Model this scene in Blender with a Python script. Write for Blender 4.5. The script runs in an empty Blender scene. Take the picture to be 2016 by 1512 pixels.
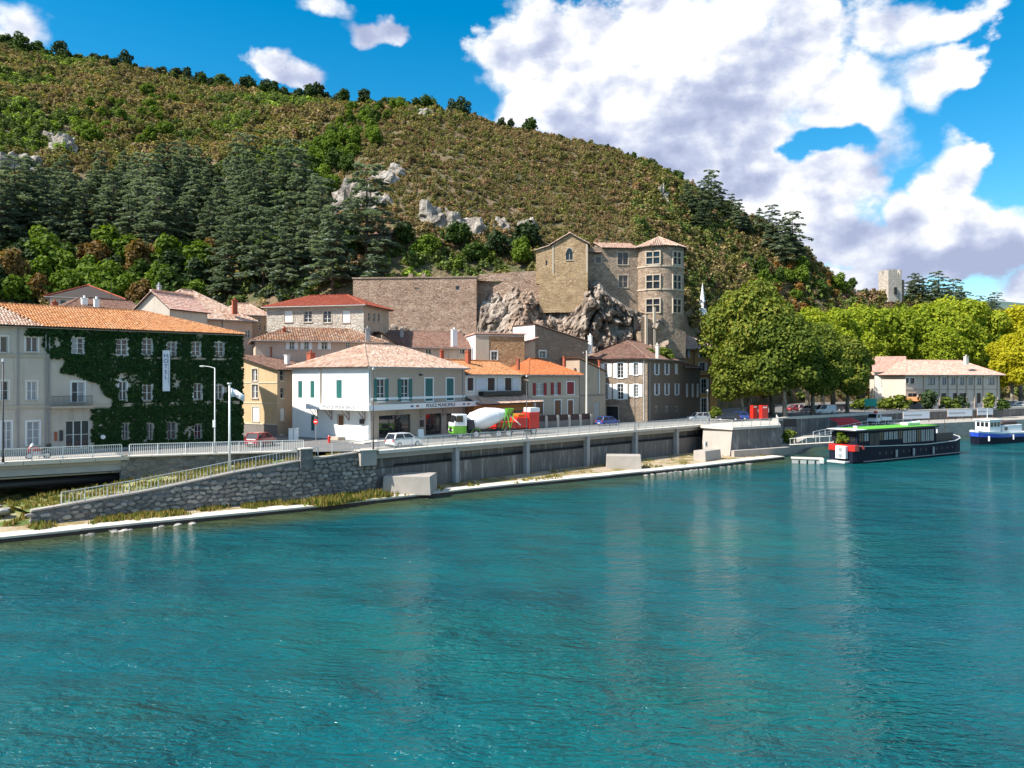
import bpy, bmesh, math, random
from mathutils import Vector, Matrix, noise
R = math.radians
rnd = random.Random(7)
# ------------------------------------------------------------------ scene, camera, sky, sun
scn = bpy.context.scene
F_, CX_, HY_, CZ_ = 1550.0, 1008.0, 745.0, 12.2      # focal length in photo pixels, principal column, horizon row, eye height
cam_d = bpy.data.cameras.new('camera'); cam = bpy.data.objects.new('camera', cam_d)
scn.collection.objects.link(cam); scn.camera = cam
cam.location = (0, 0, CZ_); cam.rotation_euler = (R(90), 0, 0)
cam_d.sensor_width = 36; cam_d.lens = 36*F_/2016; cam_d.shift_y = -11/2016
cam_d.clip_start = .5; cam_d.clip_end = 20000
SUN_AZ, SUN_EL = math.atan2(-.90, -.436), R(46)
sun_dir = Vector((math.sin(SUN_AZ)*math.cos(SUN_EL), math.cos(SUN_AZ)*math.cos(SUN_EL), math.sin(SUN_EL)))
sd = bpy.data.lights.new('sun', 'SUN'); sd.energy = 4.8; sd.angle = R(.53); sd.color = (1, .945, .85)
sun = bpy.data.objects.new('sun', sd); scn.collection.objects.link(sun)
sun.rotation_euler = (-sun_dir).to_track_quat('-Z', 'Y').to_euler(); sun.location = (-300, -80, 300)
vs = scn.view_settings; vs.view_transform = 'Standard'; vs.look = 'None'; vs.gamma = 1; vs.exposure = .84; vs.use_curve_mapping = False
scn.render.engine = 'CYCLES'; scn.cycles.use_denoising = True; scn.cycles.max_bounces = 5
scn.cycles.diffuse_bounces = 3; scn.cycles.glossy_bounces = 3; scn.cycles.transmission_bounces = 3
scn.cycles.sample_clamp_indirect = 5; scn.cycles.sample_clamp_direct = 8; scn.cycles.caustics_reflective = False; scn.cycles.caustics_refractive = False

class NT:
    """small helper to wire node trees"""
    def __init__(s, nt): s.nt = nt; s.n = nt.nodes; s.l = nt.links
    def new(s, t, **kw):
        nd = s.n.new(t)
        for k, v in kw.items(): setattr(nd, k, v)
        return nd
    def put(s, sock, v):
        if isinstance(v, bpy.types.NodeSocket): s.l.new(v, sock)
        elif v is not None: sock.default_value = v
    def m(s, op, a, b=None, c=None, clamp=False):
        nd = s.new('ShaderNodeMath', operation=op, use_clamp=clamp)
        for i, v in enumerate((a, b, c)):
            if v is not None: s.put(nd.inputs[i], v)
        return nd.outputs[0]
    def v(s, op, a, b=None, c=None):
        nd = s.new('ShaderNodeVectorMath', operation=op)
        for i, x in enumerate((a, b, c)):
            if x is not None: s.put(nd.inputs[i], x)
        return nd.outputs[1] if op in ('LENGTH', 'DOT_PRODUCT', 'DISTANCE') else nd.outputs[0]
    def noise(s, vec, scale, detail=4, rough=.55, out=0, dist=0.):
        nd = s.new('ShaderNodeTexNoise'); s.put(nd.inputs['Vector'], vec)
        nd.inputs['Scale'].default_value = scale; nd.inputs['Detail'].default_value = detail
        nd.inputs['Roughness'].default_value = rough; nd.inputs['Distortion'].default_value = dist
        return nd.outputs[out]
    def ramp(s, fac, stops, interp='LINEAR'):
        nd = s.new('ShaderNodeValToRGB'); cr = nd.color_ramp; cr.interpolation = interp
        while len(cr.elements) < len(stops): cr.elements.new(.5)
        for e, (p, c) in zip(cr.elements, stops):
            e.position = p; e.color = (*c, 1) if len(c) == 3 else c
        s.put(nd.inputs[0], fac); return nd.outputs[0]
    def mix(s, fac, a, b, mode='MIX'):
        nd = s.new('ShaderNodeMix', data_type='RGBA', blend_type=mode)
        s.put(nd.inputs['Factor'], fac)
        for i, x in ((6, a), (7, b)):
            s.put(nd.inputs[i], (*x, 1) if isinstance(x, tuple) and len(x) == 3 else x)
        return nd.outputs[2]
    def maprange(s, v, a, b, c=0., d=1., smooth=True):
        nd = s.new('ShaderNodeMapRange', interpolation_type='SMOOTHSTEP' if smooth else 'LINEAR')
        for i, x in enumerate((v, a, b, c, d)): s.put(nd.inputs[i], x)
        return nd.outputs[0]

def build_world():
    w = bpy.data.worlds.new('World'); scn.world = w; w.use_nodes = True
    t = NT(w.node_tree); t.n.clear()
    sky = t.new('ShaderNodeTexSky', sky_type='NISHITA'); sky.sun_disc = False
    sky.sun_elevation = SUN_EL; sky.sun_rotation = SUN_AZ % (2*math.pi)
    sky.air_density = 1.0; sky.dust_density = .3; sky.ozone_density = 2.5
    hs = t.new('ShaderNodeHueSaturation'); hs.inputs['Saturation'].default_value = 1.5; hs.inputs['Value'].default_value = 1.22
    hs.inputs['Hue'].default_value = .487
    t.l.new(sky.outputs[0], hs.inputs['Color'])
    tc = t.new('ShaderNodeTexCoord'); sx = t.new('ShaderNodeSeparateXYZ'); t.l.new(tc.outputs['Generated'], sx.inputs[0])
    x, y, z = sx.outputs
    hyp = t.m('SQRT', t.m('ADD', t.m('MULTIPLY', x, x), t.m('MULTIPLY', y, y)))
    az = t.m('ARCTAN2', x, y); el = t.m('DIVIDE', z, t.m('MAXIMUM', hyp, .02))
    cb = t.new('ShaderNodeCombineXYZ'); t.put(cb.inputs[0], az); t.put(cb.inputs[1], el); p = cb.outputs[0]
    wn = t.new('ShaderNodeTexNoise'); t.put(wn.inputs['Vector'], p); wn.inputs['Scale'].default_value = 9; wn.inputs['Detail'].default_value = 6
    warp = t.v('MULTIPLY', t.v('SUBTRACT', wn.outputs['Color'], (.5, .5, .5)), (.13, .10, 0))
    q = t.v('ADD', p, warp)
    def pe(px, py):
        X, Z = (px-CX_)/F_, (HY_-py)/F_
        return math.atan(X), Z/math.sqrt(1+X*X)
    def blobs(vec, lst):
        acc = None
        for (px, py, rx, ry, hgt) in lst:
            a, e = pe(px, py)
            d = t.v('LENGTH', t.v('MULTIPLY', t.v('SUBTRACT', vec, (a, e, 0)), (F_/rx, F_/ry, 0)))
            b = t.m('MULTIPLY', t.m('SUBTRACT', 1.0, d), hgt)
            acc = b if acc is None else t.m('MAXIMUM', acc, b)
        return acc
    shape = blobs(q, [(1330, 150, 380, 230, 1.1), (1080, 150, 130, 150, 1), (1020, 215, 90, 60, 1), (1560, 60, 130, 130, 1), (1500, 330, 260, 130, 1), (1640, 200, 130, 110, .9),
        (1790, 60, 110, 55, .8), (1840, 150, 90, 60, .8), (1640, 380, 120, 90, 1), (1860, 330, 70, 70, 1), (1850, 430, 110, 95, 1), (1680, 470, 130, 70, .8), (1860, 500, 120, 70, .8),
        (1960, 480, 110, 80, .9), (1700, 570, 120, 40, .6), (560, 135, 95, 28, .8), (755, 48, 75, 28, .7), (640, 5, 70, 18, .6), (30, 45, 70, 55, .8), (1450, 420, 130, 80, .9), (2150, 560, 180, 70, .8)])
    hole = blobs(q, [(1566, 318, 66, 38, 1.), (1618, 288, 80, 34, 1.)])
    # the weather goes on unseen all round, cloud cover raised to neutralise ambient light
    gen = t.m('SUBTRACT', t.noise(t.v('MULTIPLY', p, (1, 1.7, 1)), 2.6, 4, .5), .49)
    far = t.m('MAXIMUM', t.maprange(t.m('ABSOLUTE', az), .78, 1.0), t.maprange(el, .5, .68))
    gen = t.m('ADD', t.m('MULTIPLY', gen, 3.0), t.m('MULTIPLY', t.m('SUBTRACT', far, 1.0), 3.0))
    shape = t.m('MAXIMUM', shape, gen)
    shape = t.m('SUBTRACT', shape, t.m('MULTIPLY', t.m('MAXIMUM', hole, 0.), 1.35))
    pn = t.v('MULTIPLY', p, (1, 1.25, 1))
    n1 = t.noise(pn, 13, 8, .56); n2 = t.noise(t.v('ADD', pn, (-.012, .016, 0)), 13, 8, .56)
    n3 = t.noise(pn, 4.2, 3, .5); n4 = t.noise(t.v('ADD', pn, (-.035, .045, 0)), 4.2, 3, .5)
    dens = t.m('ADD', shape, t.m('MULTIPLY', t.m('SUBTRACT', n1, .5), 1.35))
    soft = t.maprange(t.noise(p, 5., 2, .5), .4, .62, .14, .55)
    alpha = t.maprange(dens, -.03, soft)
    lit = t.m('ADD', t.m('MULTIPLY', t.m('SUBTRACT', n1, n2), 2.5), t.m('MULTIPLY', t.m('SUBTRACT', n3, n4), 4.6))
    edge = t.maprange(dens, .05, .75, .28, 0.)
    bright = blobs(p, [(1270, 90, 420, 190, .55), (1700, 130, 260, 120, .5), (1865, 320, 110, 90, .8), (1010, 210, 120, 70, .6), (1640, 370, 130, 60, .3), (1230, 210, 150, 90, .4), (2000, 440, 80, 60, .5)])
    dark = blobs(p, [(1180, 300, 260, 110, .6), (1550, 330, 180, 90, .4), (1820, 540, 300, 70, .5), (1700, 455, 110, 45, .4)])
    s = t.m('ADD', t.m('ADD', t.m('ADD', lit, edge), .5), t.m('SUBTRACT', t.m('MAXIMUM', bright, 0.), t.m('MULTIPLY', t.m('MAXIMUM', dark, 0.), .9)))
    ccol = t.ramp(s, [(0.0, (2.9, 3.3, 4.7)), (.35, (3.9, 4.3, 5.6)), (.62, (5.4, 5.7, 6.5)), (.85, (6.9, 7.0, 7.3)), (1.0, (7.7, 7.7, 7.7))])
    mixc = t.mix(alpha, hs.outputs[0], ccol)
    bg = t.new('ShaderNodeBackground'); bg.inputs['Strength'].default_value = .085
    t.l.new(mixc, bg.inputs['Color'])
    o = t.new('ShaderNodeOutputWorld'); t.l.new(bg.outputs[0], o.inputs[0])
    w.cycles.sampling_method = 'MANUAL'; w.cycles.sample_map_resolution = 512
build_world()

# ------------------------------------------------------------------ helpers
COL = scn.collection
def P(px, py, Y): return Vector(((px-CX_)/F_*Y, Y, CZ_+(HY_-py)/F_*Y))
def G(px, py, z): return P(px, py, (CZ_-z)*F_/(py-HY_))
def proj(x, y, z): return CX_+F_*x/y, HY_-F_*(z-CZ_)/y
def lerp(a, b, t): return a+(b-a)*t
def table(tab, x):
    if x <= tab[0][0]: return tab[0][1:]
    for a, b in zip(tab, tab[1:]):
        if x <= b[0]:
            t = (x-a[0])/(b[0]-a[0]); return tuple(lerp(p, q, t) for p, q in zip(a[1:], b[1:]))
    return tab[-1][1:]
def srgb(r, g, b):
    f = lambda c: c/12.92 if c <= .04045 else ((c+.055)/1.055)**2.4
    return (f(r/255), f(g/255), f(b/255))

def tag(o, label=None, cat=None, group=None, kind=None):
    if label: o['label'] = label
    if cat: o['category'] = cat
    if group: o['group'] = group
    if kind: o['kind'] = kind
    return o
def empty(name, loc=(0, 0, 0), rz=0., label=None, cat=None, group=None):
    o = bpy.data.objects.new(name, None); COL.objects.link(o); o.empty_display_size = .5
    o.location = loc; o.rotation_euler = (0, 0, rz)
    return tag(o, label, cat, group)
def link_mesh(name, me, mat, parent=None, kind=None):
    o = bpy.data.objects.new(name, me); COL.objects.link(o)
    if mat is not None and not me.materials: me.materials.append(M[mat] if isinstance(mat, str) else mat)
    if parent: o.parent = parent
    if kind: o['kind'] = kind
    return o
def copy_tree(o, parent=None):
    c = o.copy(); COL.objects.link(c); c.parent = parent
    for ch in list(o.children): copy_tree(ch, c)
    return c

class MB:
    """collects shapes, becomes one mesh object"""
    def __init__(s): s.v = []; s.f = []
    def add(s, vs_, fs):
        b = len(s.v); s.v.extend(tuple(v) for v in vs_); s.f.extend(tuple(i+b for i in f) for f in fs); return s
    def poly(s, *pts): return s.add(pts, [tuple(range(len(pts)))])
    def box(s, x0, x1, y0, y1, z0, z1, mat=None):
        vs_ = [Vector((x, y, z)) for z in (z0, z1) for y in (y0, y1) for x in (x0, x1)]
        if mat: vs_ = [mat @ v for v in vs_]
        return s.add(vs_, [(0, 2, 3, 1), (4, 5, 7, 6), (0, 1, 5, 4), (2, 6, 7, 3), (0, 4, 6, 2), (1, 3, 7, 5)])
    def bar(s, a, b, w, h=None, up=(0, 0, 1)):
        a, b = Vector(a), Vector(b); h = w if h is None else h
        d = (b-a); L = d.length
        if L < 1e-6: return s
        d.normalize(); u = Vector(up)
        if abs(d.dot(u)) > .98: u = Vector((1, 0, 0))
        r = d.cross(u).normalized(); u = r.cross(d)
        vs_ = [q+r*x*w/2+u*y*h/2 for q in (a, b) for x, y in ((-1, -1), (1, -1), (1, 1), (-1, 1))]
        return s.add(vs_, [(0, 1, 2, 3), (7, 6, 5, 4), (0, 4, 5, 1), (1, 5, 6, 2), (2, 6, 7, 3), (3, 7, 4, 0)])
    def tube(s, pts, rs, n=8, cap=True):
        pts = [Vector(p) for p in pts]; rings = []
        if not isinstance(rs, (list, tuple)): rs = [rs]*len(pts)
        for i, p in enumerate(pts):
            d = (pts[min(i+1, len(pts)-1)]-pts[max(i-1, 0)]).normalized()
            u = Vector((0, 0, 1)) if abs(d.z) < .95 else Vector((1, 0, 0))
            r = d.cross(u).normalized(); u = r.cross(d)
            rings.append([p+(r*math.cos(k*2*math.pi/n)+u*math.sin(k*2*math.pi/n))*rs[i] for k in range(n)])
        vs_ = [v for rg in rings for v in rg]; fs = []
        for i in range(len(rings)-1):
            for k in range(n): fs.append((i*n+k, i*n+(k+1) % n, (i+1)*n+(k+1) % n, (i+1)*n+k))
        if cap: fs += [tuple(range(n-1, -1, -1)), tuple((len(rings)-1)*n+k for k in range(n))]
        return s.add(vs_, fs)
    def prism(s, pts, d):
        """extrude a planar polygon by vector d"""
        pts = [Vector(p) for p in pts]; d = Vector(d); n = len(pts)
        return s.add(pts+[p+d for p in pts], [tuple(range(n)), tuple(range(2*n-1, n-1, -1))]+[(i, n+i, n+(i+1) % n, (i+1) % n) for i in range(n)])
    def mesh(s, name, smooth=False):
        me = bpy.data.meshes.new(name); me.from_pydata(s.v, [], s.f); me.validate(); me.update()
        if smooth: me.polygons.foreach_set('use_smooth', [True]*len(me.polygons))
        return me
    def build(s, name, mat, parent=None, smooth=False, kind=None, bevel=0):
        o = link_mesh(name, s.mesh(name, smooth), mat, parent, kind)
        if bevel:
            bm = bmesh.new(); bm.from_mesh(o.data); bmesh.ops.remove_doubles(bm, verts=bm.verts, dist=1e-4)
            es = [e for e in bm.edges if len(e.link_faces) == 2 and e.calc_face_angle(0) > .5]
            bmesh.ops.bevel(bm, geom=es, offset=bevel, segments=2, affect='EDGES', profile=.5)
            bm.to_mesh(o.data); bm.free()
        return o

# ------------------------------------------------------------------ materials
M = {}
def pmat(name):
    m = bpy.data.materials.new(name); m.use_nodes = True
    t = NT(m.node_tree); b = t.n['Principled BSDF']; M[name] = m
    return m, t, b
def coords(t, kind='Object'):
    return t.new('ShaderNodeTexCoord').outputs[kind]
def worldpos(t): return t.new('ShaderNodeNewGeometry').outputs['Position']
def bump(t, b, h, strength=.4, dist=.05):
    nd = t.new('ShaderNodeBump'); nd.inputs['Strength'].default_value = strength; nd.inputs['Distance'].default_value = dist
    t.put(nd.inputs['Height'], h); t.l.new(nd.outputs[0], b.inputs['Normal'])
def mul(c, k): return tuple(min(1, x*k) for x in c)

def plaster(name, c, var=.25, stain=.35, rough=.9, streak=(.45, .42, .38)):
    m, t, b = pmat(name); g = worldpos(t)
    n = t.noise(g, .55, 6, .6); n2 = t.noise(g, 5, 5, .6)
    col = t.mix(n, mul(c, 1-var), mul(c, 1+var*.6))
    st = t.noise(t.v('MULTIPLY', g, (1.6, 1.6, .12)), 1.5, 5, .65)
    col = t.mix(t.m('MULTIPLY', t.maprange(st, .5, .78), stain), col, t.mix(1., col, streak, 'MULTIPLY'))
    col = t.mix(t.m('MULTIPLY', t.maprange(n2, .55, .8), .25), col, mul(c, .7))
    t.l.new(col, b.inputs['Base Color']); b.inputs['Roughness'].default_value = rough
    bump(t, b, n2, .25, .02); return m
def plain(name, c, rough=.6, metal=0., var=.12, scale=3.):
    m, t, b = pmat(name); n = t.noise(coords(t), scale, 4, .6)
    t.l.new(t.mix(n, mul(c, 1-var), mul(c, 1+var)), b.inputs['Base Color'])
    b.inputs['Roughness'].default_value = rough; b.inputs['Metallic'].default_value = metal; return m
def masonry(name, cols, scale=(1.6, 1.6, 3.0), mortar=(.30, .25, .2), bstr=.8, blotch=.5, edge=.06, vs=1.):
    m, t, b = pmat(name); g = worldpos(t)
    w = t.v('ADD', g, t.v('MULTIPLY', t.v('SUBTRACT', t.noise(g, 1.3, 3, .5, out=1), (.5, .5, .5)), (.35, .35, .2)))
    v = t.v('MULTIPLY', w, tuple(s*vs for s in scale))
    vo = t.new('ShaderNodeTexVoronoi', voronoi_dimensions='3D'); t.put(vo.inputs['Vector'], v); vo.inputs['Scale'].default_value = 1
    ve = t.new('ShaderNodeTexVoronoi', voronoi_dimensions='3D', feature='DISTANCE_TO_EDGE'); t.put(ve.inputs['Vector'], v); ve.inputs['Scale'].default_value = 1
    sp = t.new('ShaderNodeSeparateColor'); t.l.new(vo.outputs['Color'], sp.inputs[0])
    k = len(cols); cr = t.ramp(sp.outputs[0], [(i/(k-1), c) for i, c in enumerate(cols)])
    big = t.noise(g, .16, 5, .6); fine = t.noise(g, 9, 4, .65)
    cr = t.mix(t.m('MULTIPLY', t.maprange(big, .35, .7), blotch), cr, t.mix(1., cr, (.62, .58, .55), 'MULTIPLY'))
    pat = t.noise(t.v('MULTIPLY', g, (1, 1, 1.8)), .55, 5, .7)
    cr = t.mix(t.maprange(pat, .5, .68, 0., .6), cr, mul(cols[-1], 1.15)); cr = t.mix(t.maprange(pat, .32, .45, .55, 0.), cr, mul(cols[0], .75))
    cr = t.mix(t.maprange(fine, .3, .8, 0., .35), cr, mul(cols[0], .6))
    em = t.maprange(ve.outputs[0], .0, edge, 1., 0.)
    col = t.mix(t.m('MULTIPLY', em, .8), cr, mortar)
    t.l.new(col, b.inputs['Base Color']); b.inputs['Roughness'].default_value = .92
    h = t.m('ADD', t.maprange(ve.outputs[0], 0., edge*2.2, 0., 1.), t.m('ADD', t.m('MULTIPLY', fine, .5), t.m('MULTIPLY', sp.outputs[1], .5)))
    bump(t, b, h, bstr, .09); return m
def tiles_mat(name, cols, lich=(.55, .5, .42), lichen=.25):
    m, t, b = pmat(name); g = worldpos(t)
    isl = t.new('ShaderNodeNewGeometry').outputs['Random Per Island']
    k = len(cols); c = t.ramp(isl, [(i/(k-1), x) for i, x in enumerate(cols)])
    n = t.noise(g, .5, 5, .65)
    c = t.mix(t.m('MULTIPLY', t.maprange(n, .45, .72), lichen), c, lich)
    t.l.new(c, b.inputs['Base Color']); b.inputs['Roughness'].default_value = .88; return m
def leaf_mat(name, cols, trans=.35, inst=False, hue=.0):
    m, t, b = pmat(name)
    isl = t.new('ShaderNodeNewGeometry').outputs['Random Per Island']
    orn = t.new('ShaderNodeObjectInfo').outputs['Random']
    k = len(cols)
    f = t.m('ADD', t.m('MULTIPLY', isl, .65), t.m('MULTIPLY', orn, .35))
    c = t.ramp(f, [(i/(k-1), x) for i, x in enumerate(cols)])
    if inst:
        at = t.new('ShaderNodeAttribute', attribute_type='INSTANCER', attribute_name='tint')
        c = t.mix(1., at.outputs['Color'], t.ramp(isl, [(0, (.5, .5, .5)), (.5, (.9, .9, .9)), (1, (1.45, 1.4, 1.3))]), 'MULTIPLY')
    t.l.new(c, b.inputs['Base Color']); b.inputs['Roughness'].default_value = .75
    b.inputs['Specular IOR Level'].default_value = .25
    tr = t.new('ShaderNodeBsdfTranslucent'); t.l.new(t.mix(1., c, (1.2, 1.25, .6), 'MULTIPLY'), tr.inputs[0])
    mx = t.new('ShaderNodeMixShader'); mx.inputs[0].default_value = trans
    t.l.new(b.outputs[0], mx.inputs[1]); t.l.new(tr.outputs[0], mx.inputs[2])
    t.l.new(mx.outputs[0], t.n['Material Output'].inputs[0]); return m

plaster('pl_grey', (.56, .49, .41), stain=.6); plaster('pl_beige', (.50, .42, .33), stain=.4); plaster('pl_peach', (.58, .44, .34), stain=.3)
plaster('pl_white', (.80, .79, .76), var=.06, stain=.12); plaster('pl_offwhite', (.72, .67, .60), var=.1, stain=.25)
plaster('pl_taupe', (.46, .37, .29), var=.12, stain=.2); plaster('pl_ochre', (.60, .44, .25), var=.25, stain=.4)
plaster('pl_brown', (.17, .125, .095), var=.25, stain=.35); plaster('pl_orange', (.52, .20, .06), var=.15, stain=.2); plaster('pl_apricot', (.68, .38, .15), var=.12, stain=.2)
plaster('pl_cream', (.66, .57, .44), var=.12, stain=.35); plaster('pl_tan', (.45, .35, .26), var=.2, stain=.4); plaster('pl_greybase', (.24, .21, .19), var=.25, stain=.4)
plaster('pl_pale', (.60, .52, .44), var=.1, stain=.25); plaster('pl_base', (.33, .33, .36), var=.15, stain=.3)
masonry('st_castle', [(.24, .165, .115), (.45, .32, .23), (.34, .25, .18), (.56, .42, .31)], (2.4, 2.4, 4.3))
masonry('st_chapel', [(.30, .19, .10), (.50, .34, .18), (.42, .29, .17), (.58, .42, .25)], (2.0, 2.0, 4.0), mortar=(.42, .32, .2))
masonry('st_rampart', [(.28, .165, .115), (.56, .37, .26), (.42, .28, .20), (.66, .48, .36)], (2.2, 2.2, 3.9), bstr=1.)
masonry('st_house', [(.25, .19, .14), (.36, .27, .2), (.30, .22, .155), (.42, .31, .22)], (2.6, 2.6, 4.3))
masonry('st_pale', [(.45, .40, .34), (.60, .53, .45), (.55, .48, .40), (.66, .60, .52)], (1.4, 1.4, 2.8), mortar=(.5, .45, .4))
masonry('st_orange', [(.36, .19, .09), (.5, .30, .15), (.44, .25, .13), (.55, .36, .2)], (1.8, 1.8, 3.2), mortar=(.4, .28, .17))
masonry('st_quay', [(.15, .14, .13), (.26, .245, .23), (.20, .185, .17), (.30, .285, .265)], (1.4, 1.4, 1.7), mortar=(.2, .19, .18), blotch=.8)
plain('stone_trim', (.47, .39, .30), .85, var=.2); plain('stone_a', (.26, .235, .21), .9, var=.3, scale=2); plain('stone_b', (.37, .34, .30), .9, var=.3, scale=2); plain('stone_c', (.19, .175, .165), .9, var=.3, scale=2)
plain('white_paint', (.80, .80, .78), .5, var=.05); plain('white_frame', (.74, .74, .72), .5, var=.06); plain('dark_metal', (.045, .045, .05), .5, .3); plain('grey_metal', (.38, .39, .40), .55, .4)
plain('pale_metal', (.60, .60, .58), .5, .2); plain('green_shutter', (.02, .13, .12), .55); plain('red_shutter', (.28, .02, .025), .6); plain('brown_wood', (.20, .085, .045), .65, var=.3); plain('dark_brown', (.065, .032, .026), .65)
plain('grey_shutter', (.62, .63, .68), .6, var=.06); plain('fascia', (.62, .58, .52), .7); plain('dark_wood', (.05, .035, .028), .7); plain('brick_red', (.36, .09, .045), .85, var=.3)
plain('roof_brown', (.15, .085, .062), .9, var=.3, scale=1.2); plain('black', (.015, .015, .017), .5); plain('tyre', (.02, .02, .021), .85)
plain('concrete', (.38, .34, .30), .9, var=.2, scale=1.); plain('concrete_blue', (.36, .36, .36), .85, var=.2, scale=.8); plain('banner', (.76, .77, .80), .7, var=.05)
plain('blue_print', (.08, .10, .22), .6); plain('text_grey', (.05, .05, .06), .6); plain('lead', (.32, .31, .31), .6, .2); plain('chimney', (.62, .57, .5), .9, var=.2)
tiles_mat('tile_orange', [(.40, .15, .055), (.58, .26, .10), (.52, .22, .085), (.66, .33, .15)], lichen=.12)
tiles_mat('tile_new', [(.44, .13, .04), (.56, .18, .06), (.50, .155, .05), (.60, .21, .075)], lichen=.05)
tiles_mat('tile_old', [(.34, .17, .11), (.60, .42, .32), (.50, .31, .22), (.70, .56, .46)], lichen=.35)
tiles_mat('tile_pink', [(.48, .24, .18), (.64, .38, .30), (.58, .33, .26), (.70, .48, .40)], lichen=.25)
tiles_mat('tile_red', [(.30, .065, .035), (.42, .10, .05), (.36, .08, .045), (.46, .13, .07)], lichen=.06)
tiles_mat('tile_brown', [(.15, .075, .055), (.26, .14, .10), (.21, .11, .08), (.32, .19, .14)], lich=(.3, .27, .22))
tiles_mat('tile_mixed', [(.16, .10, .08), (.42, .2, .1), (.28, .15, .1), (.58, .40, .27)], lichen=.3)
m, t, b = pmat('glass'); b.inputs['Base Color'].default_value = (.018, .02, .024, 1); b.inputs['Roughness'].default_value = .06; b.inputs['Specular IOR Level'].default_value = .6
m, t, b = pmat('glass_curtain'); n = t.noise(t.v('MULTIPLY', coords(t), (6, 6, .3)), 2, 3)
t.l.new(t.mix(n, (.16, .165, .18), (.42, .43, .45)), b.inputs['Base Color']); b.inputs['Roughness'].default_value = .12
# ------------------------------------------------------------------ setting: hill, ground, river, quays
def fbm(x, y, z=0., o=4): return noise.fractal(Vector((x, y, z)), 1.0, 2.0, o)
RIDGE = [(-900, 10, 500), (-500, 40, 470), (-200, 70, 445), (0, 90, 430), (100, 112, 425), (200, 120, 420), (300, 145, 415), (400, 168, 410), (500, 180, 405), (600, 198, 400), (700, 210, 395),
         (800, 216, 385), (900, 226, 378), (1000, 250, 370), (1100, 270, 362), (1200, 291, 355), (1300, 337, 350), (1400, 392, 345), (1500, 440, 340), (1560, 472, 335),
         (1600, 512, 332), (1640, 552, 330), (1690, 580, 330), (1750, 586, 335), (1850, 604, 340), (1950, 625, 345), (2050, 660, 350), (2400, 715, 370), (3000, 735, 400)]
FOOT = [(-900, 150, 16), (400, 152, 18), (600, 155, 24), (720, 160, 33), (1260, 164, 33), (1330, 180, 30), (1400, 196, 24), (1480, 215, 14), (1560, 240, 9), (1800, 270, 7), (3000, 300, 6)]
def hill_z(x, y):
    px = CX_+F_*x/max(y, 60)
    ry, rY = table(RIDGE, px); fY, fz = table(FOOT, px)
    rz = CZ_+(HY_-ry)/F_*rY
    s = (y-fY)/(rY-fY)
    if s < 0: z = fz+s*(rY-fY)*1.6
    elif s < 1:
        pr = s**(.93+.12*math.sin(px*.006))
        z = fz+(rz-fz)*pr
        z += math.sin(math.pi*min(1, s*1.05))*(7*fbm(x*.012, y*.012, 3)+3*fbm(x*.035, y*.035, 9))
        z += min(1, s*8)*min(1, (1-s)*6)*1.2*fbm(x*.13, y*.13, 5)
    else: z = rz-(y-rY)*.35-(y-rY)**2*.0012
    return z
def build_hill():
    mb = MB(); xs = [-470+i*4.5 for i in range(238)]; ys = [132+j*4.2 for j in range(98)]
    for y in ys:
        for x in xs: mb.v.append((x, y, hill_z(x, y)))
    n = len(xs)
    for j in range(len(ys)-1):
        for i in range(n-1): mb.f.append((j*n+i, j*n+i+1, (j+1)*n+i+1, (j+1)*n+i))
    m, t, b = pmat('hill_soil'); g = worldpos(t)
    a = t.noise(g, .02, 5, .6); c = t.noise(g, .25, 6, .65); d = t.noise(g, 1.2, 4, .6)
    col = t.ramp(a, [(.3, (.10, .095, .035)), (.45, (.16, .12, .06)), (.55, (.20, .125, .075)), (.7, (.13, .11, .04))])
    col = t.mix(t.maprange(c, .42, .62), col, (.075, .08, .028)); col = t.mix(t.maprange(d, .5, .75, 0., .6), col, (.22, .16, .105))
    t.l.new(col, b.inputs['Base Color']); b.inputs['Roughness'].default_value = .95; bump(t, b, t.m('ADD', c, d), .8, .8)
    o = mb.build('hill', 'hill_soil', smooth=True, kind='structure'); return o
build_hill()

# far hills closing the valley beyond the river bend
def far_hill(pts, Y, depth, mname, name):
    mb = MB(); n = len(pts)
    for k, f in enumerate((0, .35, .7, 1.)):
        for (px, py) in pts:
            p = P(px, py, Y); z = p.z*(1-(1-f)**1.4) if k < 3 else p.z
            mb.v.append((p.x*(1+.0*f), Y-depth*(1-f), max(-3, z)))
    for k in range(3):
        for i in range(n-1): mb.f.append((k*n+i, k*n+i+1, (k+1)*n+i+1, (k+1)*n+i))
    return mb.build(name, mname, smooth=True, kind='structure')
m, t, b = pmat('far_wood'); n = t.noise(worldpos(t), .03, 6, .7)
t.l.new(t.ramp(n, [(.3, (.03, .06, .06)), (.6, (.07, .11, .09)), (.8, (.12, .14, .10))]), b.inputs['Base Color']); b.inputs['Roughness'].default_value = 1
far_hill([(px, 592+8*math.sin(px*.013)+5*math.sin(px*.05)-40*max(0, (px-2100)/1800) if px > 1880 else 640) for px in range(1800, 5200, 40)], 1700, 700, 'far_wood', 'hills')
far_hill([(px, 600+16*math.sin(px*.003)) for px in range(-4200, -600, 60)], 1500, 500, 'far_wood', 'hills')

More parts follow.
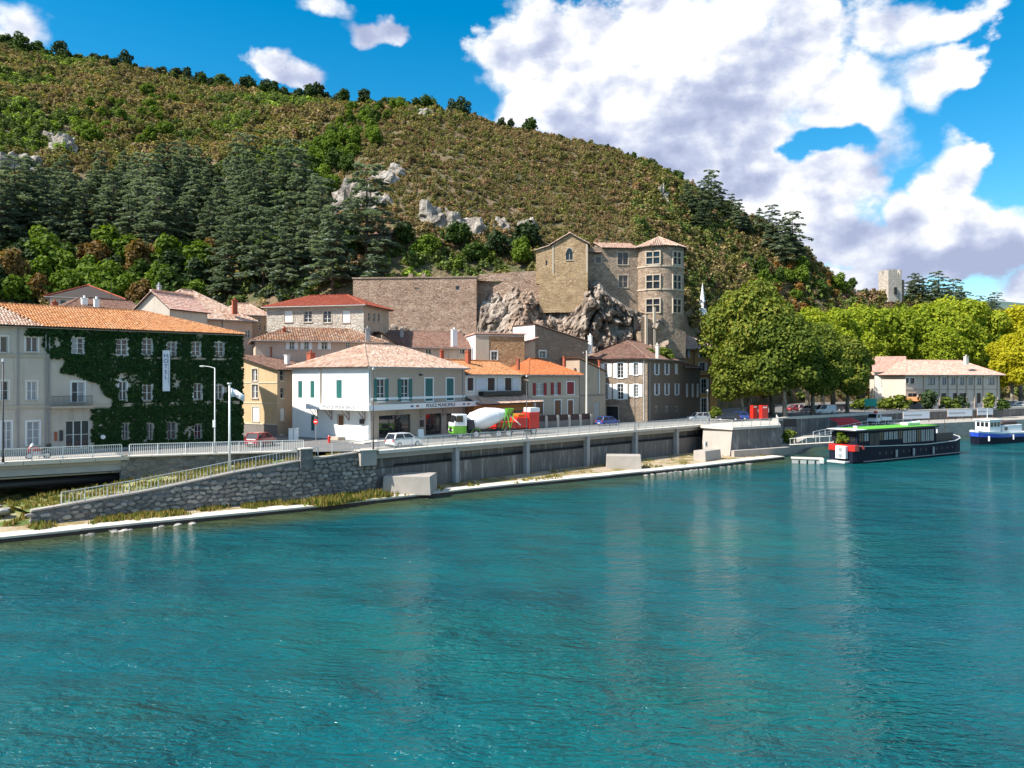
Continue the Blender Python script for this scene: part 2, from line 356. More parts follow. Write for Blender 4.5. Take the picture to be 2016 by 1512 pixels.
# quay edge polylines (x, y)
EDGE = [G(px, py, 0).xy for px, py in ((-700, 1162), (-250, 1100), (0, 1069), (300, 1037), (640, 1003), (740, 991), (1000, 961), (1200, 942), (1390, 922), (1545, 904))]
W0, W1 = Vector((-13.9, 80.3)), Vector((31.3, 127.0))              # river wall, road level 4.8
RZ = 4.8; QZ = .45
RAMP = [(-38.2, 62.5, 1.6), (-31, 68.0, 2.5), (-25.3, 72.0, 3.55), (-19.9, 75.6, 4.3), (-13.9, 80.3, 4.8)]   # crest of the ramp wall
DECK = [Vector((-75, 48.6)), Vector((-56, 61.2)), Vector((-44.7, 68.7)), Vector((-36.7, 74.0)), Vector((-26.9, 77.6)), Vector((-21.0, 79.3)), Vector((-13.9, 80.3))]
BAST = [Vector((33.2, 118.6)), Vector((42.3, 125.0))]              # bastion front
PORT = [Vector((45.5, 126.5)), Vector((52, 139)), Vector((60, 146)), Vector((78, 156)), Vector((96, 166.5)), Vector((117, 178)), Vector((170, 212)), Vector((420, 380))]
UP = [Vector((42.3, 125.0)), Vector((46, 137)), Vector((51, 143)), Vector((69, 157)), Vector((88, 172)), Vector((120, 190)), Vector((420, 400))]

def flat_poly(pts, z): return [(p[0], p[1], z) for p in pts]
def asphalt(name, c, light=None):
    m, t, b = pmat(name); g = worldpos(t); n = t.noise(g, .3, 5, .6); f = t.noise(g, 8, 3, .6)
    col = t.mix(n, mul(c, .75), mul(c, 1.3)); col = t.mix(t.maprange(f, .5, .8, 0., .3), col, mul(c, 1.8))
    t.l.new(col, b.inputs['Base Color']); b.inputs['Roughness'].default_value = .9; return m
asphalt('asphalt', (.15, .145, .14)); asphalt('paving', (.34, .31, .27)); asphalt('dirt', (.27, .21, .14)); asphalt('slab', (.56, .51, .44))
notch = [DECK[1], Vector((-56-4.2, 61.2+6.4)), Vector((-36.7-3.6, 74+5.6)), DECK[3]]
front = [Vector((-75, 48.6))]+notch+[DECK[4], DECK[5], W0, W1]+BAST+UP[1:]
mb = MB(); poly = flat_poly(front, RZ)+[(470, 560, RZ), (-470, 560, RZ), (-470, -20, RZ), (-160, -8, RZ)]
o = mb.poly(*poly).build('ground', 'asphalt', kind='structure')
bm = bmesh.new(); bm.from_mesh(o.data); bmesh.ops.triangulate(bm, faces=bm.faces); bm.to_mesh(o.data); bm.free()
# riverbed and river
mb = MB(); mb.poly((-3000, -1500, -4.5), (3500, -1500, -4.5), (3500, 4000, -4.5), (-3000, 4000, -4.5)); mb.build('riverbed', 'dirt', kind='structure')
def build_water():
    mb = MB(); xs = [-2500, -600, -200]+[-120+i*12 for i in range(30)]+[300, 700, 3200]; ys = [-1200, -300, -60]+[-20+j*8 for j in range(34)]+[320, 700, 3600]
    for y in ys:
        for x in xs: mb.v.append((x, y, 0))
    n = len(xs)
    for j in range(len(ys)-1):
        for i in range(n-1): mb.f.append((j*n+i, j*n+i+1, (j+1)*n+i+1, (j+1)*n+i))
    me = mb.mesh('river')
    # distance to the quay stored on the mesh: shallow, weedy water along the bank
    at = me.attributes.new('bank', 'FLOAT', 'POINT')
    ed = EDGE+[p for p in PORT]
    for i, v in enumerate(me.vertices):
        p = Vector(v.co.xy); d = 1e9
        for a, c in zip(ed, ed[1:]):
            ab = c-a; k = max(0, min(1, (p-a).dot(ab)/ab.length_squared)); d = min(d, (p-(a+ab*k)).length)
        at.data[i].value = d
    m, t, b = pmat('river_water'); g = worldpos(t)
    bank = t.new('ShaderNodeAttribute', attribute_name='bank').outputs['Fac']
    wob = t.noise(g, .12, 4, .6)
    big = t.noise(t.v('MULTIPLY', g, (.7, 1.6, 1)), .03, 4, .6)
    deep = t.ramp(big, [(.3, (.0, .072, .098)), (.5, (.001, .090, .104)), (.7, (.003, .110, .100))])
    sh = t.maprange(t.m('ADD', bank, t.m('MULTIPLY', t.m('SUBTRACT', wob, .5), 8.)), .5, 8.5, 1., 0.)
    col = t.mix(t.m('MULTIPLY', sh, .9), deep, (.060, .072, .022))
    t.l.new(col, b.inputs['Base Color']); b.inputs['Roughness'].default_value = .07; b.inputs['IOR'].default_value = 1.33
    b.inputs['Specular IOR Level'].default_value = .5
    v1 = t.v('MULTIPLY', g, (.42, 1.0, 1))
    dom = t.noise(g, .045, 3, .6)
    h1 = t.noise(v1, .72, 4, .55, dist=.7); h2 = t.noise(t.v('MULTIPLY', g, (.7, 1.6, 1)), 2.4, 3, .6, dist=.5); h3 = t.noise(v1, .22, 2, .5)
    amp = t.maprange(dom, .35, .65, .5, 1.5)
    h = t.m('MULTIPLY', t.m('ADD', t.m('ADD', t.m('MULTIPLY', h1, .68), t.m('MULTIPLY', h2, .30)), t.m('MULTIPLY', h3, .9)), amp)
    nd = t.new('ShaderNodeBump'); nd.inputs['Strength'].default_value = 1.; nd.inputs['Distance'].default_value = 1.05
    t.l.new(h, nd.inputs['Height']); t.l.new(nd.outputs[0], b.inputs['Normal'])
    link_mesh('river', me, 'river_water', kind='structure')
build_water()

# quay: concrete ledge of separate slabs, earth strip behind it
def seg_pts(poly, step):
    out = []
    for a, c in zip(poly, poly[1:]):
        n = max(1, int((c-a).length/step))
        out += [a+(c-a)*k/n for k in range(n)]
    return out+[poly[-1]]
def offs(poly, d):
    """shift a polyline sideways (to its left when d > 0)"""
    res = []
    for i, p in enumerate(poly):
        t_ = (poly[min(i+1, len(poly)-1)]-poly[max(i-1, 0)]).normalized(); res.append(p+Vector((-t_.y, t_.x))*d)
    return res
quay = empty('quay_ledge', (EDGE[2].x, EDGE[2].y, 0)); tag(quay, kind='structure')
plain('quay_slab', (.60, .545, .47), .9, var=.16, scale=.7); plain('quay_face', (.085, .058, .05), .9, var=.35, scale=.6)
ep = seg_pts(EDGE, 5.0); ei = offs(ep, 2.1); off = Vector(quay.location).xy
fw = MB()
for i in range(len(ep)-1):
    a, c, d_, e_ = ep[i]-off, ep[i+1]-off, ei[i+1]-off, ei[i]-off
    k = (c-a).normalized()*.03; zz = QZ+rnd.uniform(-.025, .025)
    s = MB().prism([(*(a+k), zz-.16), (*(c-k), zz-.16), (*(d_-k), zz-.16), (*(e_+k), zz-.16)], (0, 0, .16)); s.build('slab', 'quay_slab', quay)
    fw.prism([(*(a+(e_-a)*.05), -4.2), (*(c+(d_-c)*.05), -4.2), (*d_, -4.2), (*e_, -4.2)], (0, 0, 4.2+QZ-.2))
fw.build('footing', 'quay_face', quay)
base_line = [Vector(p[:2]) for p in RAMP]+[W1]
mb = MB()
for z_, pa in ((QZ-.06, None),):
    inner = [Vector((-75, 44)), Vector((-50, 57))]+base_line+[Vector((33.2, 118.6)), Vector((44, 126))]
    outer = ei
    n1 = seg_pts(inner, 4); N = 60
    def resample(pl, N):
        L = [0]
        for a, c in zip(pl, pl[1:]): L.append(L[-1]+(c-a).length)
        out = []
        for k in range(N):
            s = L[-1]*k/(N-1); i = max(j for j in range(len(pl)-1) if L[j] <= s+1e-9)
            out.append(pl[i].lerp(pl[i+1], (s-L[i])/max(1e-9, L[i+1]-L[i])))
        return out
    A_, B_ = resample(outer, N), resample(inner, N)
    for r in range(5):
        for k in range(N):
            p = A_[k].lerp(B_[k], r/4); mb.v.append((p.x, p.y, z_+(r*.05 if 0 < r else -.05)+(.09*fbm(p.x*.7, p.y*.7) if 0 < r < 4 else 0)))
    for r in range(4):
        for k in range(N-1): mb.f.append((r*N+k, r*N+k+1, (r+1)*N+k+1, (r+1)*N+k))
m, t, b = pmat('quay_earth'); g = worldpos(t); n = t.noise(g, .35, 5, .65); f = t.noise(g, 3, 4, .6)
c = t.ramp(n, [(.3, (.36, .30, .22)), (.48, (.42, .33, .22)), (.56, (.26, .19, .075)), (.7, (.11, .13, .03))])
t.l.new(t.mix(t.maprange(f, .45, .75, 0., .45), c, (.2, .15, .08)), b.inputs['Base Color']); b.inputs['Roughness'].default_value = .95; bump(t, b, f, .6, .1)
mb.build('quay_path', 'quay_earth', kind='structure')

# river wall with cantilevered footway
wd = (W1-W0).normalized(); wn = Vector((wd.y, -wd.x)); wL = (W1-W0).length; wang = math.atan2(wd.y, wd.x)
m, t, b = pmat('wall_streaked'); g = worldpos(t)
n = t.noise(t.v('MULTIPLY', g, (1.3, 1.3, .12)), 1.5, 6, .65); n2 = t.noise(g, .5, 5, .6); f = t.noise(g, 5, 4, .6)
c = t.mix(n2, (.11, .10, .095), (.22, .20, .18)); c = t.mix(t.maprange(n, .54, .66, 0., .6), c, (.48, .455, .42)); c = t.mix(t.maprange(n, .30, .46, .7, 0.), c, (.05, .047, .044))
t.l.new(c, b.inputs['Base Color']); b.inputs['Roughness'].default_value = .92; bump(t, b, f, .5, .06)
rw = empty('river_wall', (W0.x, W0.y, 0), wang, 'long stained grey retaining wall below the riverside road', 'wall')
MB().box(0, wL, .35, 1.7, .2, 2.9).build('wall_face', 'wall_streaked', rw); MB().box(0, wL, 1.1, 1.75, 2.9, 4.2).build('upper_face', 'wall_streaked', rw)
MB().box(0, wL, -.5, .34, .2, 1.1).build('foot', 'wall_streaked', rw) if False else None
MB().box(0, wL, -.02, 1.9, 4.0, 4.52).build('beam', 'concrete', rw)
k = int(wL/5.2)
for i in range(k):
    MB().box(i*wL/k+.015, (i+1)*wL/k-.015, -.55, 1.4, 4.53, 4.84+rnd.uniform(-.01, .01)).build('footway_slab', 'slab', rw)
for px in (897, 1036, 1155, 1250, 1331):
    X = (px-CX_)/F_; s = (X*W0.y-W0.x)/(wd.x-X*wd.y)
    MB().box(s-.28, s+.28, -.35, .34, .3, 4.5).build('pillar', 'concrete_blue', rw, bevel=.04)
s0 = 24.6; MB().tube([(3, .8, 3.1), (30, .8, 3.1), (wL-1, .8, 3.1)], .09, 6).build('pipe', 'black', rw)

# stone ramp wall with its own stones
def ramp_at(f):
    f = max(0, min(.9999, f))*(len(RAMP)-1); i = int(f); a, c = Vector(RAMP[i]), Vector(RAMP[i+1]); return a.lerp(c, f-i), (c-a).xy.normalized()
rwl = empty('ramp_wall', RAMP[0], 0, 'rough stone wall of dark fieldstones carrying the grassy ramp', 'wall')
o3 = Vector(RAMP[0]); core = MB(); cop = MB(); NS = 40
for i in range(NS):
    (a, da), (c, dc) = ramp_at(i/NS), ramp_at((i+1)/NS); na, nc = Vector((da.y, -da.x)), Vector((dc.y, -dc.x))
    def pt(p, n, d, z): return (p.x+n.x*d-o3.x, p.y+n.y*d-o3.y, z-o3.z)
    core.add([pt(a, na, 0, .1), pt(c, nc, 0, .1), pt(c, nc, -.7, .1), pt(a, na, -.7, .1), pt(a, na, -.08, a.z-.02), pt(c, nc, -.08, c.z-.02), pt(c, nc, -.7, c.z-.02), pt(a, na, -.7, a.z-.02)],
             [(0, 1, 5, 4), (3, 7, 6, 2), (4, 5, 6, 7), (0, 4, 7, 3), (1, 2, 6, 5)])
core.build('core', 'st_quay', rwl)
for i in range(22):
    (a, da), (c, dc) = ramp_at(i/22+.001), ramp_at((i+1)/22-.001); na, nc = Vector((da.y, -da.x)), Vector((dc.y, -dc.x))
    MB().add([pt(p, n, d, p.z+h) for p, n in ((a, na), (c, nc)) for d, h in ((.06, -.02), (-.75, -.02), (-.75, .12), (.06, .12))], [(0, 1, 2, 3), (7, 6, 5, 4), (0, 4, 5, 1), (1, 5, 6, 2), (2, 6, 7, 3), (3, 7, 4, 0)]).build('coping', 'concrete', rwl)
def stone_mesh(seed, n=7):
    r = random.Random(seed); mb = MB(); ring = []
    for k in range(n):
        a = k*2*math.pi/n+r.uniform(-.25, .25); q = r.uniform(.42, .54); ring.append((q*math.cos(a)*1.25, q*math.sin(a)*.95))
    mb.v = [(x, .05, z) for x, z in ring]+[(x*.82, -.085-r.uniform(0, .05), z*.8) for x, z in ring]+[(0, -.14, 0)]
    mb.f = [(k, (k+1) % n, n+(k+1) % n, n+k) for k in range(n)]+[(n+k, n+(k+1) % n, 2*n) for k in range(n)]
    return mb.mesh('stone')
smesh = []
for mat in ('stone_a', 'stone_b', 'stone_c'):
    for k in range(3):
        me = stone_mesh(k*7+len(smesh), 6+k); me.materials.append(M[mat]); smesh.append(me)
rest = MB(); cnt = 0; fl = 0.
rl = sum((Vector(RAMP[i+1])-Vector(RAMP[i])).xy.length for i in range(4))
spots = []
row = 0; zz = .45
while zz < 4.7:
    hgt = .46*rnd.uniform(.9, 1.1); u = .2*(row % 2)
    while u < rl:
        w = rnd.uniform(.45, .95); p, d = ramp_at(u/rl*1.0)
        if zz+hgt*.55 < p.z-.05: spots.append((u, w, zz+rnd.uniform(-.09, .09), hgt*rnd.uniform(.8, 1.15)))
        u += w*.93
    zz += hgt*.86; row += 1
for u, w, z, hgt in spots:
    p, d = ramp_at(u/rl); me = rnd.choice(smesh)
    loc = (p.x-o3.x, p.y-o3.y, z-o3.z); rot = math.atan2(d.y, d.x)
    if cnt < 290:
        s = bpy.data.objects.new('stone', me); COL.objects.link(s); s.parent = rwl; s.location = loc
        s.rotation_euler = (0, rnd.uniform(-.3, .3), rot); s.scale = (w*.86, 1, hgt*1.05); cnt += 1
    else:
        mt = Matrix.Translation(loc) @ Matrix.Rotation(rot, 4, 'Z') @ Matrix.Diagonal((w*.86, 1, hgt*1.05, 1))
        rest.add([mt @ v.co for v in me.vertices], [tuple(f.vertices) for f in me.polygons])
if rest.v: rest.build('stones', 'stone_a', rwl, kind='stuff')
# ramp surface between its wall and the road
m, t, b = pmat('ramp_grass'); g = worldpos(t); n = t.noise(g, .5, 5, .65); f = t.noise(g, 6, 4, .6)
c = t.ramp(n, [(.32, (.42, .38, .28)), (.45, (.30, .28, .12)), (.55, (.12, .17, .03)), (.7, (.05, .10, .015))]); t.l.new(t.mix(t.maprange(f, .4, .8, 0., .5), c, (.2, .2, .07)), b.inputs['Base Color']); b.inputs['Roughness'].default_value = .95; bump(t, b, f, .7, .12)
mb = MB(); inner = resample([Vector((-44, 68.4)), DECK[3]+Vector((0, .3)), DECK[4]+Vector((0, .3)), DECK[5]+Vector((0, .3)), W0+Vector((0, .3))], 41)
for i in range(41):
    a, d = ramp_at(i/40); q = inner[i]
    for k in range(6):
        f = k/5; p = Vector((a.x, a.y)).lerp(q, f); zz = a.z-.05+(0 if k == 0 else .1*fbm(p.x, p.y)-.25*f*(1-i/40)); mb.v.append((p.x, p.y, min(zz, RZ-.02)))
for i in range(40):
    for k in range(5): mb.f.append((i*6+k, (i+1)*6+k, (i+1)*6+k+1, i*6+k+1))
mb.build('ramp', 'ramp_grass', smooth=True, kind='structure')
# stream bank left of the ramp: slopes from the bridge to the quay
mb = MB(); L_ = resample([Vector((-78, 44.5)), Vector((-50, 57.8)), Vector((-38.2, 62.7))], 24); U_ = resample([Vector((-80, 52)), Vector((-60.5, 67)), Vector((-40.3, 79.5))], 24)
for i in range(24):
    for k in range(7):
        f = k/6; p = L_[i].lerp(U_[i], f); mb.v.append((p.x, p.y, .4+1.15*math.sin(f*1.5)+.35*fbm(p.x*.5, p.y*.5)*(f > 0)))
for i in range(23):
    for k in range(6): mb.f.append((i*7+k, (i+1)*7+k, (i+1)*7+k+1, i*7+k+1))
mb.build('bank', 'ramp_grass', smooth=True, kind='structure')

# small road bridge over the stream mouth
br = empty('road_bridge', (-44.7, 68.7, 0), math.atan2(5.3, 8.0), 'concrete road bridge with a pale deck edge over the dark stream mouth', 'bridge')
bi = br.matrix_basis.inverted() if False else None
br_m = Matrix.Translation(br.location) @ Matrix.Rotation(br.rotation_euler.z, 4, 'Z'); bri = br_m.inverted()
bx0 = (bri @ Vector((-56.5, 60.9, 0))).x; bx1 = (bri @ Vector((-36.7, 74, 0))).x
MB().box(bx0-1, bx1+.6, .05, 7.6, 4.2, 4.792).build('deck', 'concrete', br)
nn = 9
for i in range(nn): MB().box(lerp(bx0-1, bx1+.6, i/nn)+.02, lerp(bx0-1, bx1+.6, (i+1)/nn)-.02, -.3, .6, 4.55, 4.90).build('edge_slab', 'slab', br)
MB().box(bx0, bx1, .25, .7, 3.55, 4.2).build('girder', 'concrete_blue', br)
MB().box(bx0, bx1, 3.2, 3.7, 3.55, 4.2).build('girder', 'concrete_blue', br)
MB().box(bx0-.3, bx1+.3, 7.0, 7.5, -.5, 4.2).build('back_wall', 'st_quay', br)
MB().box(bx1, bx1+.45, .1, 7.4, -.5, 4.2).build('abutment', 'concrete_blue', br)
pl = (bri @ Vector((-46.6, 67.9, 0))).x
MB().box(pl-.6, pl+.25, -.1, 3.4, -.4, 4.2).build('pier', 'concrete_blue', br, bevel=.03)
MB().tube([(bx0, 1.6, 2.55), (bx1, 1.6, 2.75)], .36, 12).build('pipe', 'dark_metal', br, smooth=True)
MB().tube([(bx0, 1.0, 3.3), (bx1, 1.0, 3.35)], .08, 6).build('pipe', 'pale_metal', br)
ab = empty('abutment_wall', (DECK[3].x, DECK[3].y, 0), 0, 'grey stone abutment wall under the road beside the ramp', 'wall')
mb = MB()
for a, c in ((DECK[3], DECK[4]), (DECK[4], DECK[5])):
    a, c = a-DECK[3], c-DECK[3]; d = (c-a).normalized(); n = Vector((d.y, -d.x))*.25
    mb.prism([(*(a), .3), (*(c), .3), (*(c-n*2), .3), (*(a-n*2), .3)], (0, 0, 4.485))
mb.build('masonry', 'st_quay', ab)
for a, c in ((DECK[3], DECK[4]), (DECK[4], DECK[5])):
    a, c = a-DECK[3], c-DECK[3]; d = (c-a).normalized(); n = Vector((d.y, -d.x))*.3
    n_ = max(1, int((c-a).length/2.5))
    for i in range(n_): 
        p, q = a+(c-a)*i/n_+d*.015, a+(c-a)*(i+1)/n_-d*.015
        MB().prism([(*(p+n), 4.79), (*(q+n), 4.79), (*(q-n*3), 4.79), (*(p-n*3), 4.79)], (0, 0, .11)).build('kerb_slab', 'slab', ab)

# bastion beyond the river wall and the upper retaining wall of the square
bs = empty('bastion', (W1.x, W1.y, 0), 0, 'battered stone bastion with a pale side at the end of the river wall', 'bastion')
o2 = W1
def rel(p, z, o_=o2): return (p[0]-o_[0], p[1]-o_[1], z)
c0, c1 = BAST; bl = Vector((30.0, 123.5)); br_ = Vector((46, 137))
dn = Vector((c1-c0)).normalized(); dnn = Vector((dn.y, -dn.x))
mb = MB(); mb.add([rel(bl+Vector((-.5, -1.0)), .2), rel(c0+Vector((-.7, -1.0)), .2), rel(c0, 4.45), rel(bl, 4.45)], [(0, 1, 2, 3)]); mb.build('side_face', 'concrete', bs)
mb = MB(); mb.add([rel(c0+Vector((-.7, -1.0)), .2), rel(c1+Vector((.6, -.9)), .2), rel(c1, 4.45), rel(c0, 4.45)], [(0, 1, 2, 3)]); mb.add([rel(c1+Vector((.6, -.9)), .2), rel(br_, .2), rel(br_, 4.45), rel(c1, 4.45)], [(0, 1, 2, 3)]); mb.build('front_face', 'wall_streaked', bs)
mb = MB(); mb.prism([rel(bl+Vector((-.4, -.3)), 4.46), rel(c0+Vector((-.1, -.45)), 4.46), rel(c1+Vector((.3, -.3)), 4.46), rel(br_+Vector((.3, 0)), 4.46), rel(br_+Vector((-4, 0)), 4.46), rel(bl+Vector((0, 3)), 4.46)], (0, 0, .36)); mb.build('cornice', 'slab', bs)
MB().prism([rel(c0+Vector((-.2, -1.7)), .3), rel(c1+Vector((1.2, -1.9)), .3), rel(c1+Vector((.8, -1)), .3), rel(c0+Vector((-.4, -.8)), .3)], (0, 0, 1.15)).build('plinth', 'concrete', bs)
up = empty('square_wall', (UP[2].x, UP[2].y, 0), 0, 'pale retaining wall holding up the tree-lined square above the port', 'wall')
mb = MB(); cp = MB()
for a, c in zip(UP[1:6], UP[2:7]):
    a, c = a-UP[2], c-UP[2]; d = (c-a).normalized(); n = Vector((d.y, -d.x))*.3
    mb.prism([(*(a), 1.5), (*(c), 1.5), (*(c-n*2), 1.5), (*(a-n*2), 1.5)], (0, 0, 3.27)); cp.prism([(*(a+n*.5), 4.78), (*(c+n*.5), 4.78), (*(c-n*2.5), 4.78), (*(a-n*2.5), 4.78)], (0, 0, .5))
mb.build('face', 'wall_streaked', up); cp.build('parapet', 'slab', up)
# port quay
pq = MB(); pts = [Vector((42.3, 125))]+PORT+[UP[6]+Vector((3, 0))]+list(reversed(UP[:6]))
def pqz(p): return 1.7+1.3*max(0, min(1, (p[0]-54)/14))
o = MB().poly(*[(p[0], p[1], pqz(p)) for p in pts]).build('port_quay', 'paving', kind='structure')
bm = bmesh.new(); bm.from_mesh(o.data); bmesh.ops.triangulate(bm, faces=bm.faces); bm.to_mesh(o.data); bm.free()
mb = MB()
for a, c in zip([Vector((43, 125.3))]+PORT, PORT):
    mb.poly((*a, -4), (*c, -4), (*c, pqz(c)-.01), (*a, pqz(a)-.01))
pw = mb.build('port_wall', 'st_pale'); tag(pw, 'pale stone quay wall of the small port behind the moored boats', 'wall')
# ------------------------------------------------------------------ buildings
def XY(px, Y): return Vector(((px-CX_)/F_*Y, Y))
class House:
    def __init__(s, name, label, A, B, depth, z0, h, cat='house', group=None):
        A = XY(*A) if isinstance(A, tuple) else A; B = XY(*B) if isinstance(B, tuple) else B
        s.A, s.B = A, B; d = B-A; s.L = d.length; s.ang = math.atan2(d.y, d.x); s.D = depth; s.z0 = z0; s.h = h
        s.root = empty(name, (A.x, A.y, z0), s.ang, label, cat, group); s.holes = {'F': [], 'L': [], 'R': [], 'B': []}
        s.todo = []; s.rf = None
    # pixel of the survey photograph -> coordinates on one of the walls
    def at(s, side, px, py):
        r = Vector(((px-CX_)/F_, 1, (HY_-py)/F_)); ca, sa = math.cos(-s.ang), math.sin(-s.ang)
        o = Vector((-s.A.x, -s.A.y)); ou, ov = o.x*ca-o.y*sa, o.x*sa+o.y*ca; du, dv = r.x*ca-r.y*sa, r.x*sa+r.y*ca
        if side == 'F': t = -ov/dv; q = ou+t*du
        elif side == 'L': t = -ou/du; q = ov+t*dv
        else: t = (s.L-ou)/du; q = ov+t*dv
        return q, CZ_-s.z0+t*r.z
    def rect(s, side, x0, y0, x1, y1):
        xm, ym = (x0+x1)/2, (y0+y1)/2; a, b = s.at(side, x0, ym)[0], s.at(side, x1, ym)[0]
        return min(a, b), max(a, b), s.at(side, xm, y1)[1], s.at(side, xm, y0)[1]
    def loc(s, side, q, w, d):
        if side == 'F': return Vector((q, d, w))
        if side == 'L': return Vector((d, q, w))
        if side == 'R': return Vector((s.L-d, q, w))
        return Vector((q, s.D-d, w))
    def wb(s, mb, side, q0, q1, w0, w1, d0, d1):
        a, b = s.loc(side, q0, w0, d0), s.loc(side, q1, w1, d1)
        mb.box(min(a.x, b.x), max(a.x, b.x), min(a.y, b.y), max(a.y, b.y), min(a.z, b.z), max(a.z, b.z))
    def win(s, side, rect, px=True, fr='white_frame', cols=2, rows=3, shut=None, smat='white_paint', sill=True, trim=None, pane='glass', arch=0., fill=None, sw=None, name='window', deep=.17):
        q0, q1, w0, w1 = s.rect(side, *rect) if px else rect
        span = s.L if side in 'FB' else s.D
        q0, q1 = max(.08, q0), min(span-.08, q1); w0 = max(.04, w0)
        if q1-q0 < .1 or w1-w0 < .1: return
        s.holes[side].append((q0, q1, w0, w1)); s.todo.append((side, q0, q1, w0, w1, fr, cols, rows, shut, smat, sill, trim, pane, arch, fill, sw, name, deep))
    def _window(s, side, q0, q1, w0, w1, fr, cols, rows, shut, smat, sill, trim, pane, arch, fill, sw, name, deep):
        if fill:     # closed shutter or solid door leaf
            mb = MB(); s.wb(mb, side, q0+.01, q1-.01, w0+.01, w1-.01, .07, .13)
            n = max(2, int((w1-w0)/.28))
            for k in range(n): s.wb(mb, side, q0+.08, q1-.08, lerp(w0, w1, (k+.2)/n), lerp(w0, w1, (k+.8)/n), .05, .071)
            o = mb.build('shutter' if name == 'window' else name, fill, s.root)
            mb = MB(); s.wb(mb, side, (q0+q1)/2-.025, (q0+q1)/2+.025, w0+.01, w1-.01, .035, .066); mb.build('batten', fill, o)
        else:
            f = .065; mb = MB()
            s.wb(mb, side, q0+.005, q0+f, w0+.005, w1-.005, deep-.05, deep+.02); s.wb(mb, side, q1-f, q1-.005, w0+.005, w1-.005, deep-.05, deep+.02)
            s.wb(mb, side, q0+f, q1-f, w1-f, w1-.005, deep-.05, deep+.02); s.wb(mb, side, q0+f, q1-f, w0+.005, w0+f, deep-.05, deep+.02)
            for c in range(1, cols): s.wb(mb, side, lerp(q0, q1, c/cols)-.045, lerp(q0, q1, c/cols)+.045, w0+f, w1-f, deep-.045, deep+.015)
            for r in range(1, rows): s.wb(mb, side, q0+f, q1-f, lerp(w0, w1, r/rows)-.022, lerp(w0, w1, r/rows)+.022, deep-.035, deep+.012)
            o = mb.build(name, fr, s.root)
            for c in range(cols):
                g = MB(); s.wb(g, side, lerp(q0, q1, c/cols)+.02, lerp(q0, q1, (c+1)/cols)-.02, w0+.02, w1-.02, deep-.01, deep+.01)
                g.build('pane', pane if pane != 'mix' else rnd.choice(('glass', 'glass', 'glass_curtain')), o)
        if sill:
            mb = MB(); s.wb(mb, side, q0-.1, q1+.1, w0-.13, w0-.003, -.12, .10); mb.build('sill', 'stone_trim' if sill is True else sill, o)
        if trim:
            mb = MB(); e = .16
            s.wb(mb, side, q0-e, q0-.004, w0, w1+e, -.035, .03); s.wb(mb, side, q1+.004, q1+e, w0, w1+e, -.035, .03); s.wb(mb, side, q0-.004, q1+.004, w1+.004, w1+e, -.034, .03)
            mb.build('surround', trim, o)
        if shut:
            hw = sw or (q1-q0)/2
            for k, (a, b) in enumerate(((q0-hw-.02, q0-.03), (q1+.03, q1+hw+.02))):
                if (k == 0 and 'l' in shut) or (k == 1 and 'r' in shut):
                    mb = MB(); s.wb(mb, side, a, b, w0, w1, -.075, -.03); n = max(2, int((w1-w0)/.3))
                    for j in range(n): s.wb(mb, side, a+.05, b-.05, lerp(w0, w1, (j+.15)/n), lerp(w0, w1, (j+.85)/n), -.095, -.074)
                    mb.build('shutter', smat, o)
    def wall(s, mats, tops=None, skip=''):
        """mats: material per side (F L R B); tops: extra height profile per side {side: (w at start, w at end)}"""
        tops = tops or {}
        for side in 'FLRB':
            if side in skip: continue
            mat = mats.get(side, mats.get('*')); S = s.L if side in 'FB' else s.D; hs = s.holes[side]
            top0, top1 = tops.get(side, (s.h, s.h)); hm = min(top0, top1)
            qs = sorted({0., S, *[x for h in hs for x in h[:2]]}); ws = sorted({0., hm, *[min(hm, x) for h in hs for x in h[2:]]})
            mb = MB()
            for a, b in zip(qs, qs[1:]):
                for c, d in zip(ws, ws[1:]):
                    qm, wm = (a+b)/2, (c+d)/2
                    if any(h[0] < qm < h[1] and h[2] < wm < h[3] for h in hs): continue
                    mb.poly(*[s.loc(side, q, w, 0) for q, w in ((a, c), (b, c), (b, d), (a, d))])
            if abs(top0-top1) > .01:
                pts = [(0, hm), (S, hm)]+([(0, top0)] if top0 > top1 else [(S, top1)]); mb.poly(*[s.loc(side, q, w, 0) for q, w in pts])
            for (a, b, c, d) in hs:
                for e in (((a, c), (b, c)), ((b, c), (b, d)), ((b, d), (a, d)), ((a, d), (a, c))):
                    (q0, w0), (q1, w1) = e; mb.poly(s.loc(side, q0, w0, 0), s.loc(side, q1, w1, 0), s.loc(side, q1, w1, .32), s.loc(side, q0, w0, .32))
            mb.build('wall', mat, s.root)
        for a in s.todo: s._window(*a)
        return s
    def band(s, side, py_or_w, thick=.18, proud=.07, mat='stone_trim', q=None, px=None, name='cornice'):
        w = s.at(side, px if px else (CX_+F_*s.A.x/s.A.y+2), py_or_w)[1] if py_or_w > 100 else py_or_w
        S = s.L if side in 'FB' else s.D; q = q or (0, S)
        mb = MB(); s.wb(mb, side, q[0], q[1], w-thick/2, w+thick/2, -proud, -.003); mb.build(name, mat, s.root)
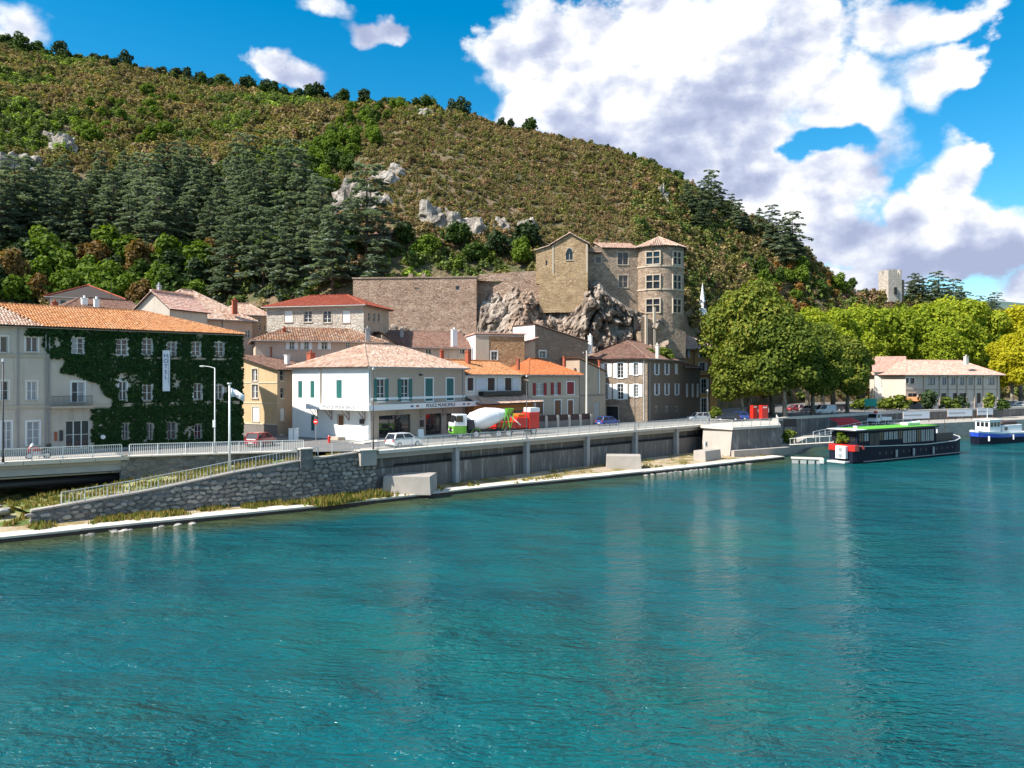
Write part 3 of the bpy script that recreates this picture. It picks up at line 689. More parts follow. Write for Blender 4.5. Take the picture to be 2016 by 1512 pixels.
    def face_roof(s, faces, tile, deck='dark_wood', ridges=(), fascia='fascia', pitch=.27, row=.40, slab=.12):
        """faces: lists of local points, the first edge is the eave"""
        mb = MB(); tl = MB()
        for pts in faces:
            pts = [Vector(p) for p in pts]; mb.prism([p-Vector((0, 0, slab)) for p in pts], (0, 0, slab-.02))
            e = (pts[1]-pts[0]).normalized(); n = None
            for k in range(2, len(pts)):
                n = (pts[1]-pts[0]).cross(pts[k]-pts[0])
                if n.length > 1e-6: break
            n.normalize()
            if n.z < 0: n = -n
            g = n.cross(e).normalized()
            if g.z < 0: g = -g
            uv = [((p-pts[0]).dot(e), (p-pts[0]).dot(g)) for p in pts]
            u0, u1, v1 = min(u for u, v in uv), max(u for u, v in uv), max(v for u, v in uv)
            def inside(x, y):
                c = 0
                for i in range(len(uv)):
                    (xa, ya), (xb, yb) = uv[i], uv[(i+1) % len(uv)]
                    k = (xb-xa)*(y-ya)-(yb-ya)*(x-xa)
                    if abs(k) < 1e-9: continue
                    if c == 0: c = 1 if k > 0 else -1
                    elif (k > 0) != (c > 0): return False
                return True
            nu, nv = max(1, int((u1-u0)/pitch)), max(1, int(v1/row)+1); r = pitch*.5
            for i in range(nu):
                x = u0+(i+.5)*(u1-u0)/nu
                for j in range(nv):
                    y = j*row; ym = y+row*.5
                    if not inside(x, min(ym, v1-.02)): continue
                    jx, jz = rnd.uniform(-.012, .012), rnd.uniform(-.012, .018); vs_ = []
                    for (yy, k, lift) in ((y-.04, 1., .045), (y+row*1.06, .8, .0)):
                        for cx_, cz in ((-1, 0), (-.5, .8), (.5, .8), (1, 0)): vs_.append(pts[0]+e*(x+jx+cx_*r*k)+g*yy+n*(cz*r*.75*k+lift+jz))
                    tl.add(vs_, [(0, 1, 5, 4), (1, 2, 6, 5), (2, 3, 7, 6), (0, 3, 2, 1)])
        for a, b in ridges:
            a, b = Vector(a), Vector(b); n = max(1, int((b-a).length/.45))
            for k in range(n): tl.tube([a.lerp(b, k/n)+Vector((0, 0, .05)), a.lerp(b, (k+1.1)/n)+Vector((0, 0, .02))], [.15, .12], 6)
        s.rf = mb.build('roof', deck, s.root); tl.build('roof_tiles', tile, s.rf, kind='stuff'); return s
    def hip(s, rise, tile, hl=0., hr=0., ov=.45, axis='u', gable=None, ovs=None, eave=None, fascia='fascia', **kw):
        e = ov; es = ov if ovs is None else ovs; z = s.h+.02
        sl = rise/((s.D if axis == 'u' else s.L)/2); zb = z-sl*e
        if axis == 'u':
            a, b, c, d = (-es, -e, zb), (s.L+es, -e, zb), (s.L+es, s.D+e, zb), (-es, s.D+e, zb)
            p, q = (hl if hl else -es, s.D/2, z+rise), (s.L-hr if hr else s.L+es, s.D/2, z+rise)
            faces = [[a, b, q, p], [c, d, p, q]]; rg = [(p, q)]
            if hl: faces.append([d, a, p]); rg += [(a, p), (d, p)]
            if hr: faces.append([b, c, q]); rg += [(b, q), (c, q)]
            for k, hh in (('L', hl), ('R', hr)):
                if not hh: MB().poly(s.loc(k, 0, s.h, .01), s.loc(k, s.D, s.h, .01), s.loc(k, s.D/2, s.h+rise, .01)).build('gable', gable or 'pl_tan', s.root)
        else:
            a, b, c, d = (-e, -es, zb), (s.L+e, -es, zb), (s.L+e, s.D+es, zb), (-e, s.D+es, zb)
            p, q = (s.L/2, hl if hl else -es, z+rise), (s.L/2, s.D-hr if hr else s.D+es, z+rise)
            faces = [[d, a, p, q], [b, c, q, p]]; rg = [(p, q)]
            if hl: faces.append([a, b, p])
            if hr: faces.append([c, d, q])
            for k, hh in (('F', hl), ('B', hr)):
                if not hh: MB().poly(s.loc(k, 0, s.h, .01), s.loc(k, s.L, s.h, .01), s.loc(k, s.L/2, s.h+rise, .01)).build('gable', gable or 'pl_tan', s.root)
        s.face_roof(faces, tile, ridges=rg, **kw)
        if eave:
            mb = MB(); s.wb(mb, 'F', -.05, s.L+.05, s.h-.38, s.h-.06, -e*.55, -.003); mb.build('eave_board', eave, s.root)
        mb = MB(); mb.tube([(-es, -e-.07, zb-.05), (s.L+es, -e-.07, zb-.05)], .07, 6) if axis == 'u' else mb.tube([(-e-.07, -es, zb-.05), (-e-.07, s.D+es, zb-.05)], .07, 6)
        mb.build('gutter', 'lead', s.rf); return s
    def shed(s, h0, h1, tile, ov=.4, **kw):
        """one slope falling along u from h0 to h1"""
        sl = (h1-h0)/s.L; a, b = h0-sl*ov+.03, h1+sl*ov+.03
        if h0 > h1: f = [(s.L+ov, s.D+ov, b), (s.L+ov, -ov, b), (-ov, -ov, a), (-ov, s.D+ov, a)]
        else: f = [(-ov, -ov, a), (-ov, s.D+ov, a), (s.L+ov, s.D+ov, b), (s.L+ov, -ov, b)]
        return s.face_roof([f], tile, **kw)
    def chimney(s, px, py0, py1, v, w=.6, mat='chimney', pot=True):
        Y = s.A.y+v; p0, p1 = P(px, py1, Y), P(px, py0, Y); ca, sa = math.cos(-s.ang), math.sin(-s.ang)
        x, y = p0.x-s.A.x, p0.y-s.A.y; u, v_ = x*ca-y*sa, x*sa+y*ca
        mb = MB(); mb.box(u-w/2, u+w/2, v_-w/2, v_+w/2, p0.z-s.z0-.5, p1.z-s.z0); mb.box(u-w/2-.07, u+w/2+.07, v_-w/2-.07, v_+w/2+.07, p1.z-s.z0, p1.z-s.z0+.1)
        if pot: mb.tube([(u, v_, p1.z-s.z0+.1), (u, v_, p1.z-s.z0+.45)], [.16, .13], 8)
        mb.build('chimney', mat, s.rf)
    def pipe(s, side, px, y0, y1, mat='lead', r=.06):
        q0, w0 = s.at(side, px, y0); q1, w1 = s.at(side, px, y1); q1 = q0
        MB().tube([s.loc(side, q0, w0, -.1), s.loc(side, q1, w1, -.1)], r, 6).build('drainpipe', mat, s.root)

# --- ivy-covered hotel
hA, hB = Vector((-55.3, 70.6)), Vector((-31.9, 92.0))
hotel = House('hotel', 'long three-storey grey hotel with a sign, its facade mostly under ivy', hA, hB, 9.5, RZ, 12.8, 'hotel')
HW = dict(fr='white_frame', pane='mix')
for r in ((-14, 662, 15, 694), (51, 663, 74, 693)): hotel.win('F', r, cols=2, rows=1, trim='pl_offwhite', **HW)
for r in ((141, 665, 164, 696), (229, 668, 250, 699), (280, 667, 299, 699), (329, 674, 346, 700), (377, 673, 394, 701), (423, 674, 440, 701)): hotel.win('F', r, trim='white_frame', **HW)
for r in ((-12, 750, 16, 788), (53, 751, 72, 788)): hotel.win('F', r, rows=2, trim='pl_offwhite', **HW)
for r in ((141, 752, 166, 792), (234, 751, 249, 788), (281, 758, 299, 788), (381, 755, 397, 786), (423, 758, 438, 786)): hotel.win('F', r, rows=2, trim='white_frame', **HW)
for r in ((3, 830, 22, 884), (53, 830, 77, 878)): hotel.win('F', r, rows=3, trim='white_frame', fr='white_frame', pane='glass_curtain')
for r in ((241, 833, 252, 866), (289, 834, 300, 866), (329, 831, 346, 865), (383, 835, 396, 864)): hotel.win('F', r, rows=2, fr='grey_metal', sill=False)
hotel.win('F', (129, 828, 176, 883), cols=3, rows=2, fr='white_frame', sill=False, name='door')
hotel.wall({'*': 'pl_grey'})
for y, px, th in ((700, 5, .22), (802, 5, .35), (640, 5, .4)): hotel.band('F', y, th, .12, 'stone_trim', px=px)
for px in (36, 90, 97): hotel.pipe('F', px, 645, 885, 'lead', .07)
a = hotel.at('F', 97, 800); b = hotel.at('F', 178, 797)
MB().box(a[0], b[0], -1.0, -.003, a[1]-.2, a[1]).build('balcony', 'stone_trim', hotel.root)
bl_ = MB()
for k in range(34): bl_.bar((lerp(a[0], b[0], (k+.5)/34), -.95, a[1]), (lerp(a[0], b[0], (k+.5)/34), -.95, a[1]+1.0), .025)
bl_.bar((a[0], -.95, a[1]+1.02), (b[0], -.95, a[1]+1.02), .05); bl_.build('balcony_rail', 'dark_metal', hotel.root)
q = hotel.at('F', 48, 860)[0]
hL = hotel.L; z = hotel.h+.02; D = hotel.D; ris = 2.15; e = .6; zb = z-ris/(D/2)*e
split = hotel.at('F', 84, 640)[0]; rp = (hL-9.0, D/2, z+ris); s0 = (split-3.4, D/2, z+ris)
hotel.face_roof([[(-1, -e, zb), (split, -e, zb), s0, (-1, D/2, z+ris)]], 'tile_old')
old_rf = hotel.rf
hotel.face_roof([[(split, -e, zb), (hL+.5, -e, zb), rp, s0], [(hL+.5, -e, zb), (hL+.5, D+e, zb), rp], [(hL+.5, D+e, zb), (-1, D+e, zb), (-1, D/2, z+ris), rp]], 'tile_orange', ridges=[((-1, D/2, z+ris), rp), ((hL+.5, -e, zb), rp)])
MB().box(-1, hL+.4, -e+.05, -.003, hotel.h-.42, hotel.h-.28).build('eave_board', 'stone_trim', hotel.root)
# vertical hotel sign
def text_mesh(txt, size, depth=.02, align='CENTER', spacing=1.):
    cu = bpy.data.curves.new('lettering', 'FONT'); cu.body = txt; cu.size = size; cu.extrude = depth; cu.align_x = align; cu.align_y = 'CENTER'; cu.space_line = spacing
    ob = bpy.data.objects.new('lettering', cu); COL.objects.link(ob); bpy.context.view_layer.update()
    me = bpy.data.meshes.new_from_object(ob.evaluated_get(bpy.context.evaluated_depsgraph_get())); bpy.data.objects.remove(ob); return me
q0, q1, w0, w1 = hotel.rect('F', 316, 690, 330, 770)
MB().box(q0, q1, -.75, -.6, w0, w1).build('sign_board', 'banner', hotel.root, bevel=.02)
sg = hotel.root.children[-1]
tm = text_mesh('H\nO\nT\nE\nL', .62, .01, spacing=.95); lt = link_mesh('lettering', tm, 'blue_print', sg); lt.location = (q0+(q1-q0)*.42, -.77, lerp(w0, w1, .60)); lt.rotation_euler = (R(90), 0, 0)
for k, (f0, f1) in enumerate(((.2, .9), (.12, .5))): MB().box(lerp(q0, q1, .74+.1*k), lerp(q0, q1, .77+.1*k), -.765, -.752, lerp(w0, w1, f0), lerp(w0, w1, f1)).build('stripe', 'blue_print', sg)
for k, r in enumerate(((107, 850, 112, 868), (117, 847, 124, 868))):
    q0, q1, w0, w1 = hotel.rect('F', *r); MB().box(q0, q1, -.1, -.003, w0, w1).build('menu_board', 'dark_metal' if k else 'brick_red', hotel.root)
q0, w0 = hotel.at('F', 201, 860); MB().tube([(q0, -.05, w0), (q0, -.45, w0)], [.25, .22], 10).build('lantern', 'white_paint', hotel.root)

# --- roofs behind the hotel
h = House('house', 'white house with a low red hipped roof behind the hotel', (98, 120), (238, 124), 10, RZ, 24.9-RZ); h.win('F', (118, 590, 130, 600), cols=1, rows=1); h.wall({'*': 'pl_offwhite'}).hip(2.3, 'tile_red', 5, 5, ov=.7)
h = House('house', 'low house with a brown tiled roof and aerial between hotel and white house', (135, 106), (272, 112), 9, RZ, 22.0-RZ); h.wall({'*': 'pl_tan'}).hip(1.5, 'tile_brown', 2.5, 0, gable='pl_offwhite')
h.chimney(166, 588, 598, 2, .7, 'white_paint'); h.chimney(108, 596, 604, 0, .7, 'brick_red'); h.chimney(190, 590, 598, 2, .6, 'white_paint')
MB().tube([(6.5, 4, 16), (6.5, 4, 21.5)], .03, 5).build('aerial', 'dark_metal', h.root)
h = House('house', 'grey gabled house end with a metal flue beside the pink tiled roof', (268, 106), (334, 104), 7, RZ, 21.6-RZ); h.wall({'*': 'pl_grey'}).hip(2.2, 'tile_pink', axis='v', gable='pl_grey', ov=.35); h.chimney(313, 563, 572, 1.5, .4, 'grey_metal')
h = House('house', 'broad house with a large old pinkish tiled hipped roof behind the hotel', (298, 110), (497, 121), 13, RZ, 21.3-RZ)
for r in ((446, 651, 454, 664), (483, 650, 492, 665)): h.win('F', r, rows=2)
h.wall({'*': 'pl_peach'}).hip(4.3, 'tile_old', 7, 6.5, ov=.6); h.pipe('F', 438, 625, 668)
h = House('house', 'small tan house with a pale tiled roof and red chimney', (438, 120), (529, 124), 8, RZ, 22.2-RZ)
for r in ((508, 625, 513, 633), (509, 640, 514, 650), (519, 641, 524, 650)): h.win('F', r, rows=2, cols=1)
h.wall({'*': 'pl_tan'}).hip(1.9, 'tile_old', 3.5, 2); h.chimney(462, 592, 612, -1, .7, 'brick_red')

# --- ochre house
oc = House('ochre_house', 'tall ochre house with three stacked windows and a grey base beside the hotel', (472, 104), (546, 101), 10, RZ, 8.6)
for r, f in (((496, 726, 507, 750), None), ((496, 757, 508, 784), None), ((497, 801, 510, 830), 'white_paint')): oc.win('F', r, rows=2, trim='pl_cream', fill=f, pane='mix')
for r, f in (((551, 729, 559, 750), None), ((552, 763, 559, 784), None), ((552, 804, 560, 828), 'white_paint'), ((552, 854, 559, 875), 'white_paint')): oc.win('R', r, cols=1, rows=2, fill=f, sill='pl_cream')
oc.wall({'F': 'pl_ochre', '*': 'pl_tan'}, {'F': (10.3, 8.6), 'B': (10.3, 8.6), 'L': (10.3, 10.3)})
oc.shed(10.3, 8.6, 'tile_brown', .5)
for y in (753, 793): oc.band('F', y, .14, .06, 'pl_cream', px=500)
q = oc.at('F', 510, 835)[1]; MB().box(-.03, oc.L+.03, -.04, -.003, 0, q).build('plinth', 'pl_greybase', oc.root); oc.band('F', 834, .16, .1, 'pl_cream', px=500, name='ledge')
oc.chimney(565, 700, 722, 2, .5, 'white_paint', False); oc.chimney(534, 685, 706, 5, .6, 'brick_red')
# --- police station
po = House('police_station', 'white and taupe two-storey police station with green shutters and canopy', (725, 93), (915, 108), 13.6, RZ, 8.95, 'building')
for r in ((587, 750, 595, 783), (611, 750, 619, 783), (662, 748, 673, 784)): po.win('L', r, fill='green_shutter', sill=False)
po.win('L', (612, 817, 619, 848), fill='green_shutter', sill='white_paint'); po.win('L', (666, 818, 676, 864), fill='brown_wood', sill=False, name='door', trim='stone_trim')
for r in ((742, 746, 757, 790), (790, 746, 804, 789)): po.win('F', r, rows=3, shut='lr', smat='green_shutter', sw=.62, trim='white_paint', sill='white_paint')
for r in ((837, 745, 852, 789), (879, 745, 893, 788)): po.win('F', r, fill='green_shutter', trim='white_paint', sill='white_paint')
po.win('F', (746, 817, 808, 860), cols=3, rows=2, fr='dark_metal', sill=False, name='shop_window'); po.win('F', (838, 814, 869, 857), cols=3, rows=2, fr='dark_metal', sill=False, name='door')
po.win('F', (879, 813, 912, 845), cols=2, rows=1, fr='dark_metal', sill=False, name='shop_window')
po.wall({'F': 'pl_taupe', 'L': 'pl_white', '*': 'pl_offwhite'}); po.hip(2.75, 'tile_old', 6, 5.5, ov=.55, eave='white_paint')
po.band('F', 4.95, .3, .08, 'white_paint'); MB().box(-.04, .35, -.06, -.003, 0, po.h-.4).build('corner_pilaster', 'white_paint', po.root)
MB().box(-.06, -.003, -.05, 6.5, 0, 1.7).build('plinth', 'white_paint', po.root)
cz = po.at('F', 800, 801)[1]
MB().box(-1.5, po.L+1.4, -1.6, -.003, cz-.06, cz+.1).add([], []).build('canopy', 'white_paint', po.root); cn = po.root.children[-1]
MB().box(-1.5, -.003, .0, 9.2, cz-.06, cz+.1).build('canopy_return', 'white_paint', po.root)
MB().box(-1.56, po.L+1.42, -1.66, -1.6, cz-.2, cz+.46).build('fascia', 'white_paint', cn); MB().box(-1.56, -1.5, -1.6, 9.2, cz-.2, cz+.46).build('fascia', 'white_paint', cn)
for k in range(5):
    u = .4+k*4.4
    if k != 1 or True:
        mb = MB(); mb.bar((u, -.05, cz-1.5), (u, -1.45, cz-.1), .05); mb.bar((u, -.05, cz-1.5), (u, -.05, cz-.06), .05); mb.bar((u, -.05, cz-.8), (u, -.8, cz-.1), .035); mb.bar((u, -.4, cz-1.15), (u, -.4, cz-.1), .03); mb.build('bracket', 'lead', cn)
for v in (.5, 3.2, 6.2, 8.8):
    mb = MB(); mb.bar((-.05, v, cz-1.5), (-1.4, v, cz-.1), .06); mb.bar((-.05, v, cz-1.5), (-.05, v, cz-.06), .06); mb.bar((-.05, v, cz-.8), (-.8, v, cz-.1), .04); mb.bar((-.4, v, cz-1.15), (-.4, v, cz-.1), .035); mb.build('bracket', 'brown_wood', cn)
q0 = po.at('F', 849, 800)[0]
lt = link_mesh('lettering', text_mesh('POLICE MUNICIPALE', .62, .012), 'text_grey', cn); lt.location = (q0, -1.68, cz+.12); lt.rotation_euler = (R(90), 0, 0); lt.scale = (1.02, 1, 1)
lt = link_mesh('lettering', text_mesh('POLICE MUNICIPALE', .6, .012), 'lead', cn); lt.location = (-1.575, 3.4, cz+.12); lt.rotation_euler = (R(90), 0, R(-90))
for px in (797, 899):
    q0 = po.at('F', px, 800)[0]; mb = MB(); mb.box(q0-.75, q0-.25, -1.68, -1.662, cz+.02, cz+.24); mb.build('flag_mark', 'blue_print', cn); mb = MB(); mb.box(q0+.25, q0+.75, -1.68, -1.662, cz+.02, cz+.24); mb.build('flag_mark', 'brick_red', cn)
po.pipe('L', 632, 722, 800, 'stone_trim', .09); po.pipe('F', 727, 722, 795, 'grey_metal', .06); po.pipe('F', 911, 724, 795, 'grey_metal', .06)
po.chimney(612, 696, 712, 11, .8, 'brick_red')
for px, a, c in ((853, 728, 733),): 
    q, w = po.at('F', 827, 738); MB().box(q-.2, q+.2, -.35, -.003, w-.1, w+.1).build('camera_box', 'dark_metal', po.root)
q, w = po.at('F', 830, 833); MB().box(q-.35, q+.35, -.09, -.003, w-.45, w+.4).build('notice_case', 'dark_metal', po.root)
q, w = po.at('L', 714, 830); MB().box(-.25, -.003, q-.3, q+.3, w-.3, w+.3).build('letter_box', 'dark_metal', po.root)
MB().box(-1.2, -.07, po.at('L', 680, 864)[0], po.at('L', 660, 864)[0], 0, .35).build('step', 'stone_trim', po.root)

# --- house with brown shutters over the orange shop
wb_ = House('white_house', 'pale house with brown shutters above an orange shop front', (915.5, 108.6), (1026, 119.3), 9.5, RZ, 8.1)
for r in ((920, 744, 932, 769), (960, 744, 974, 769), (994, 744, 1007, 769)): wb_.win('F', r, fill='dark_brown', trim='white_paint', sill='white_paint')
wb_.wall({'F': 'pl_offwhite', '*': 'pl_tan'}); wb_.hip(1.9, 'tile_orange', 0, 0, ov=.5, ovs=.1, gable='pl_tan', eave='white_paint')
for x0, x1 in ((936, 957), (979, 991), (1009, 1020)):
    q0, q1, w0, w1 = wb_.rect('F', x0, 744, x1, 769); MB().box(q0, q1, -.08, -.03, w0, w1).build('shutter', 'grey_shutter', wb_.root)
q0, q1, w0, w1 = wb_.rect('F', 942, 770, 1022, 778); MB().box(q0, q1, -.9, -.003, w0, w1).build('awning_box', 'black', wb_.root)
hz = wb_.at('F', 960, 778)[1]
rf_keep = wb_.rf; wb_.face_roof([[(-.1, -2.8, hz-1.15), (wb_.L+2.0, -2.8, hz-1.15), (wb_.L+.6, -.02, hz-.1), (-.1, -.02, hz-.1)]], 'tile_old'); wb_.rf = rf_keep
MB().box(0, wb_.L+.9, -1.6, -.003, 0, hz-1.0).build('shop_front', 'pl_orange', wb_.root)
for k in range(3): MB().box(.8+k*4.2, 3.6+k*4.2, -1.66, -1.602, .5, 2.7).build('shop_pane', 'glass', wb_.root)
wb_.chimney(921, 693, 714, 6, .6, 'brick_red'); wb_.chimney(1020, 708, 722, 6, .4, 'brick_red', False)
# --- house with red shutters
rs = House('tan_house', 'tan house with dark red shutters and an orange hipped roof', (1040, 119.8), (1140, 127.2), 9, RZ, 8.2)
for r, sh in (((1055, 754, 1070, 778), 'lr'), ((1090, 753, 1098, 777), 'lr')): rs.win('F', r, shut=sh, smat='red_shutter', rows=2, pane='glass_curtain', trim=None, sill='white_paint', sw=.62)
rs.win('F', (1116, 752, 1130, 776), fill='red_shutter', trim='white_paint', sill='white_paint')
for r in ((1055, 789, 1069, 816), (1092, 788, 1104, 816), (1118, 788, 1128, 816)): rs.win('F', r, fill='brown_wood', trim='white_paint', sill=False, name='door')
rs.wall({'F': 'pl_beige', '*': 'pl_tan'}); rs.hip(2.3, 'tile_new', 4.4, 4.4, ov=.55); rs.band('F', 781, .22, .08, 'pl_cream', px=1080)
rs.chimney(1111, 703, 716, 8, .4, 'brick_red', False)
tn = House('annexe', 'plain tan wall with white downpipes between red-shuttered and stone houses', (1141, 128), (1192, 132), 8, RZ, 8.6)
tn.win('F', (1170, 792, 1180, 828), fill='grey_metal', sill=False, name='door'); tn.wall({'*': 'pl_tan'}, {'F': (10.6, 8.6), 'B': (10.6, 8.6), 'L': (10.6, 10.6)}); tn.shed(10.6, 8.6, 'tile_orange', .25)
tn.pipe('F', 1179, 722, 775, 'white_paint', .1); tn.band('F', 778, .2, .08, 'pl_greybase', px=1160); tn.chimney(1180, 710, 726, 3, .3, 'brick_red', False)
# --- stone house with white shutters
K9 = Vector((22.7, 132.0)); E9 = Vector((32.8, 151.0))
st = House('stone_house', 'three-storey brown stone house with white shutters and a dark arched gateway', K9, E9, 10.8, RZ, 11.0)
for r in ((1190, 716, 1196, 742), (1216, 715, 1227, 744), (1248, 715, 1256, 738), (1190, 756, 1196, 786), (1216, 756, 1227, 786), (1248, 757, 1256, 781)): st.win('L', r, shut='lr', rows=4, sw=.78, sill='white_paint', trim='white_paint')
for r in ((1290, 716, 1295, 737), (1310, 716, 1315, 737), (1290, 755, 1295.5, 777), (1310, 755, 1315, 777), (1330, 755, 1334.5, 777)): st.win('F', r, shut='lr', sw=.75, cols=1, rows=3, sill='white_paint', smat='grey_shutter')
st.win('F', (1329, 716, 1335, 736), fill='grey_shutter')
for px in (1292, 1312, 1331): st.win('F', (px-2, 801, px+2, 811), cols=1, rows=1, sill=False, trim='pl_taupe')
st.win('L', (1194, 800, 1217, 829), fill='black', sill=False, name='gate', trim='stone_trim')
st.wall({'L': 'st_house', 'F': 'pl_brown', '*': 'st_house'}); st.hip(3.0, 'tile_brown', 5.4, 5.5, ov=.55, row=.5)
st.pipe('F', 1278, 712, 828, 'grey_metal', .07); st.pipe('L', 1268, 708, 828, 'white_paint', .05)
st.chimney(1294, 680, 700, 1.5, .5, 'chimney'); st.chimney(1162, 662, 690, 3, .6, 'white_paint')
sx_ = House('rear_wing', 'lower dark brown wing with pale closed shutters behind the stone house', E9+Vector((.06, .1)), Vector((38.7, 162.0)), 9, RZ, 9.7)
for px in (1353, 1364, 1374): sx_.win('F', (px-2.5, 755, px+2.5, 782), fill='grey_shutter', sill=False)
sx_.wall({'*': 'pl_brown'}); sx_.hip(1.2, 'tile_brown', 0, 2, ov=.4, gable='pl_brown')
og = House('orange_house', 'tall apricot house with pale windows beside the plane trees', (1318, 163), (1412, 168), 10, RZ, 13.9)
for r in ((1344, 687, 1354, 704), (1378, 687, 1391, 704), (1378, 714, 1388, 730), (1381, 746, 1391, 775), (1381, 784, 1391, 812)): og.win('F', r, shut='lr', sw=.5, trim='white_paint', rows=3)
og.wall({'*': 'pl_apricot'}); og.hip(2.9, 'tile_old', 4.5, 4.5, ov=.6, eave='white_paint')
for px in (1366, 1396): og.pipe('F', px, 690, 812, 'brown_wood', .1)
og.band('F', 740, .25, .08, 'brown_wood', px=1390)

# --- second row below the castle
bh = House('beige_house', 'pale stone house with four windows under a red hipped roof', (525, 122), (716, 118), 9.5, RZ, 23.4-RZ)
for k, r in enumerate(((560, 612, 576, 634), (598, 612, 614, 634), (636, 612, 652, 635), (674, 611, 689, 635))): bh.win('F', r, fill=None if k in (1, 2) else 'white_paint', trim='stone_trim', rows=3)
for r in ((725, 615, 729, 632), (735, 616, 739, 633), (744, 617, 748, 633)): bh.win('R', r, cols=1, rows=2)
bh.wall({'F': 'st_pale', '*': 'pl_tan'}); bh.hip(1.9, 'tile_red', 5, 5, ov=.6, eave='white_paint')
mh = House('long_house', 'low pinkish house with a ribbed brown tile roof below the beige house', (503, 108), (756, 114), 10, RZ, 17.6-RZ)
for r, sh in (((570, 672, 579, 688), 'lr'), ((599, 672, 607, 688), 'lr'), ((633, 671, 644, 688), 'lr'), ((681, 673, 689, 684), '')): mh.win('F', r, shut=sh, sw=.5, rows=2, smat='white_paint')
mh.wall({'*': 'pl_peach'}); mh.hip(1.9, 'tile_mixed', 4.5, 4.5, ov=.6, pitch=.34); mh.chimney(560, 648, 656, 4, .5, 'brick_red'); mh.chimney(724, 648, 664, 3, .6, 'lead')
m3 = House('grey_house', 'low house with a dark brown roof and tall white chimney', (772, 122), (926, 128), 11, RZ, 17.3-RZ)
for r in ((806, 687, 817, 697), (838, 687, 849, 697), (905, 687, 915, 697)): m3.win('F', r, rows=1, trim='pl_offwhite')
m3.wall({'*': 'pl_grey'}); m3.hip(2.6, 'tile_brown', 0, 0, ov=.6, gable='pl_white'); m3.chimney(894, 650, 676, 3, .8, 'white_paint'); m3.chimney(790, 652, 668, 4, .6, 'lead'); m3.chimney(870, 692, 708, -3, .5, 'brick_red')
ls = House('side_house', 'house end with a white rake and dark roof behind the police station', (752, 119), (800, 121), 8, RZ, 16.4-RZ); ls.wall({'*': 'pl_tan'}, {'F': (19.0-RZ, 16.4-RZ), 'B': (19-RZ, 16.4-RZ), 'L': (19-RZ, 19-RZ)}); ls.shed(19-RZ, 16.4-RZ, 'tile_brown', .3)
m4A = Vector((-5.76, 124)); m4B = Vector((2.0, 125.8))
m4 = House('flat_house', 'orange stone house with a flat parapet and tan rendered corner', m4A, m4B, 9, RZ, 19.2-RZ); m4.win('F', (967, 692, 979, 709), rows=2, trim='white_paint'); m4.wall({'F': 'st_orange', 'L': 'pl_white', '*': 'pl_tan'})
q = m4.at('F', 963, 680)[0]; MB().box(0.02, q, -.06, -.003, 0, m4.h-.05).build('render_panel', 'pl_beige', m4.root); MB().box(-.2, m4.L+.2, -.25, 9.2, m4.h, m4.h+.2).build('parapet', 'tile_pink', m4.root); m4.band('F', m4.h-.25, .14, .12, 'fascia')
m5K = XY(1053, 128); m5B = XY(1157, 134)
m5 = House('gable_house', 'rough stone party wall with a sloping top and white left side', m5K, m5B, 6.5, RZ, 13.7); m5.win('F', (1062, 691, 1074, 704), rows=2, trim='white_paint'); m5.wall({'F': 'st_house', 'L': 'pl_white', '*': 'pl_tan'}, {'F': (16.2, 13.7), 'B': (16.2, 13.7), 'L': (16.2, 16.2)}); m5.shed(16.2, 13.7, 'tile_brown', .15)
m6 = House('lean_to_house', 'small tan rendered house with a sloping roof edge and red chimney', (1010, 126), (1054, 126.8), 7, RZ, 12.4); m6.wall({'*': 'pl_tan'}, {'F': (12.4, 13.8), 'B': (12.4, 13.8), 'R': (13.8, 13.8)}); m6.shed(12.4, 13.8, 'tile_pink', .3); m6.chimney(1004, 680, 708, 0, .9, 'brick_red', False)

# --- building by the port
pb = House('port_building', 'long two-storey cream building with pink tiled roof by the port', (1783, 188), (1968, 196), 12, RZ, 8.7, 'building')
for r in ((1781.5, 744, 1789, 755), (1792, 744, 1800, 755)): pb.win('F', r, cols=1, rows=2, trim='white_paint', fr='dark_brown')
for x0, x1 in ((1827, 1841), (1854, 1863), (1872, 1881), (1889, 1898), (1906, 1915), (1923, 1932), (1945, 1958)): pb.win('F', (x0, 743, x1, 757), cols=2, rows=1, trim='pl_offwhite', fr='dark_brown', pane='glass_curtain')
for x0, x1 in ((1788, 1806), (1831, 1841), (1853, 1863), (1876, 1884), (1889, 1902), (1923, 1931), (1945, 1955)): pb.win('F', (x0, 774, x1, 797), cols=2, rows=1, fr='white_frame' if x0 < 1800 else 'dark_brown', sill=False)
pb.wall({'*': 'pl_pale'}); pb.hip(3.2, 'tile_pink', 6, 6, ov=.9, row=.5, pitch=.32)
for px in (1818, 1849, 1866, 1884, 1902, 1918, 1935, 1963): pb.pipe('F', px, 738, 805, 'pl_tan', .12)
pb.band('F', 767, .22, .06, 'pl_tan', px=1820); MB().box(0, pb.L, -.05, -.003, 0, 1.3).build('plinth', 'pl_base', pb.root)
MB().box(.02, pb.at('F', 1818, 760)[0]-.12, -.3, -.003, 4.7, 8.4).build('white_bay', 'pl_white', pb.root) if False else None
q1 = pb.at('F', 1812, 790)[0]; pb_r = pb.rf; pb.face_roof([[(-1.2, -3, 2.0), (q1, -3, 2.0), (q1, -.02, 2.9), (-1.2, -.02, 2.9)]], 'tile_orange'); pb.rf = pb_r; pb.chimney(1902, 702, 714, 6, .8, 'chimney')
pw_ = House('port_wing', 'taller pale wing with a grey gable joined to the cream port building', (1722, 196), (1784, 193.5), 11, RZ, 9.3, 'building')
for r in ((1735, 745, 1743, 760), (1762, 745, 1770, 760)): pw_.win('F', r, rows=2)
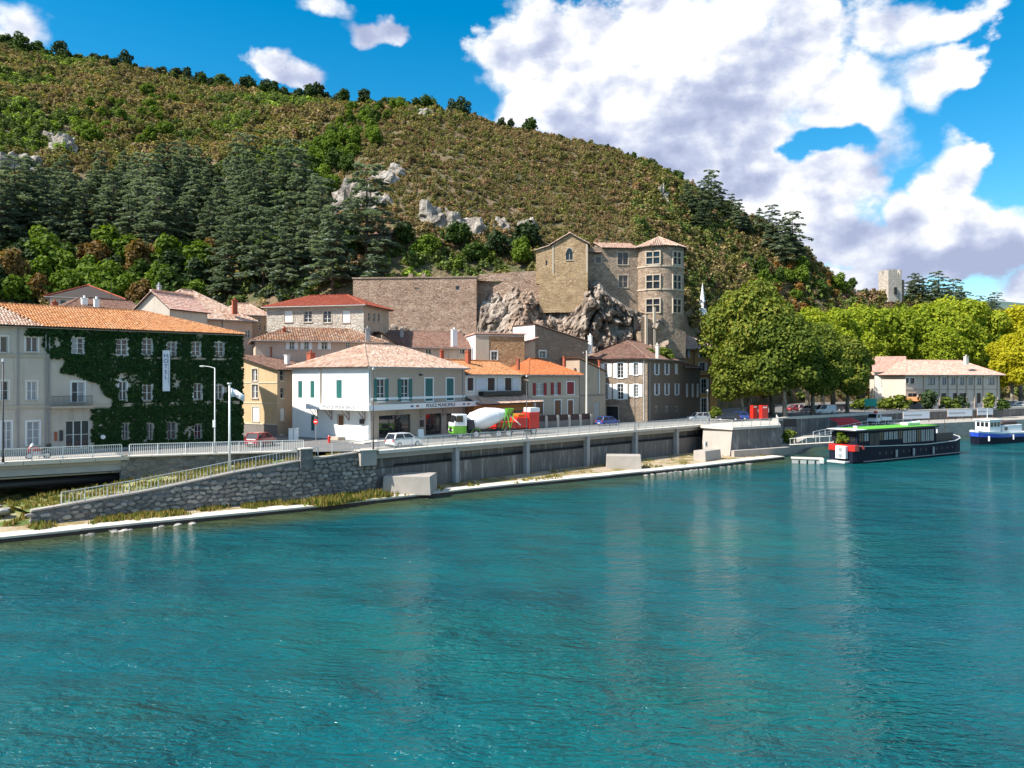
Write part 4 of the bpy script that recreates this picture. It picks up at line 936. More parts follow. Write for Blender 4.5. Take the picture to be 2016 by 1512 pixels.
pw_.wall({'F': 'pl_offwhite', '*': 'pl_taupe'}); pw_.hip(3.5, 'tile_pink', 0, 0, ov=.5, gable='pl_greybase')
# ------------------------------------------------------------------ castle on its crag
m, t, b = pmat('crag_rock'); g = worldpos(t)
n = t.noise(t.v('MULTIPLY', g, (1, 1, .55)), .45, 7, .68); n2 = t.noise(g, .09, 4, .6); f = t.noise(t.v('MULTIPLY', g, (1, 1, .4)), 2.2, 6, .7)
c = t.ramp(n, [(.30, (.05, .04, .033)), (.42, (.20, .155, .12)), (.55, (.40, .325, .265)), (.68, (.62, .55, .48))])
c = t.mix(t.maprange(n2, .45, .65, 0., .55), c, t.mix(1., c, (1.0, .72, .52), 'MULTIPLY')); c = t.mix(t.maprange(f, .55, .75, 0., .7), c, (.05, .042, .036))
t.l.new(c, b.inputs['Base Color']); b.inputs['Roughness'].default_value = .95; bump(t, b, t.m('ADD', n, f), 1., .5)
m, t, b = pmat('hill_rock'); g = worldpos(t); n = t.noise(g, .5, 7, .7); f = t.noise(t.v('MULTIPLY', g, (1, 1, .35)), 1.1, 5, .7)
c = t.ramp(n, [(.3, (.10, .08, .065)), (.5, (.33, .285, .24)), (.68, (.55, .50, .44))]); c = t.mix(t.maprange(f, .55, .75, 0., .6), c, (.08, .07, .055))
t.l.new(c, b.inputs['Base Color']); b.inputs['Roughness'].default_value = .95; bump(t, b, t.m('ADD', n, f), 1., .6)
def rockf(x, y, z, sc):
    v = Vector((x*sc, y*sc, z*sc*.8)); d, p = noise.voronoi(v); c = noise.cell(Vector(p[0])*7.3)
    return min(.5, d[1]-d[0])*1.5+.6*c+.4*noise.fractal(v*2.1, 1, 2, 3)
CTOP = [(690, 24.0), (760, 24.5), (860, 25.0), (935, 25.5), (948, 28.5), (1000, 30.5), (1060, 29.5), (1110, 27.5), (1150, 30.5), (1180, 31.0), (1205, 28.0), (1250, 25.2), (1300, 23.8), (1350, 22.5), (1375, 18), (1400, 10)]
def build_crag():
    mb = MB(); NX, NZ = 300, 96
    for j in range(NZ+6):
        for i in range(NX):
            X = lerp(-50, 29, i/(NX-1)); px = CX_+F_*X/146; zt = table(CTOP, px)[0]; tt = min(1, j/NZ)
            z = 4.0+(zt-4.0)*tt
            back = 0 if j <= NZ else (j-NZ)*4.2
            base = 150.5-(1-tt)**1.25*lerp(17 if px > 940 else 13, 9.5, max(0, min(1, (px-1040)/70)))-3.0*math.exp(-((px-1030)/34)**2)*math.exp(-((tt-.72)/.25)**2)-2.2*math.exp(-((px-1170)/30)**2)*math.exp(-((tt-.75)/.22)**2)-1.8*math.exp(-((px-1215)/70)**2)*(1-abs(tt-.6))
            if px < 942: base -= .6
            if px > 1235: base += min(1, (px-1235)/60)*((1-tt)**1.25*13-1.5)
            amp = (2.6 if px > 945 else 1.3)*(1-.45*tt if px < 1150 else 1.)
            k = rockf(X, base, z, .17)*.9+.5*rockf(X+31, base, z, .42)+.28*rockf(X-17, base, z, .95)
            y = base-amp*k*(.15+.85*min(1, (NZ-min(j, NZ))/5)) + back
            mb.v.append((X, y, z+(0 if j <= NZ else .25*fbm(X*.3, y*.3))))
    for j in range(NZ+5):
        for i in range(NX-1): mb.f.append((j*NX+i, j*NX+i+1, (j+1)*NX+i+1, (j+1)*NX+i))
    o = mb.build('castle_rock', 'crag_rock', kind='structure')
build_crag()
RA, RB = XY(695, 149.5), XY(938, 147.3)
ra = House('rampart', 'long brown stone rampart wall with a level top left of the castle', RA, RB, 7, 18.0, 13.1, 'rampart')
for r in ((897, 563, 905, 571), (816, 566, 826, 569)): ra.win('F', r, cols=1, rows=1, fr='stone_trim', sill=False)
ra.wall({'*': 'st_rampart'}); MB().box(-.15, ra.L+.15, -.15, 1.0, ra.h, ra.h+.25).build('coping', 'st_castle', ra.root)
for px in (808, 833): q = ra.at('F', px, 545)[0]; MB().box(q-.4, q+.4, .1, .7, ra.h+.25, ra.h+.9).build('pier', 'st_castle', ra.root)
# terrace inside the walls
MB().poly((RA.x, RA.y+.5, 30.6), (RB.x, RB.y+.5, 30.6), (-4.5, 149, 30.6), (16, 150, 30.6), (33, 153, 24.0), (36, 166, 26), (20, 178, 31.5), (-34, 176, 31.5)).build('terrace', 'hill_soil', kind='structure')
mw = House('curtain_wall', 'weathered stone curtain wall rising from the rock beside the chapel', (942, 149.8), (1063, 148.2), 2, 24, 8.2, 'wall'); mw.wall({'*': 'st_rampart'}, {'F': (8.0, 8.5)})
rw2 = House('chapel_terrace', 'sunlit masonry terrace wall directly under the castle chapel', (1062, 147.4), (1157, 146.0), 4, 24.5, 7.3, 'wall'); rw2.wall({'*': 'st_chapel'})
mn = House('castle_block', 'shaded brown castle block with two cross windows between chapel and tower', (1158, 149.4), (1256, 150.6), 13, 22, 15.2, 'castle')
mw_ = dict(fr='stone_trim', cols=2, rows=2, trim='stone_trim', sill=True)
for r in ((1216, 497, 1237, 521), (1218, 542, 1236, 566)): mn.win('F', r, **mw_)
mn.win('F', (1172, 505, 1183, 518), fr='stone_trim', cols=1, rows=1, trim='stone_trim')
mn.wall({'*': 'st_castle'}); u = mn.at('F', 1187, 490)[0]
mn.face_roof([[(u-.3, -.5, 15.0), (mn.L+.2, -.5, 15.0), (mn.L+.2, 6.5, 17.1), (u-.3, 6.5, 17.1)], [(mn.L+.2, 13.4, 15), (u-.3, 13.4, 15), (u-.3, 6.5, 17.1), (mn.L+.2, 6.5, 17.1)]], 'tile_old', row=.5, pitch=.32, ridges=[((u-.3, 6.5, 17.1), (mn.L+.2, 6.5, 17.1))])
mn.face_roof([[(-.3, -.5, 14.1), (u-.35, -.5, 14.1), (u-.35, 5, 15.9), (-.3, 5, 15.9)]], 'tile_pink', row=.5, pitch=.32); MB().poly((u, 0.02, 15.2), (u, 6.5, 17.0), (u, 13, 15.2)).build('gable', 'st_castle', mn.root)
MB().tube([(u+1.5, 3, 16.3), (u+1.5, 3, 18.6)], .05, 5).build('aerial', 'dark_metal', mn.root)
ch = House('castle_chapel', 'sunlit stone castle chapel gable with one pointed arched window', (1087, 147.4), (1157, 146.4), 10, 30, 7.4, 'chapel')
q0, q1, w0, w1 = ch.rect('F', 1114, 487, 1128, 512); ch.win('F', (q0, q1, w0, w0+(w1-w0)*.62), px=False, fr='stone_trim', cols=2, rows=1)
ch.wall({'*': 'st_chapel'}); ch.hip(1.9, 'tile_old', axis='v', gable='st_chapel', ov=.35, row=.5, pitch=.32)
qa, wa = (q0+q1)/2, w0+(w1-w0)*.62; hw = (q1-q0)/2; mb = MB(); ap = [(qa-hw, wa), (qa+hw, wa), (qa+hw*.75, wa+hw*.75), (qa, wa+hw*1.35), (qa-hw*.75, wa+hw*.75)]
mb.prism([(x, -.02, z) for x, z in ap], (0, .015, 0)).build('arch_pane', 'glass', ch.root); mb = MB()
for (x0, z0), (x1, z1) in zip(ap[1:], ap[2:]+ap[:1]): mb.bar((x0, -.05, z0), (x1, -.05, z1), .14) if abs(z0-z1) > .01 or x0 == 0 else None
mb.build('arch', 'stone_trim', ch.root)
for u in (0, ch.L-.3): MB().box(u-.02, u+.32, -.08, -.003, 0, 7.2).build('quoin', 'stone_trim', ch.root)
le = House('chapel_aisle', 'narrow lean-to stone aisle joined to the castle chapel', (1055, 148.2), (1086.5, 147.6), 8, 30, 6.3, 'chapel'); le.win('F', (1074, 513, 1078, 523), cols=1, rows=1, fr='stone_trim', sill=False); le.wall({'*': 'st_chapel'}, {'F': (6.3, 7.2), 'B': (6.3, 7.2), 'R': (7.2, 7.2)}); le.shed(6.3, 7.2, 'tile_old', .3, row=.5, pitch=.32)
# round tower
tc = P(1297, 745, 152.5); tw = empty('castle_tower', (tc.x, tc.y, 21), 0, 'big round castle tower with stacked cross windows and a conical tiled roof', 'tower')
Rt = 4.75; zt0, zt1 = 21, 37.2
tw_holes = []   # (angle range, z range)
def ang_px(px):  # angle on the cylinder for a photo column
    xm = (px-CX_)/F_; vd = Vector((xm, 1)).normalized(); rt = Vector((vd.y, -vd.x)); c = Vector((tc.x, tc.y))
    off_ = -(c.dot(rt)); off_ = max(-Rt*.985, min(Rt*.985, off_)); n = rt*off_-vd*math.sqrt(Rt*Rt-off_*off_); return math.atan2(n.y, n.x)
for x0, x1 in ((1273, 1299), (1325, 1340)):
    for y0, y1 in ((496, 520), (542, 569), (589, 615)):
        a0, a1 = sorted((ang_px(x0), ang_px(x1))); Yw = tc.y-Rt*.85; tw_holes.append((a0, a1, CZ_+(HY_-y1)/F_*Yw, CZ_+(HY_-y0)/F_*Yw))
angs = sorted({*(k*math.pi/36 for k in range(-36, 37)), *[a for h in tw_holes for a in h[:2]]}); zs = sorted({zt0, zt1, *[z for h in tw_holes for z in h[2:]]}); mb = MB()
def cyl(a, z, r=Rt): return (math.cos(a)*r, math.sin(a)*r, z-21)
for a, c in zip(angs, angs[1:]):
    for z0, z1 in zip(zs, zs[1:]):
        am, zm = (a+c)/2, (z0+z1)/2
        if any(h[0] < am < h[1] and h[2] < zm < h[3] for h in tw_holes): continue
        mb.poly(cyl(a, z0), cyl(c, z0), cyl(c, z1), cyl(a, z1))
for (a, c, z0, z1) in tw_holes:
    for (p, q) in (((a, z0), (c, z0)), ((c, z0), (c, z1)), ((c, z1), (a, z1)), ((a, z1), (a, z0))): mb.poly(cyl(*p), cyl(*q), cyl(*q, Rt-.45), cyl(*p, Rt-.45))
mb.build('wall', 'st_castle', tw)
for (a, c, z0, z1) in tw_holes:
    am = (a+c)/2; hw = (c-a)/2*Rt; mt = Matrix.Rotation(am+math.pi/2, 4, 'Z'); y0 = -Rt; mb = MB(); zA, zB = z0-21, z1-21
    for (x0, x1, za, zb) in ((-hw-.2, -hw+.02, zA-.2, zB+.2), (hw-.02, hw+.2, zA-.2, zB+.2), (-hw, hw, zB-.02, zB+.2), (-hw, hw, zA-.2, zA+.02), (-.09, .09, zA, zB), (-hw, hw, lerp(zA, zB, .55)-.08, lerp(zA, zB, .55)+.08)): mb.box(x0, x1, y0-.08, y0+.3, za, zb, mt)
    w = mb.build('window', 'stone_trim', tw); MB().box(-hw, hw, y0+.28, y0+.3, zA, zB, mt).build('pane', 'glass', w)
for y in (523, 569): 
    z = CZ_+(HY_-y)/F_*(tc.y-Rt)-21; mb = MB(); n = 48; mb.v = [(math.cos(k*2*math.pi/n)*r, math.sin(k*2*math.pi/n)*r, z+h) for r, h in ((Rt-.02, -.15), (Rt+.14, -.15), (Rt+.14, .15), (Rt-.02, .15)) for k in range(n)]
    mb.f = [(j*n+k, j*n+(k+1) % n, (j+1)*n+(k+1) % n, (j+1)*n+k) for j in range(3) for k in range(n)]; mb.build('string_course', 'stone_trim', tw)
hr = House.__new__(House); hr.root = tw; n = 12; fs = []; Ro = Rt+.75; za, zp = zt1-21-.1, 39.6-21
for k in range(n):
    a, c = 2*math.pi*k/n, 2*math.pi*(k+1)/n; fs.append([(math.cos(a)*Ro, math.sin(a)*Ro, za), (math.cos(c)*Ro, math.sin(c)*Ro, za), (0, 0, zp)])
hr.face_roof(fs, 'tile_old', row=.5, pitch=.32, ridges=[(f[0], (0, 0, zp)) for f in fs])
lw = House('lower_wall', 'dark stone wall along the foot of the round castle tower', (1262, 146.2), (1350, 149), 3, 16, 5.0, 'wall'); lw.wall({'*': 'st_castle'}, {'F': (7.8, 5.0), 'B': (7.8, 5.0)})
for px in (1271, 1287): q = lw.at('F', px, 640)[0]; MB().box(q-.2, q+.2, -.5, -.003, 0, 9.5 if px > 1280 else 7.9).build('buttress', 'stone_trim', lw.root)
# ruined tower on the spur
rp_ = P(1752, 578, 333); gz = hill_z(rp_.x, rp_.y)
rt = empty('ruined_tower', (rp_.x, rp_.y, gz-1.5), R(12), 'roofless ruined stone tower standing on the end of the hill spur', 'tower')
def ruin():
    mb = MB(); top = [13.5, 11.0, 13.2, 10.6]; w = 3.6
    for k in range(4):
        a, c = math.pi/4+k*math.pi/2, math.pi/4+(k+1)*math.pi/2
        p, q = Vector((math.cos(a)*w*1.25, math.sin(a)*w*1.25)), Vector((math.cos(c)*w*1.25, math.sin(c)*w*1.25)); N = 9
        for i in range(N):
            u, v = p.lerp(q, i/N), p.lerp(q, (i+1)/N); z = 13.6+rnd.uniform(-.3, .3)-(2.2 if i in (3, 4) and k % 2 else 0)-(1.8*(i in (6, 7)) if k == 2 else 0); n_ = -(u+v)/2; n_.normalize()
            mb.prism([(*u, 0), (*v, 0), (*(v+n_*.8), 0), (*(u+n_*.8), 0)], (0, 0, z))
    mb.build('wall', 'st_pale', rt)
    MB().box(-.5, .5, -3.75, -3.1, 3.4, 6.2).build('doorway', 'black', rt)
    MB().box(3.2, 5.0, -2.5, 2.5, 0, 9.6).build('side_wall', 'st_house', rt)
ruin()
sw_ = MB(); a = P(1655, 583, 326); c = P(1745, 588, 330)
for k in range(12):
    p, q = a.lerp(c, k/12), a.lerp(c, (k+1)/12); z0 = hill_z(p.x, p.y)-1.5; sw_.prism([(p.x, p.y, z0), (q.x, q.y, z0), (q.x, q.y+.8, z0), (p.x, p.y+.8, z0)], (0, 0, 3.6+.5*math.sin(k)))
o = sw_.build('spur_wall', 'st_house'); tag(o, 'low ruined enclosure wall running along the spur to the tower', 'wall')
# small house on the hillside
def meet(px, py, Y=165):
    for k in range(400):
        p = P(px, py, Y)
        if hill_z(p.x, p.y) > p.z: break
        Y += .7
    return P(px, py, Y)
hp = meet(742, 482); hh = House('hill_cottage', 'small cottage with a low pale roof alone on the hillside', (714, hp.y+1), (763, hp.y-1), 6, hp.z-1.5, 3.7); gy = 5.5
for px in (748, 757): hh.win('F', (px-2, 468, px+2, 475), cols=1, rows=1, sill=False)
hh.wall({'*': 'pl_pale'}); hh.hip(1.0, 'tile_pink', ov=.6, row=.6, pitch=.4, gable='pl_pale')
# rock outcrops in the scrub
def outcrop(px, py, Y, w, hgt, seed, label):
    o = meet(px, py, 165)
    z = hill_z(o.x, o.y)-hgt*.12; mb = MB(); NU, NV = 26, 14
    for j in range(NV):
        for i in range(NU):
            a = 2*math.pi*i/NU; f = j/(NV-1); r = math.cos(f*math.pi/2*.92)**.45
            x, y, zz = math.cos(a)*w/2*r, math.sin(a)*w*.4*r, hgt*f*1.0-hgt*.5
            k = rockf(x+seed*13, y, zz, .38)-.4; mb.v.append((x*(1+.45*k), y*(1+.3*k), zz*(1+.5*k)+hgt*.25*fbm(x*.25+seed, y*.3)))
    for j in range(NV-1):
        for i in range(NU): mb.f.append((j*NU+i, j*NU+(i+1) % NU, (j+1)*NU+(i+1) % NU, (j+1)*NU+i))
    mb.f.append(tuple((NV-1)*NU+i for i in range(NU))); ob = mb.build('rock_outcrop', 'hill_rock'); ob.location = (o.x, o.y, z); tag(ob, label, 'rock', 'grey rock outcrops on the hill'); return ob
LB = 'grey rock outcrop showing through the scrub in mid-slope above the rampart'
for k, (px, py, w, hgt) in enumerate(((690, 405, 13, 12), (720, 398, 9, 8), (745, 405, 8, 7), (848, 430, 9, 6), (895, 448, 9, 7), (935, 455, 8, 7), (985, 450, 6, 6), (1040, 448, 6, 5), (760, 352, 8, 4), (780, 340, 6, 3))): outcrop(px, py, 190, w, hgt, k, LB)
for k, (px, py, w, hgt) in enumerate(((835, 228, 9, 6), (860, 222, 11, 8), (885, 226, 8, 5), (915, 232, 8, 4))): outcrop(px, py, 320, w, hgt, 20+k, 'pale broken rocks just under the wooded crest of the hill')
for k, (px, py, w, hgt) in enumerate(((125, 300, 12, 11), (112, 282, 11, 7), (20, 328, 14, 8), (55, 330, 12, 6), (95, 275, 8, 5))): outcrop(px, py, 220, w, hgt, 40+k, 'pale boulders on the steep slope above the cedar wood')
for k, (px, py, w, hgt) in enumerate(((1606, 515, 16, 14), (1625, 533, 12, 9), (1298, 390, 7, 9), (1310, 398, 6, 6))): outcrop(px, py, 250, w, hgt, 60+k, 'steep rock face at the falling edge of the hill')
# ------------------------------------------------------------------ vegetation
def leaf_quad(mb, c, n, s, r, el=1.5):
    n = n.normalized(); u = n.orthogonal().normalized(); v = n.cross(u); a = r.uniform(0, 6.283)
    u, v = u*math.cos(a)+v*math.sin(a), v*math.cos(a)-u*math.sin(a); b = len(mb.v)
    mb.v += [tuple(c-u*s*el*.5), tuple(c+v*s*.5+n*s*.12), tuple(c+u*s*el*.5), tuple(c-v*s*.5+n*s*.12)]; mb.f.append((b, b+1, b+2, b+3))
def rdir(r):
    z = r.uniform(-1, 1); a = r.uniform(0, 6.283); k = math.sqrt(1-z*z); return Vector((k*math.cos(a), k*math.sin(a), z))
def crown(lobes, n, s, seed, droop=0., shell=.55):
    """leaf clumps spread through the outer volume of several lobes (x, y, z, rx, ry, rz)"""
    r = random.Random(seed); mb = MB(); w = [a[3]*a[4]+a[3]*a[5] for a in lobes]
    for _ in range(n):
        L = r.choices(lobes, w)[0]; d = rdir(r); k = shell+(1-shell)*r.random()**.6
        k *= 1+.16*noise.noise(Vector((d.x*2.3+seed, d.y*2.3, d.z*2.3+L[0])))
        c = Vector((L[0]+d.x*L[3]*k, L[1]+d.y*L[4]*k, L[2]+d.z*L[5]*k))
        nn = d*.8+rdir(r)*.7+Vector((0, 0, .35-droop)); leaf_quad(mb, c, nn, s*r.uniform(.65, 1.3), r)
    return mb
def limbs(h, r0, tips, seed, fork=.35):
    r = random.Random(seed); mb = MB(); top = Vector((r.uniform(-.1, .1)*h*.3, r.uniform(-.1, .1)*h*.3, h*fork*1.6))
    mb.tube([(0, 0, -.6), (0, 0, h*.12), (top.x*.4, top.y*.4, h*fork), top], [r0*1.25, r0, r0*.8, r0*.45], 8)
    for t_ in tips:
        t_ = Vector(t_); b_ = Vector((top.x*.4, top.y*.4, h*fork*r.uniform(.8, 1.1))); m_ = b_.lerp(t_, .5)+Vector((r.uniform(-.5, .5), r.uniform(-.5, .5), h*.04)); mb.tube([b_, m_, t_], [r0*.5, r0*.32, r0*.1], 5)
    return mb
m, t, b = pmat('bark'); n = t.noise(t.v('MULTIPLY', coords(t), (1, 1, .3)), 3, 5, .65); t.l.new(t.ramp(n, [(.35, (.07, .055, .04)), (.5, (.20, .17, .13)), (.65, (.36, .33, .27))]), b.inputs['Base Color']); b.inputs['Roughness'].default_value = .95
m, t, b = pmat('bark_dark'); n = t.noise(t.v('MULTIPLY', coords(t), (1, 1, .3)), 3, 5, .65); t.l.new(t.ramp(n, [(.35, (.04, .03, .025)), (.65, (.14, .10, .08))]), b.inputs['Base Color']); b.inputs['Roughness'].default_value = .95
leaf_mat('leaf_plane', [(.05, .085, .012), (.105, .15, .018), (.19, .22, .026), (.29, .26, .04)], .3)
leaf_mat('leaf_yellow', [(.13, .18, .012), (.22, .29, .018), (.33, .38, .025), (.42, .42, .035)], .4)
leaf_mat('leaf_gold', [(.30, .29, .012), (.43, .40, .016), (.52, .47, .02)], .4)
leaf_mat('leaf_green', [(.03, .06, .012), (.055, .10, .016), (.09, .145, .022)], .3)
leaf_mat('leaf_lime', [(.07, .12, .012), (.12, .19, .016), (.19, .25, .03)], .35)
leaf_mat('leaf_dark', [(.022, .042, .016), (.04, .068, .022), (.062, .095, .03)], .2)
leaf_mat('leaf_ivy', [(.008, .028, .007), (.016, .05, .010), (.030, .075, .014), (.05, .10, .02)], .2)
leaf_mat('leaf_cedar', [(.10, .135, .105), (.16, .205, .165), (.24, .29, .235), (.33, .37, .31)], .3)
leaf_mat('leaf_ochre', [(.13, .075, .03), (.20, .12, .04), (.24, .17, .055)], .3)
leaf_mat('leaf_scrub', [(.1, .1, .1), (.2, .2, .2)], .3, inst=True)
leaf_mat('leaf_shrub', [(.06, .10, .012), (.13, .18, .02), (.24, .26, .04)], .35)
leaf_mat('grass_blades', [(.06, .10, .015), (.15, .17, .03), (.32, .23, .07), (.42, .28, .12)], .3)

def lobeset(W, H, z0, seed, n=9, flat=1.):
    r = random.Random(seed); out = [(0, 0, z0+H*.5, W*.36, W*.36, H*.46)]
    for k in range(n):
        a = 2.4*k+r.uniform(-.4, .4); f = (k+.5)/n; rr = W*.32*math.sin(math.pi*(.2+.7*f))*r.uniform(.75, 1.15); zz = z0+H*(.14+.72*f); q = W*r.uniform(.17, .25)
        out.append((math.cos(a)*rr, math.sin(a)*rr, zz, q, q, q*r.uniform(.8, 1.05)*flat))
    return out
def tree_proto(W, H, z0, seed, nleaf, ls, leaf, bark, n=9, r0=None, shell=.55):
    lb = lobeset(W, H-z0, z0, seed, n); cm = crown(lb, nleaf, ls, seed, shell=shell).mesh('crown'); cm.materials.append(M[leaf])
    tm = limbs(H, r0 or H*.022, [(a[0]*.85, a[1]*.85, a[2]) for a in lb[1:]], seed, fork=max(.2, z0/H)).mesh('trunk', True); tm.materials.append(M[bark]); return cm, tm
def place_tree(name, loc, cm, tm, label, group, s=1., rz=None, sz=None):
    e = empty(name, loc, rnd.uniform(0, 6.28) if rz is None else rz, label, 'tree', group); e.scale = (s, s, s if sz is None else sz)
    for nm, me in (('trunk', tm), ('crown', cm)):
        o = bpy.data.objects.new(nm, me); COL.objects.link(o); o.parent = e
    return e
def with_mat(me, mat):
    c = me.copy(); c.materials.clear(); c.materials.append(M[mat]); return c
# --- plane trees of the square
PL = [tree_proto(17, 23, 6.0, 11, 15000, .5, 'leaf_plane', 'bark', 12), tree_proto(15, 21, 5.0, 23, 13500, .5, 'leaf_plane', 'bark', 11), tree_proto(18, 24, 6.5, 37, 13000, .56, 'leaf_yellow', 'bark', 13), tree_proto(16, 23, 6, 41, 12000, .56, 'leaf_yellow', 'bark', 11)]
def col_top(px, ytop, Y, H): return (CZ_+(HY_-ytop)/F_*Y-RZ)/H
for k, (px, ytop, Y, v, lab) in enumerate(((1476, 556, 148, 0, 'tallest rounded plane tree beside the apricot house'), (1545, 612, 143, 1, 'broad dark plane tree behind the red kiosks'), (1462, 672, 146, 1, 'shorter plane tree beside the apricot house'), (1600, 640, 152, 0, 'plane tree shading the white van on the square'), (1668, 655, 164, 1, 'plane tree by the tall pale trunk left of the port wing'), (1520, 590, 160, 0, 'plane tree standing behind the red kiosks row'))):
    s = col_top(px, ytop, Y, (23, 21, 24, 23)[v]); p = XY(px, Y); place_tree('plane_tree', (p.x, p.y, RZ), *PL[v], lab, 'plane trees on the square', min(1.0, max(.8, s)), sz=s)
YG = 'bright yellow-green plane tree in the avenue behind the port buildings'
gold = with_mat(PL[3][0], 'leaf_gold')
for k, (px, ytop, Y) in enumerate(((1590, 612, 205), (1640, 606, 215), (1690, 604, 222), (1740, 604, 226), (1790, 606, 230), (1830, 594, 232), (1875, 588, 236), (1920, 590, 238), (1965, 600, 240), (2010, 598, 240), (2055, 600, 238), (2110, 605, 236), (1620, 640, 190), (1700, 650, 214), (1850, 640, 222))):
    v = 2+k % 2; s = col_top(px, ytop, Y, (24, 23)[v-2]); p = XY(px, Y); z = max(RZ, 0)
    place_tree('plane_tree', (p.x, p.y, z), gold if px > 1950 else PL[v][0], PL[v][1], YG if px <= 1950 else 'golden plane tree in the avenue beyond the long cream building', 'avenue plane trees', s*.95, sz=s)
for k, (px, ytop, Y) in enumerate(((1992, 655, 205), (2040, 640, 200), (2090, 660, 196))):
    s = col_top(px, ytop, Y, 23); p = XY(px, Y); place_tree('plane_tree', (p.x, p.y, RZ), gold, PL[3][1], 'golden plane tree at the corner of the cream building by the port', 'avenue plane trees', s, sz=s)

# --- cedars
def cedar_mesh(H, W, seed, tiers=11, leaf='leaf_cedar', conic=.8, start=.18):
    r = random.Random(seed); mb = MB(); tr = MB(); tr.tube([(0, 0, -1), (0, 0, H*.5), (0, 0, H*.97)], [H*.02, H*.013, H*.003], 6)
    for k in range(tiers):
        f = k/(tiers-1); z = H*lerp(start, .97, f); rad = W*.5*(1-conic*f)*r.uniform(.8, 1.15); nb = max(3, int(7-3*f)); a0 = r.uniform(0, 6.28)
        for j in range(nb):
            a = a0+2*math.pi*j/nb+r.uniform(-.25, .25); L = rad*r.uniform(.65, 1.1); d = Vector((math.cos(a), math.sin(a), 0)); zj = r.uniform(-.04, .04)*H
            if L > 1.2: tr.tube([(0, 0, z-.3), tuple(d*L*.85+Vector((0, 0, z-.12*L+.2)))], [H*.004, H*.0015], 4, cap=False)
            for q in range(max(7, int(L*11))):
                g = r.random()**.6; w = L*.30*(1.1-g*.6); side = r.uniform(-1, 1)*w; c = d*L*g+Vector((-d.y, d.x, 0))*side+Vector((0, 0, z+zj+.10*L*g-.24*L*g*g+r.uniform(-.25, .25)))
                leaf_quad(mb, c, Vector((r.uniform(-.45, .45), r.uniform(-.45, .45), 1)), r.uniform(.5, .95), r, 1.5)
    me = mb.mesh('crown'); me.materials.append(M[leaf]); tm = tr.mesh('trunk', True); tm.materials.append(M['bark_dark']); return me, tm
CE = [cedar_mesh(16, 12.5, 3, 9, conic=.7), cedar_mesh(13, 11, 5, 8), cedar_mesh(17, 14.5, 8, 8, conic=.5), cedar_mesh(11, 10, 13, 7, conic=.75)]
CED = 'blue-grey tiered cedar in the dense cedar wood low on the hill'
ced_top = [(0, 405), (80, 375), (200, 352), (330, 345), (450, 338), (560, 375), (620, 412), (680, 455), (740, 488), (860, 520)]
placed = []
def clear(x, y, d): return all((x-a)**2+(y-b_)**2 > d*d for a, b_ in placed)
tries = 0
while len(placed) < 150 and tries < 6000:
    tries += 1; px = rnd.uniform(-60, 740); lo = table(ced_top, px)[0]+20; py = rnd.uniform(lo, 590)
    if px < 430 and py > 505+rnd.uniform(-15, 15): continue
    p = meet(px, py, 156)
    if p.y > 400 or not clear(p.x, p.y, 7.2): continue
    placed.append((p.x, p.y)); me, tm = rnd.choice(CE); place_tree('cedar', (p.x, p.y, hill_z(p.x, p.y)), me, tm, CED, 'cedars of the hillside wood', rnd.uniform(.75, 1.15))
for px, py, s in ((1352, 385, .8), (1362, 400, .9), (1385, 412, .9), (1400, 392, 1.), (1415, 405, .8), (1440, 420, .8), (1470, 440, .8), (1495, 440, 1.), (1520, 455, .9), (1545, 470, 1.05), (1560, 485, 1.1), (1575, 495, .9), (1455, 440, .9), (1510, 475, .9), (1540, 500, .9), (1378, 430, .8)):
    p = meet(px, py+24, 170); me, tm = rnd.choice(CE); place_tree('cedar', (p.x, p.y, hill_z(p.x, p.y)), me, tm, 'dark cedar on the falling right-hand shoulder of the hill', 'cedars on the hill shoulder', s)
for k in range(84):
    px = 1690+k*3.2+rnd.uniform(-5, 5); Y = 338+rnd.uniform(0, 30); p = XY(px, Y)
    if px < 1775 and k % 3: continue
    me, tm = rnd.choice(CE); s = rnd.uniform(.72, 1.0)*(1 if px > 1780 else .55)*(1 if px < 1900 else .8); place_tree('pine', (p.x, p.y, hill_z(p.x, p.y)-1), with_mat(me, 'leaf_dark') if k < 0 else me, tm, 'dark conifer in the row behind the ruined tower on the spur', 'conifers on the spur', s)
# --- broadleaved trees of the hill
BT = [tree_proto(8, 9, 1.4, 51, 750, .75, 'leaf_green', 'bark_dark', 7, .14), tree_proto(7, 10, 1.8, 57, 750, .75, 'leaf_green', 'bark_dark', 7, .14), tree_proto(9, 8, 1.0, 63, 800, .8, 'leaf_green', 'bark_dark', 7, .14)]
VAR = {m_: [(with_mat(c_, m_), t_) for c_, t_ in BT] for m_ in ('leaf_green', 'leaf_lime', 'leaf_dark', 'leaf_ochre')}
def hill_tree(px, py, mat, label, group, s, dmin=3.5, Y0=156):
    p = meet(px, py, Y0)
    if not clear(p.x, p.y, dmin): return
    if label.split()[0] in ('broadleaved', 'tree', 'fresh', 'green'): label = {'leaf_green': 'mid-green ', 'leaf_lime': 'light green ', 'leaf_dark': 'dark green ', 'leaf_ochre': 'rust-brown '}[mat]+label.replace('fresh green ', '').replace('green tree', 'tree')
    placed.append((p.x, p.y)); c_, t_ = rnd.choice(VAR[mat]); place_tree('hill_tree', (p.x, p.y, hill_z(p.x, p.y)-.3), c_, t_, label, group, s)
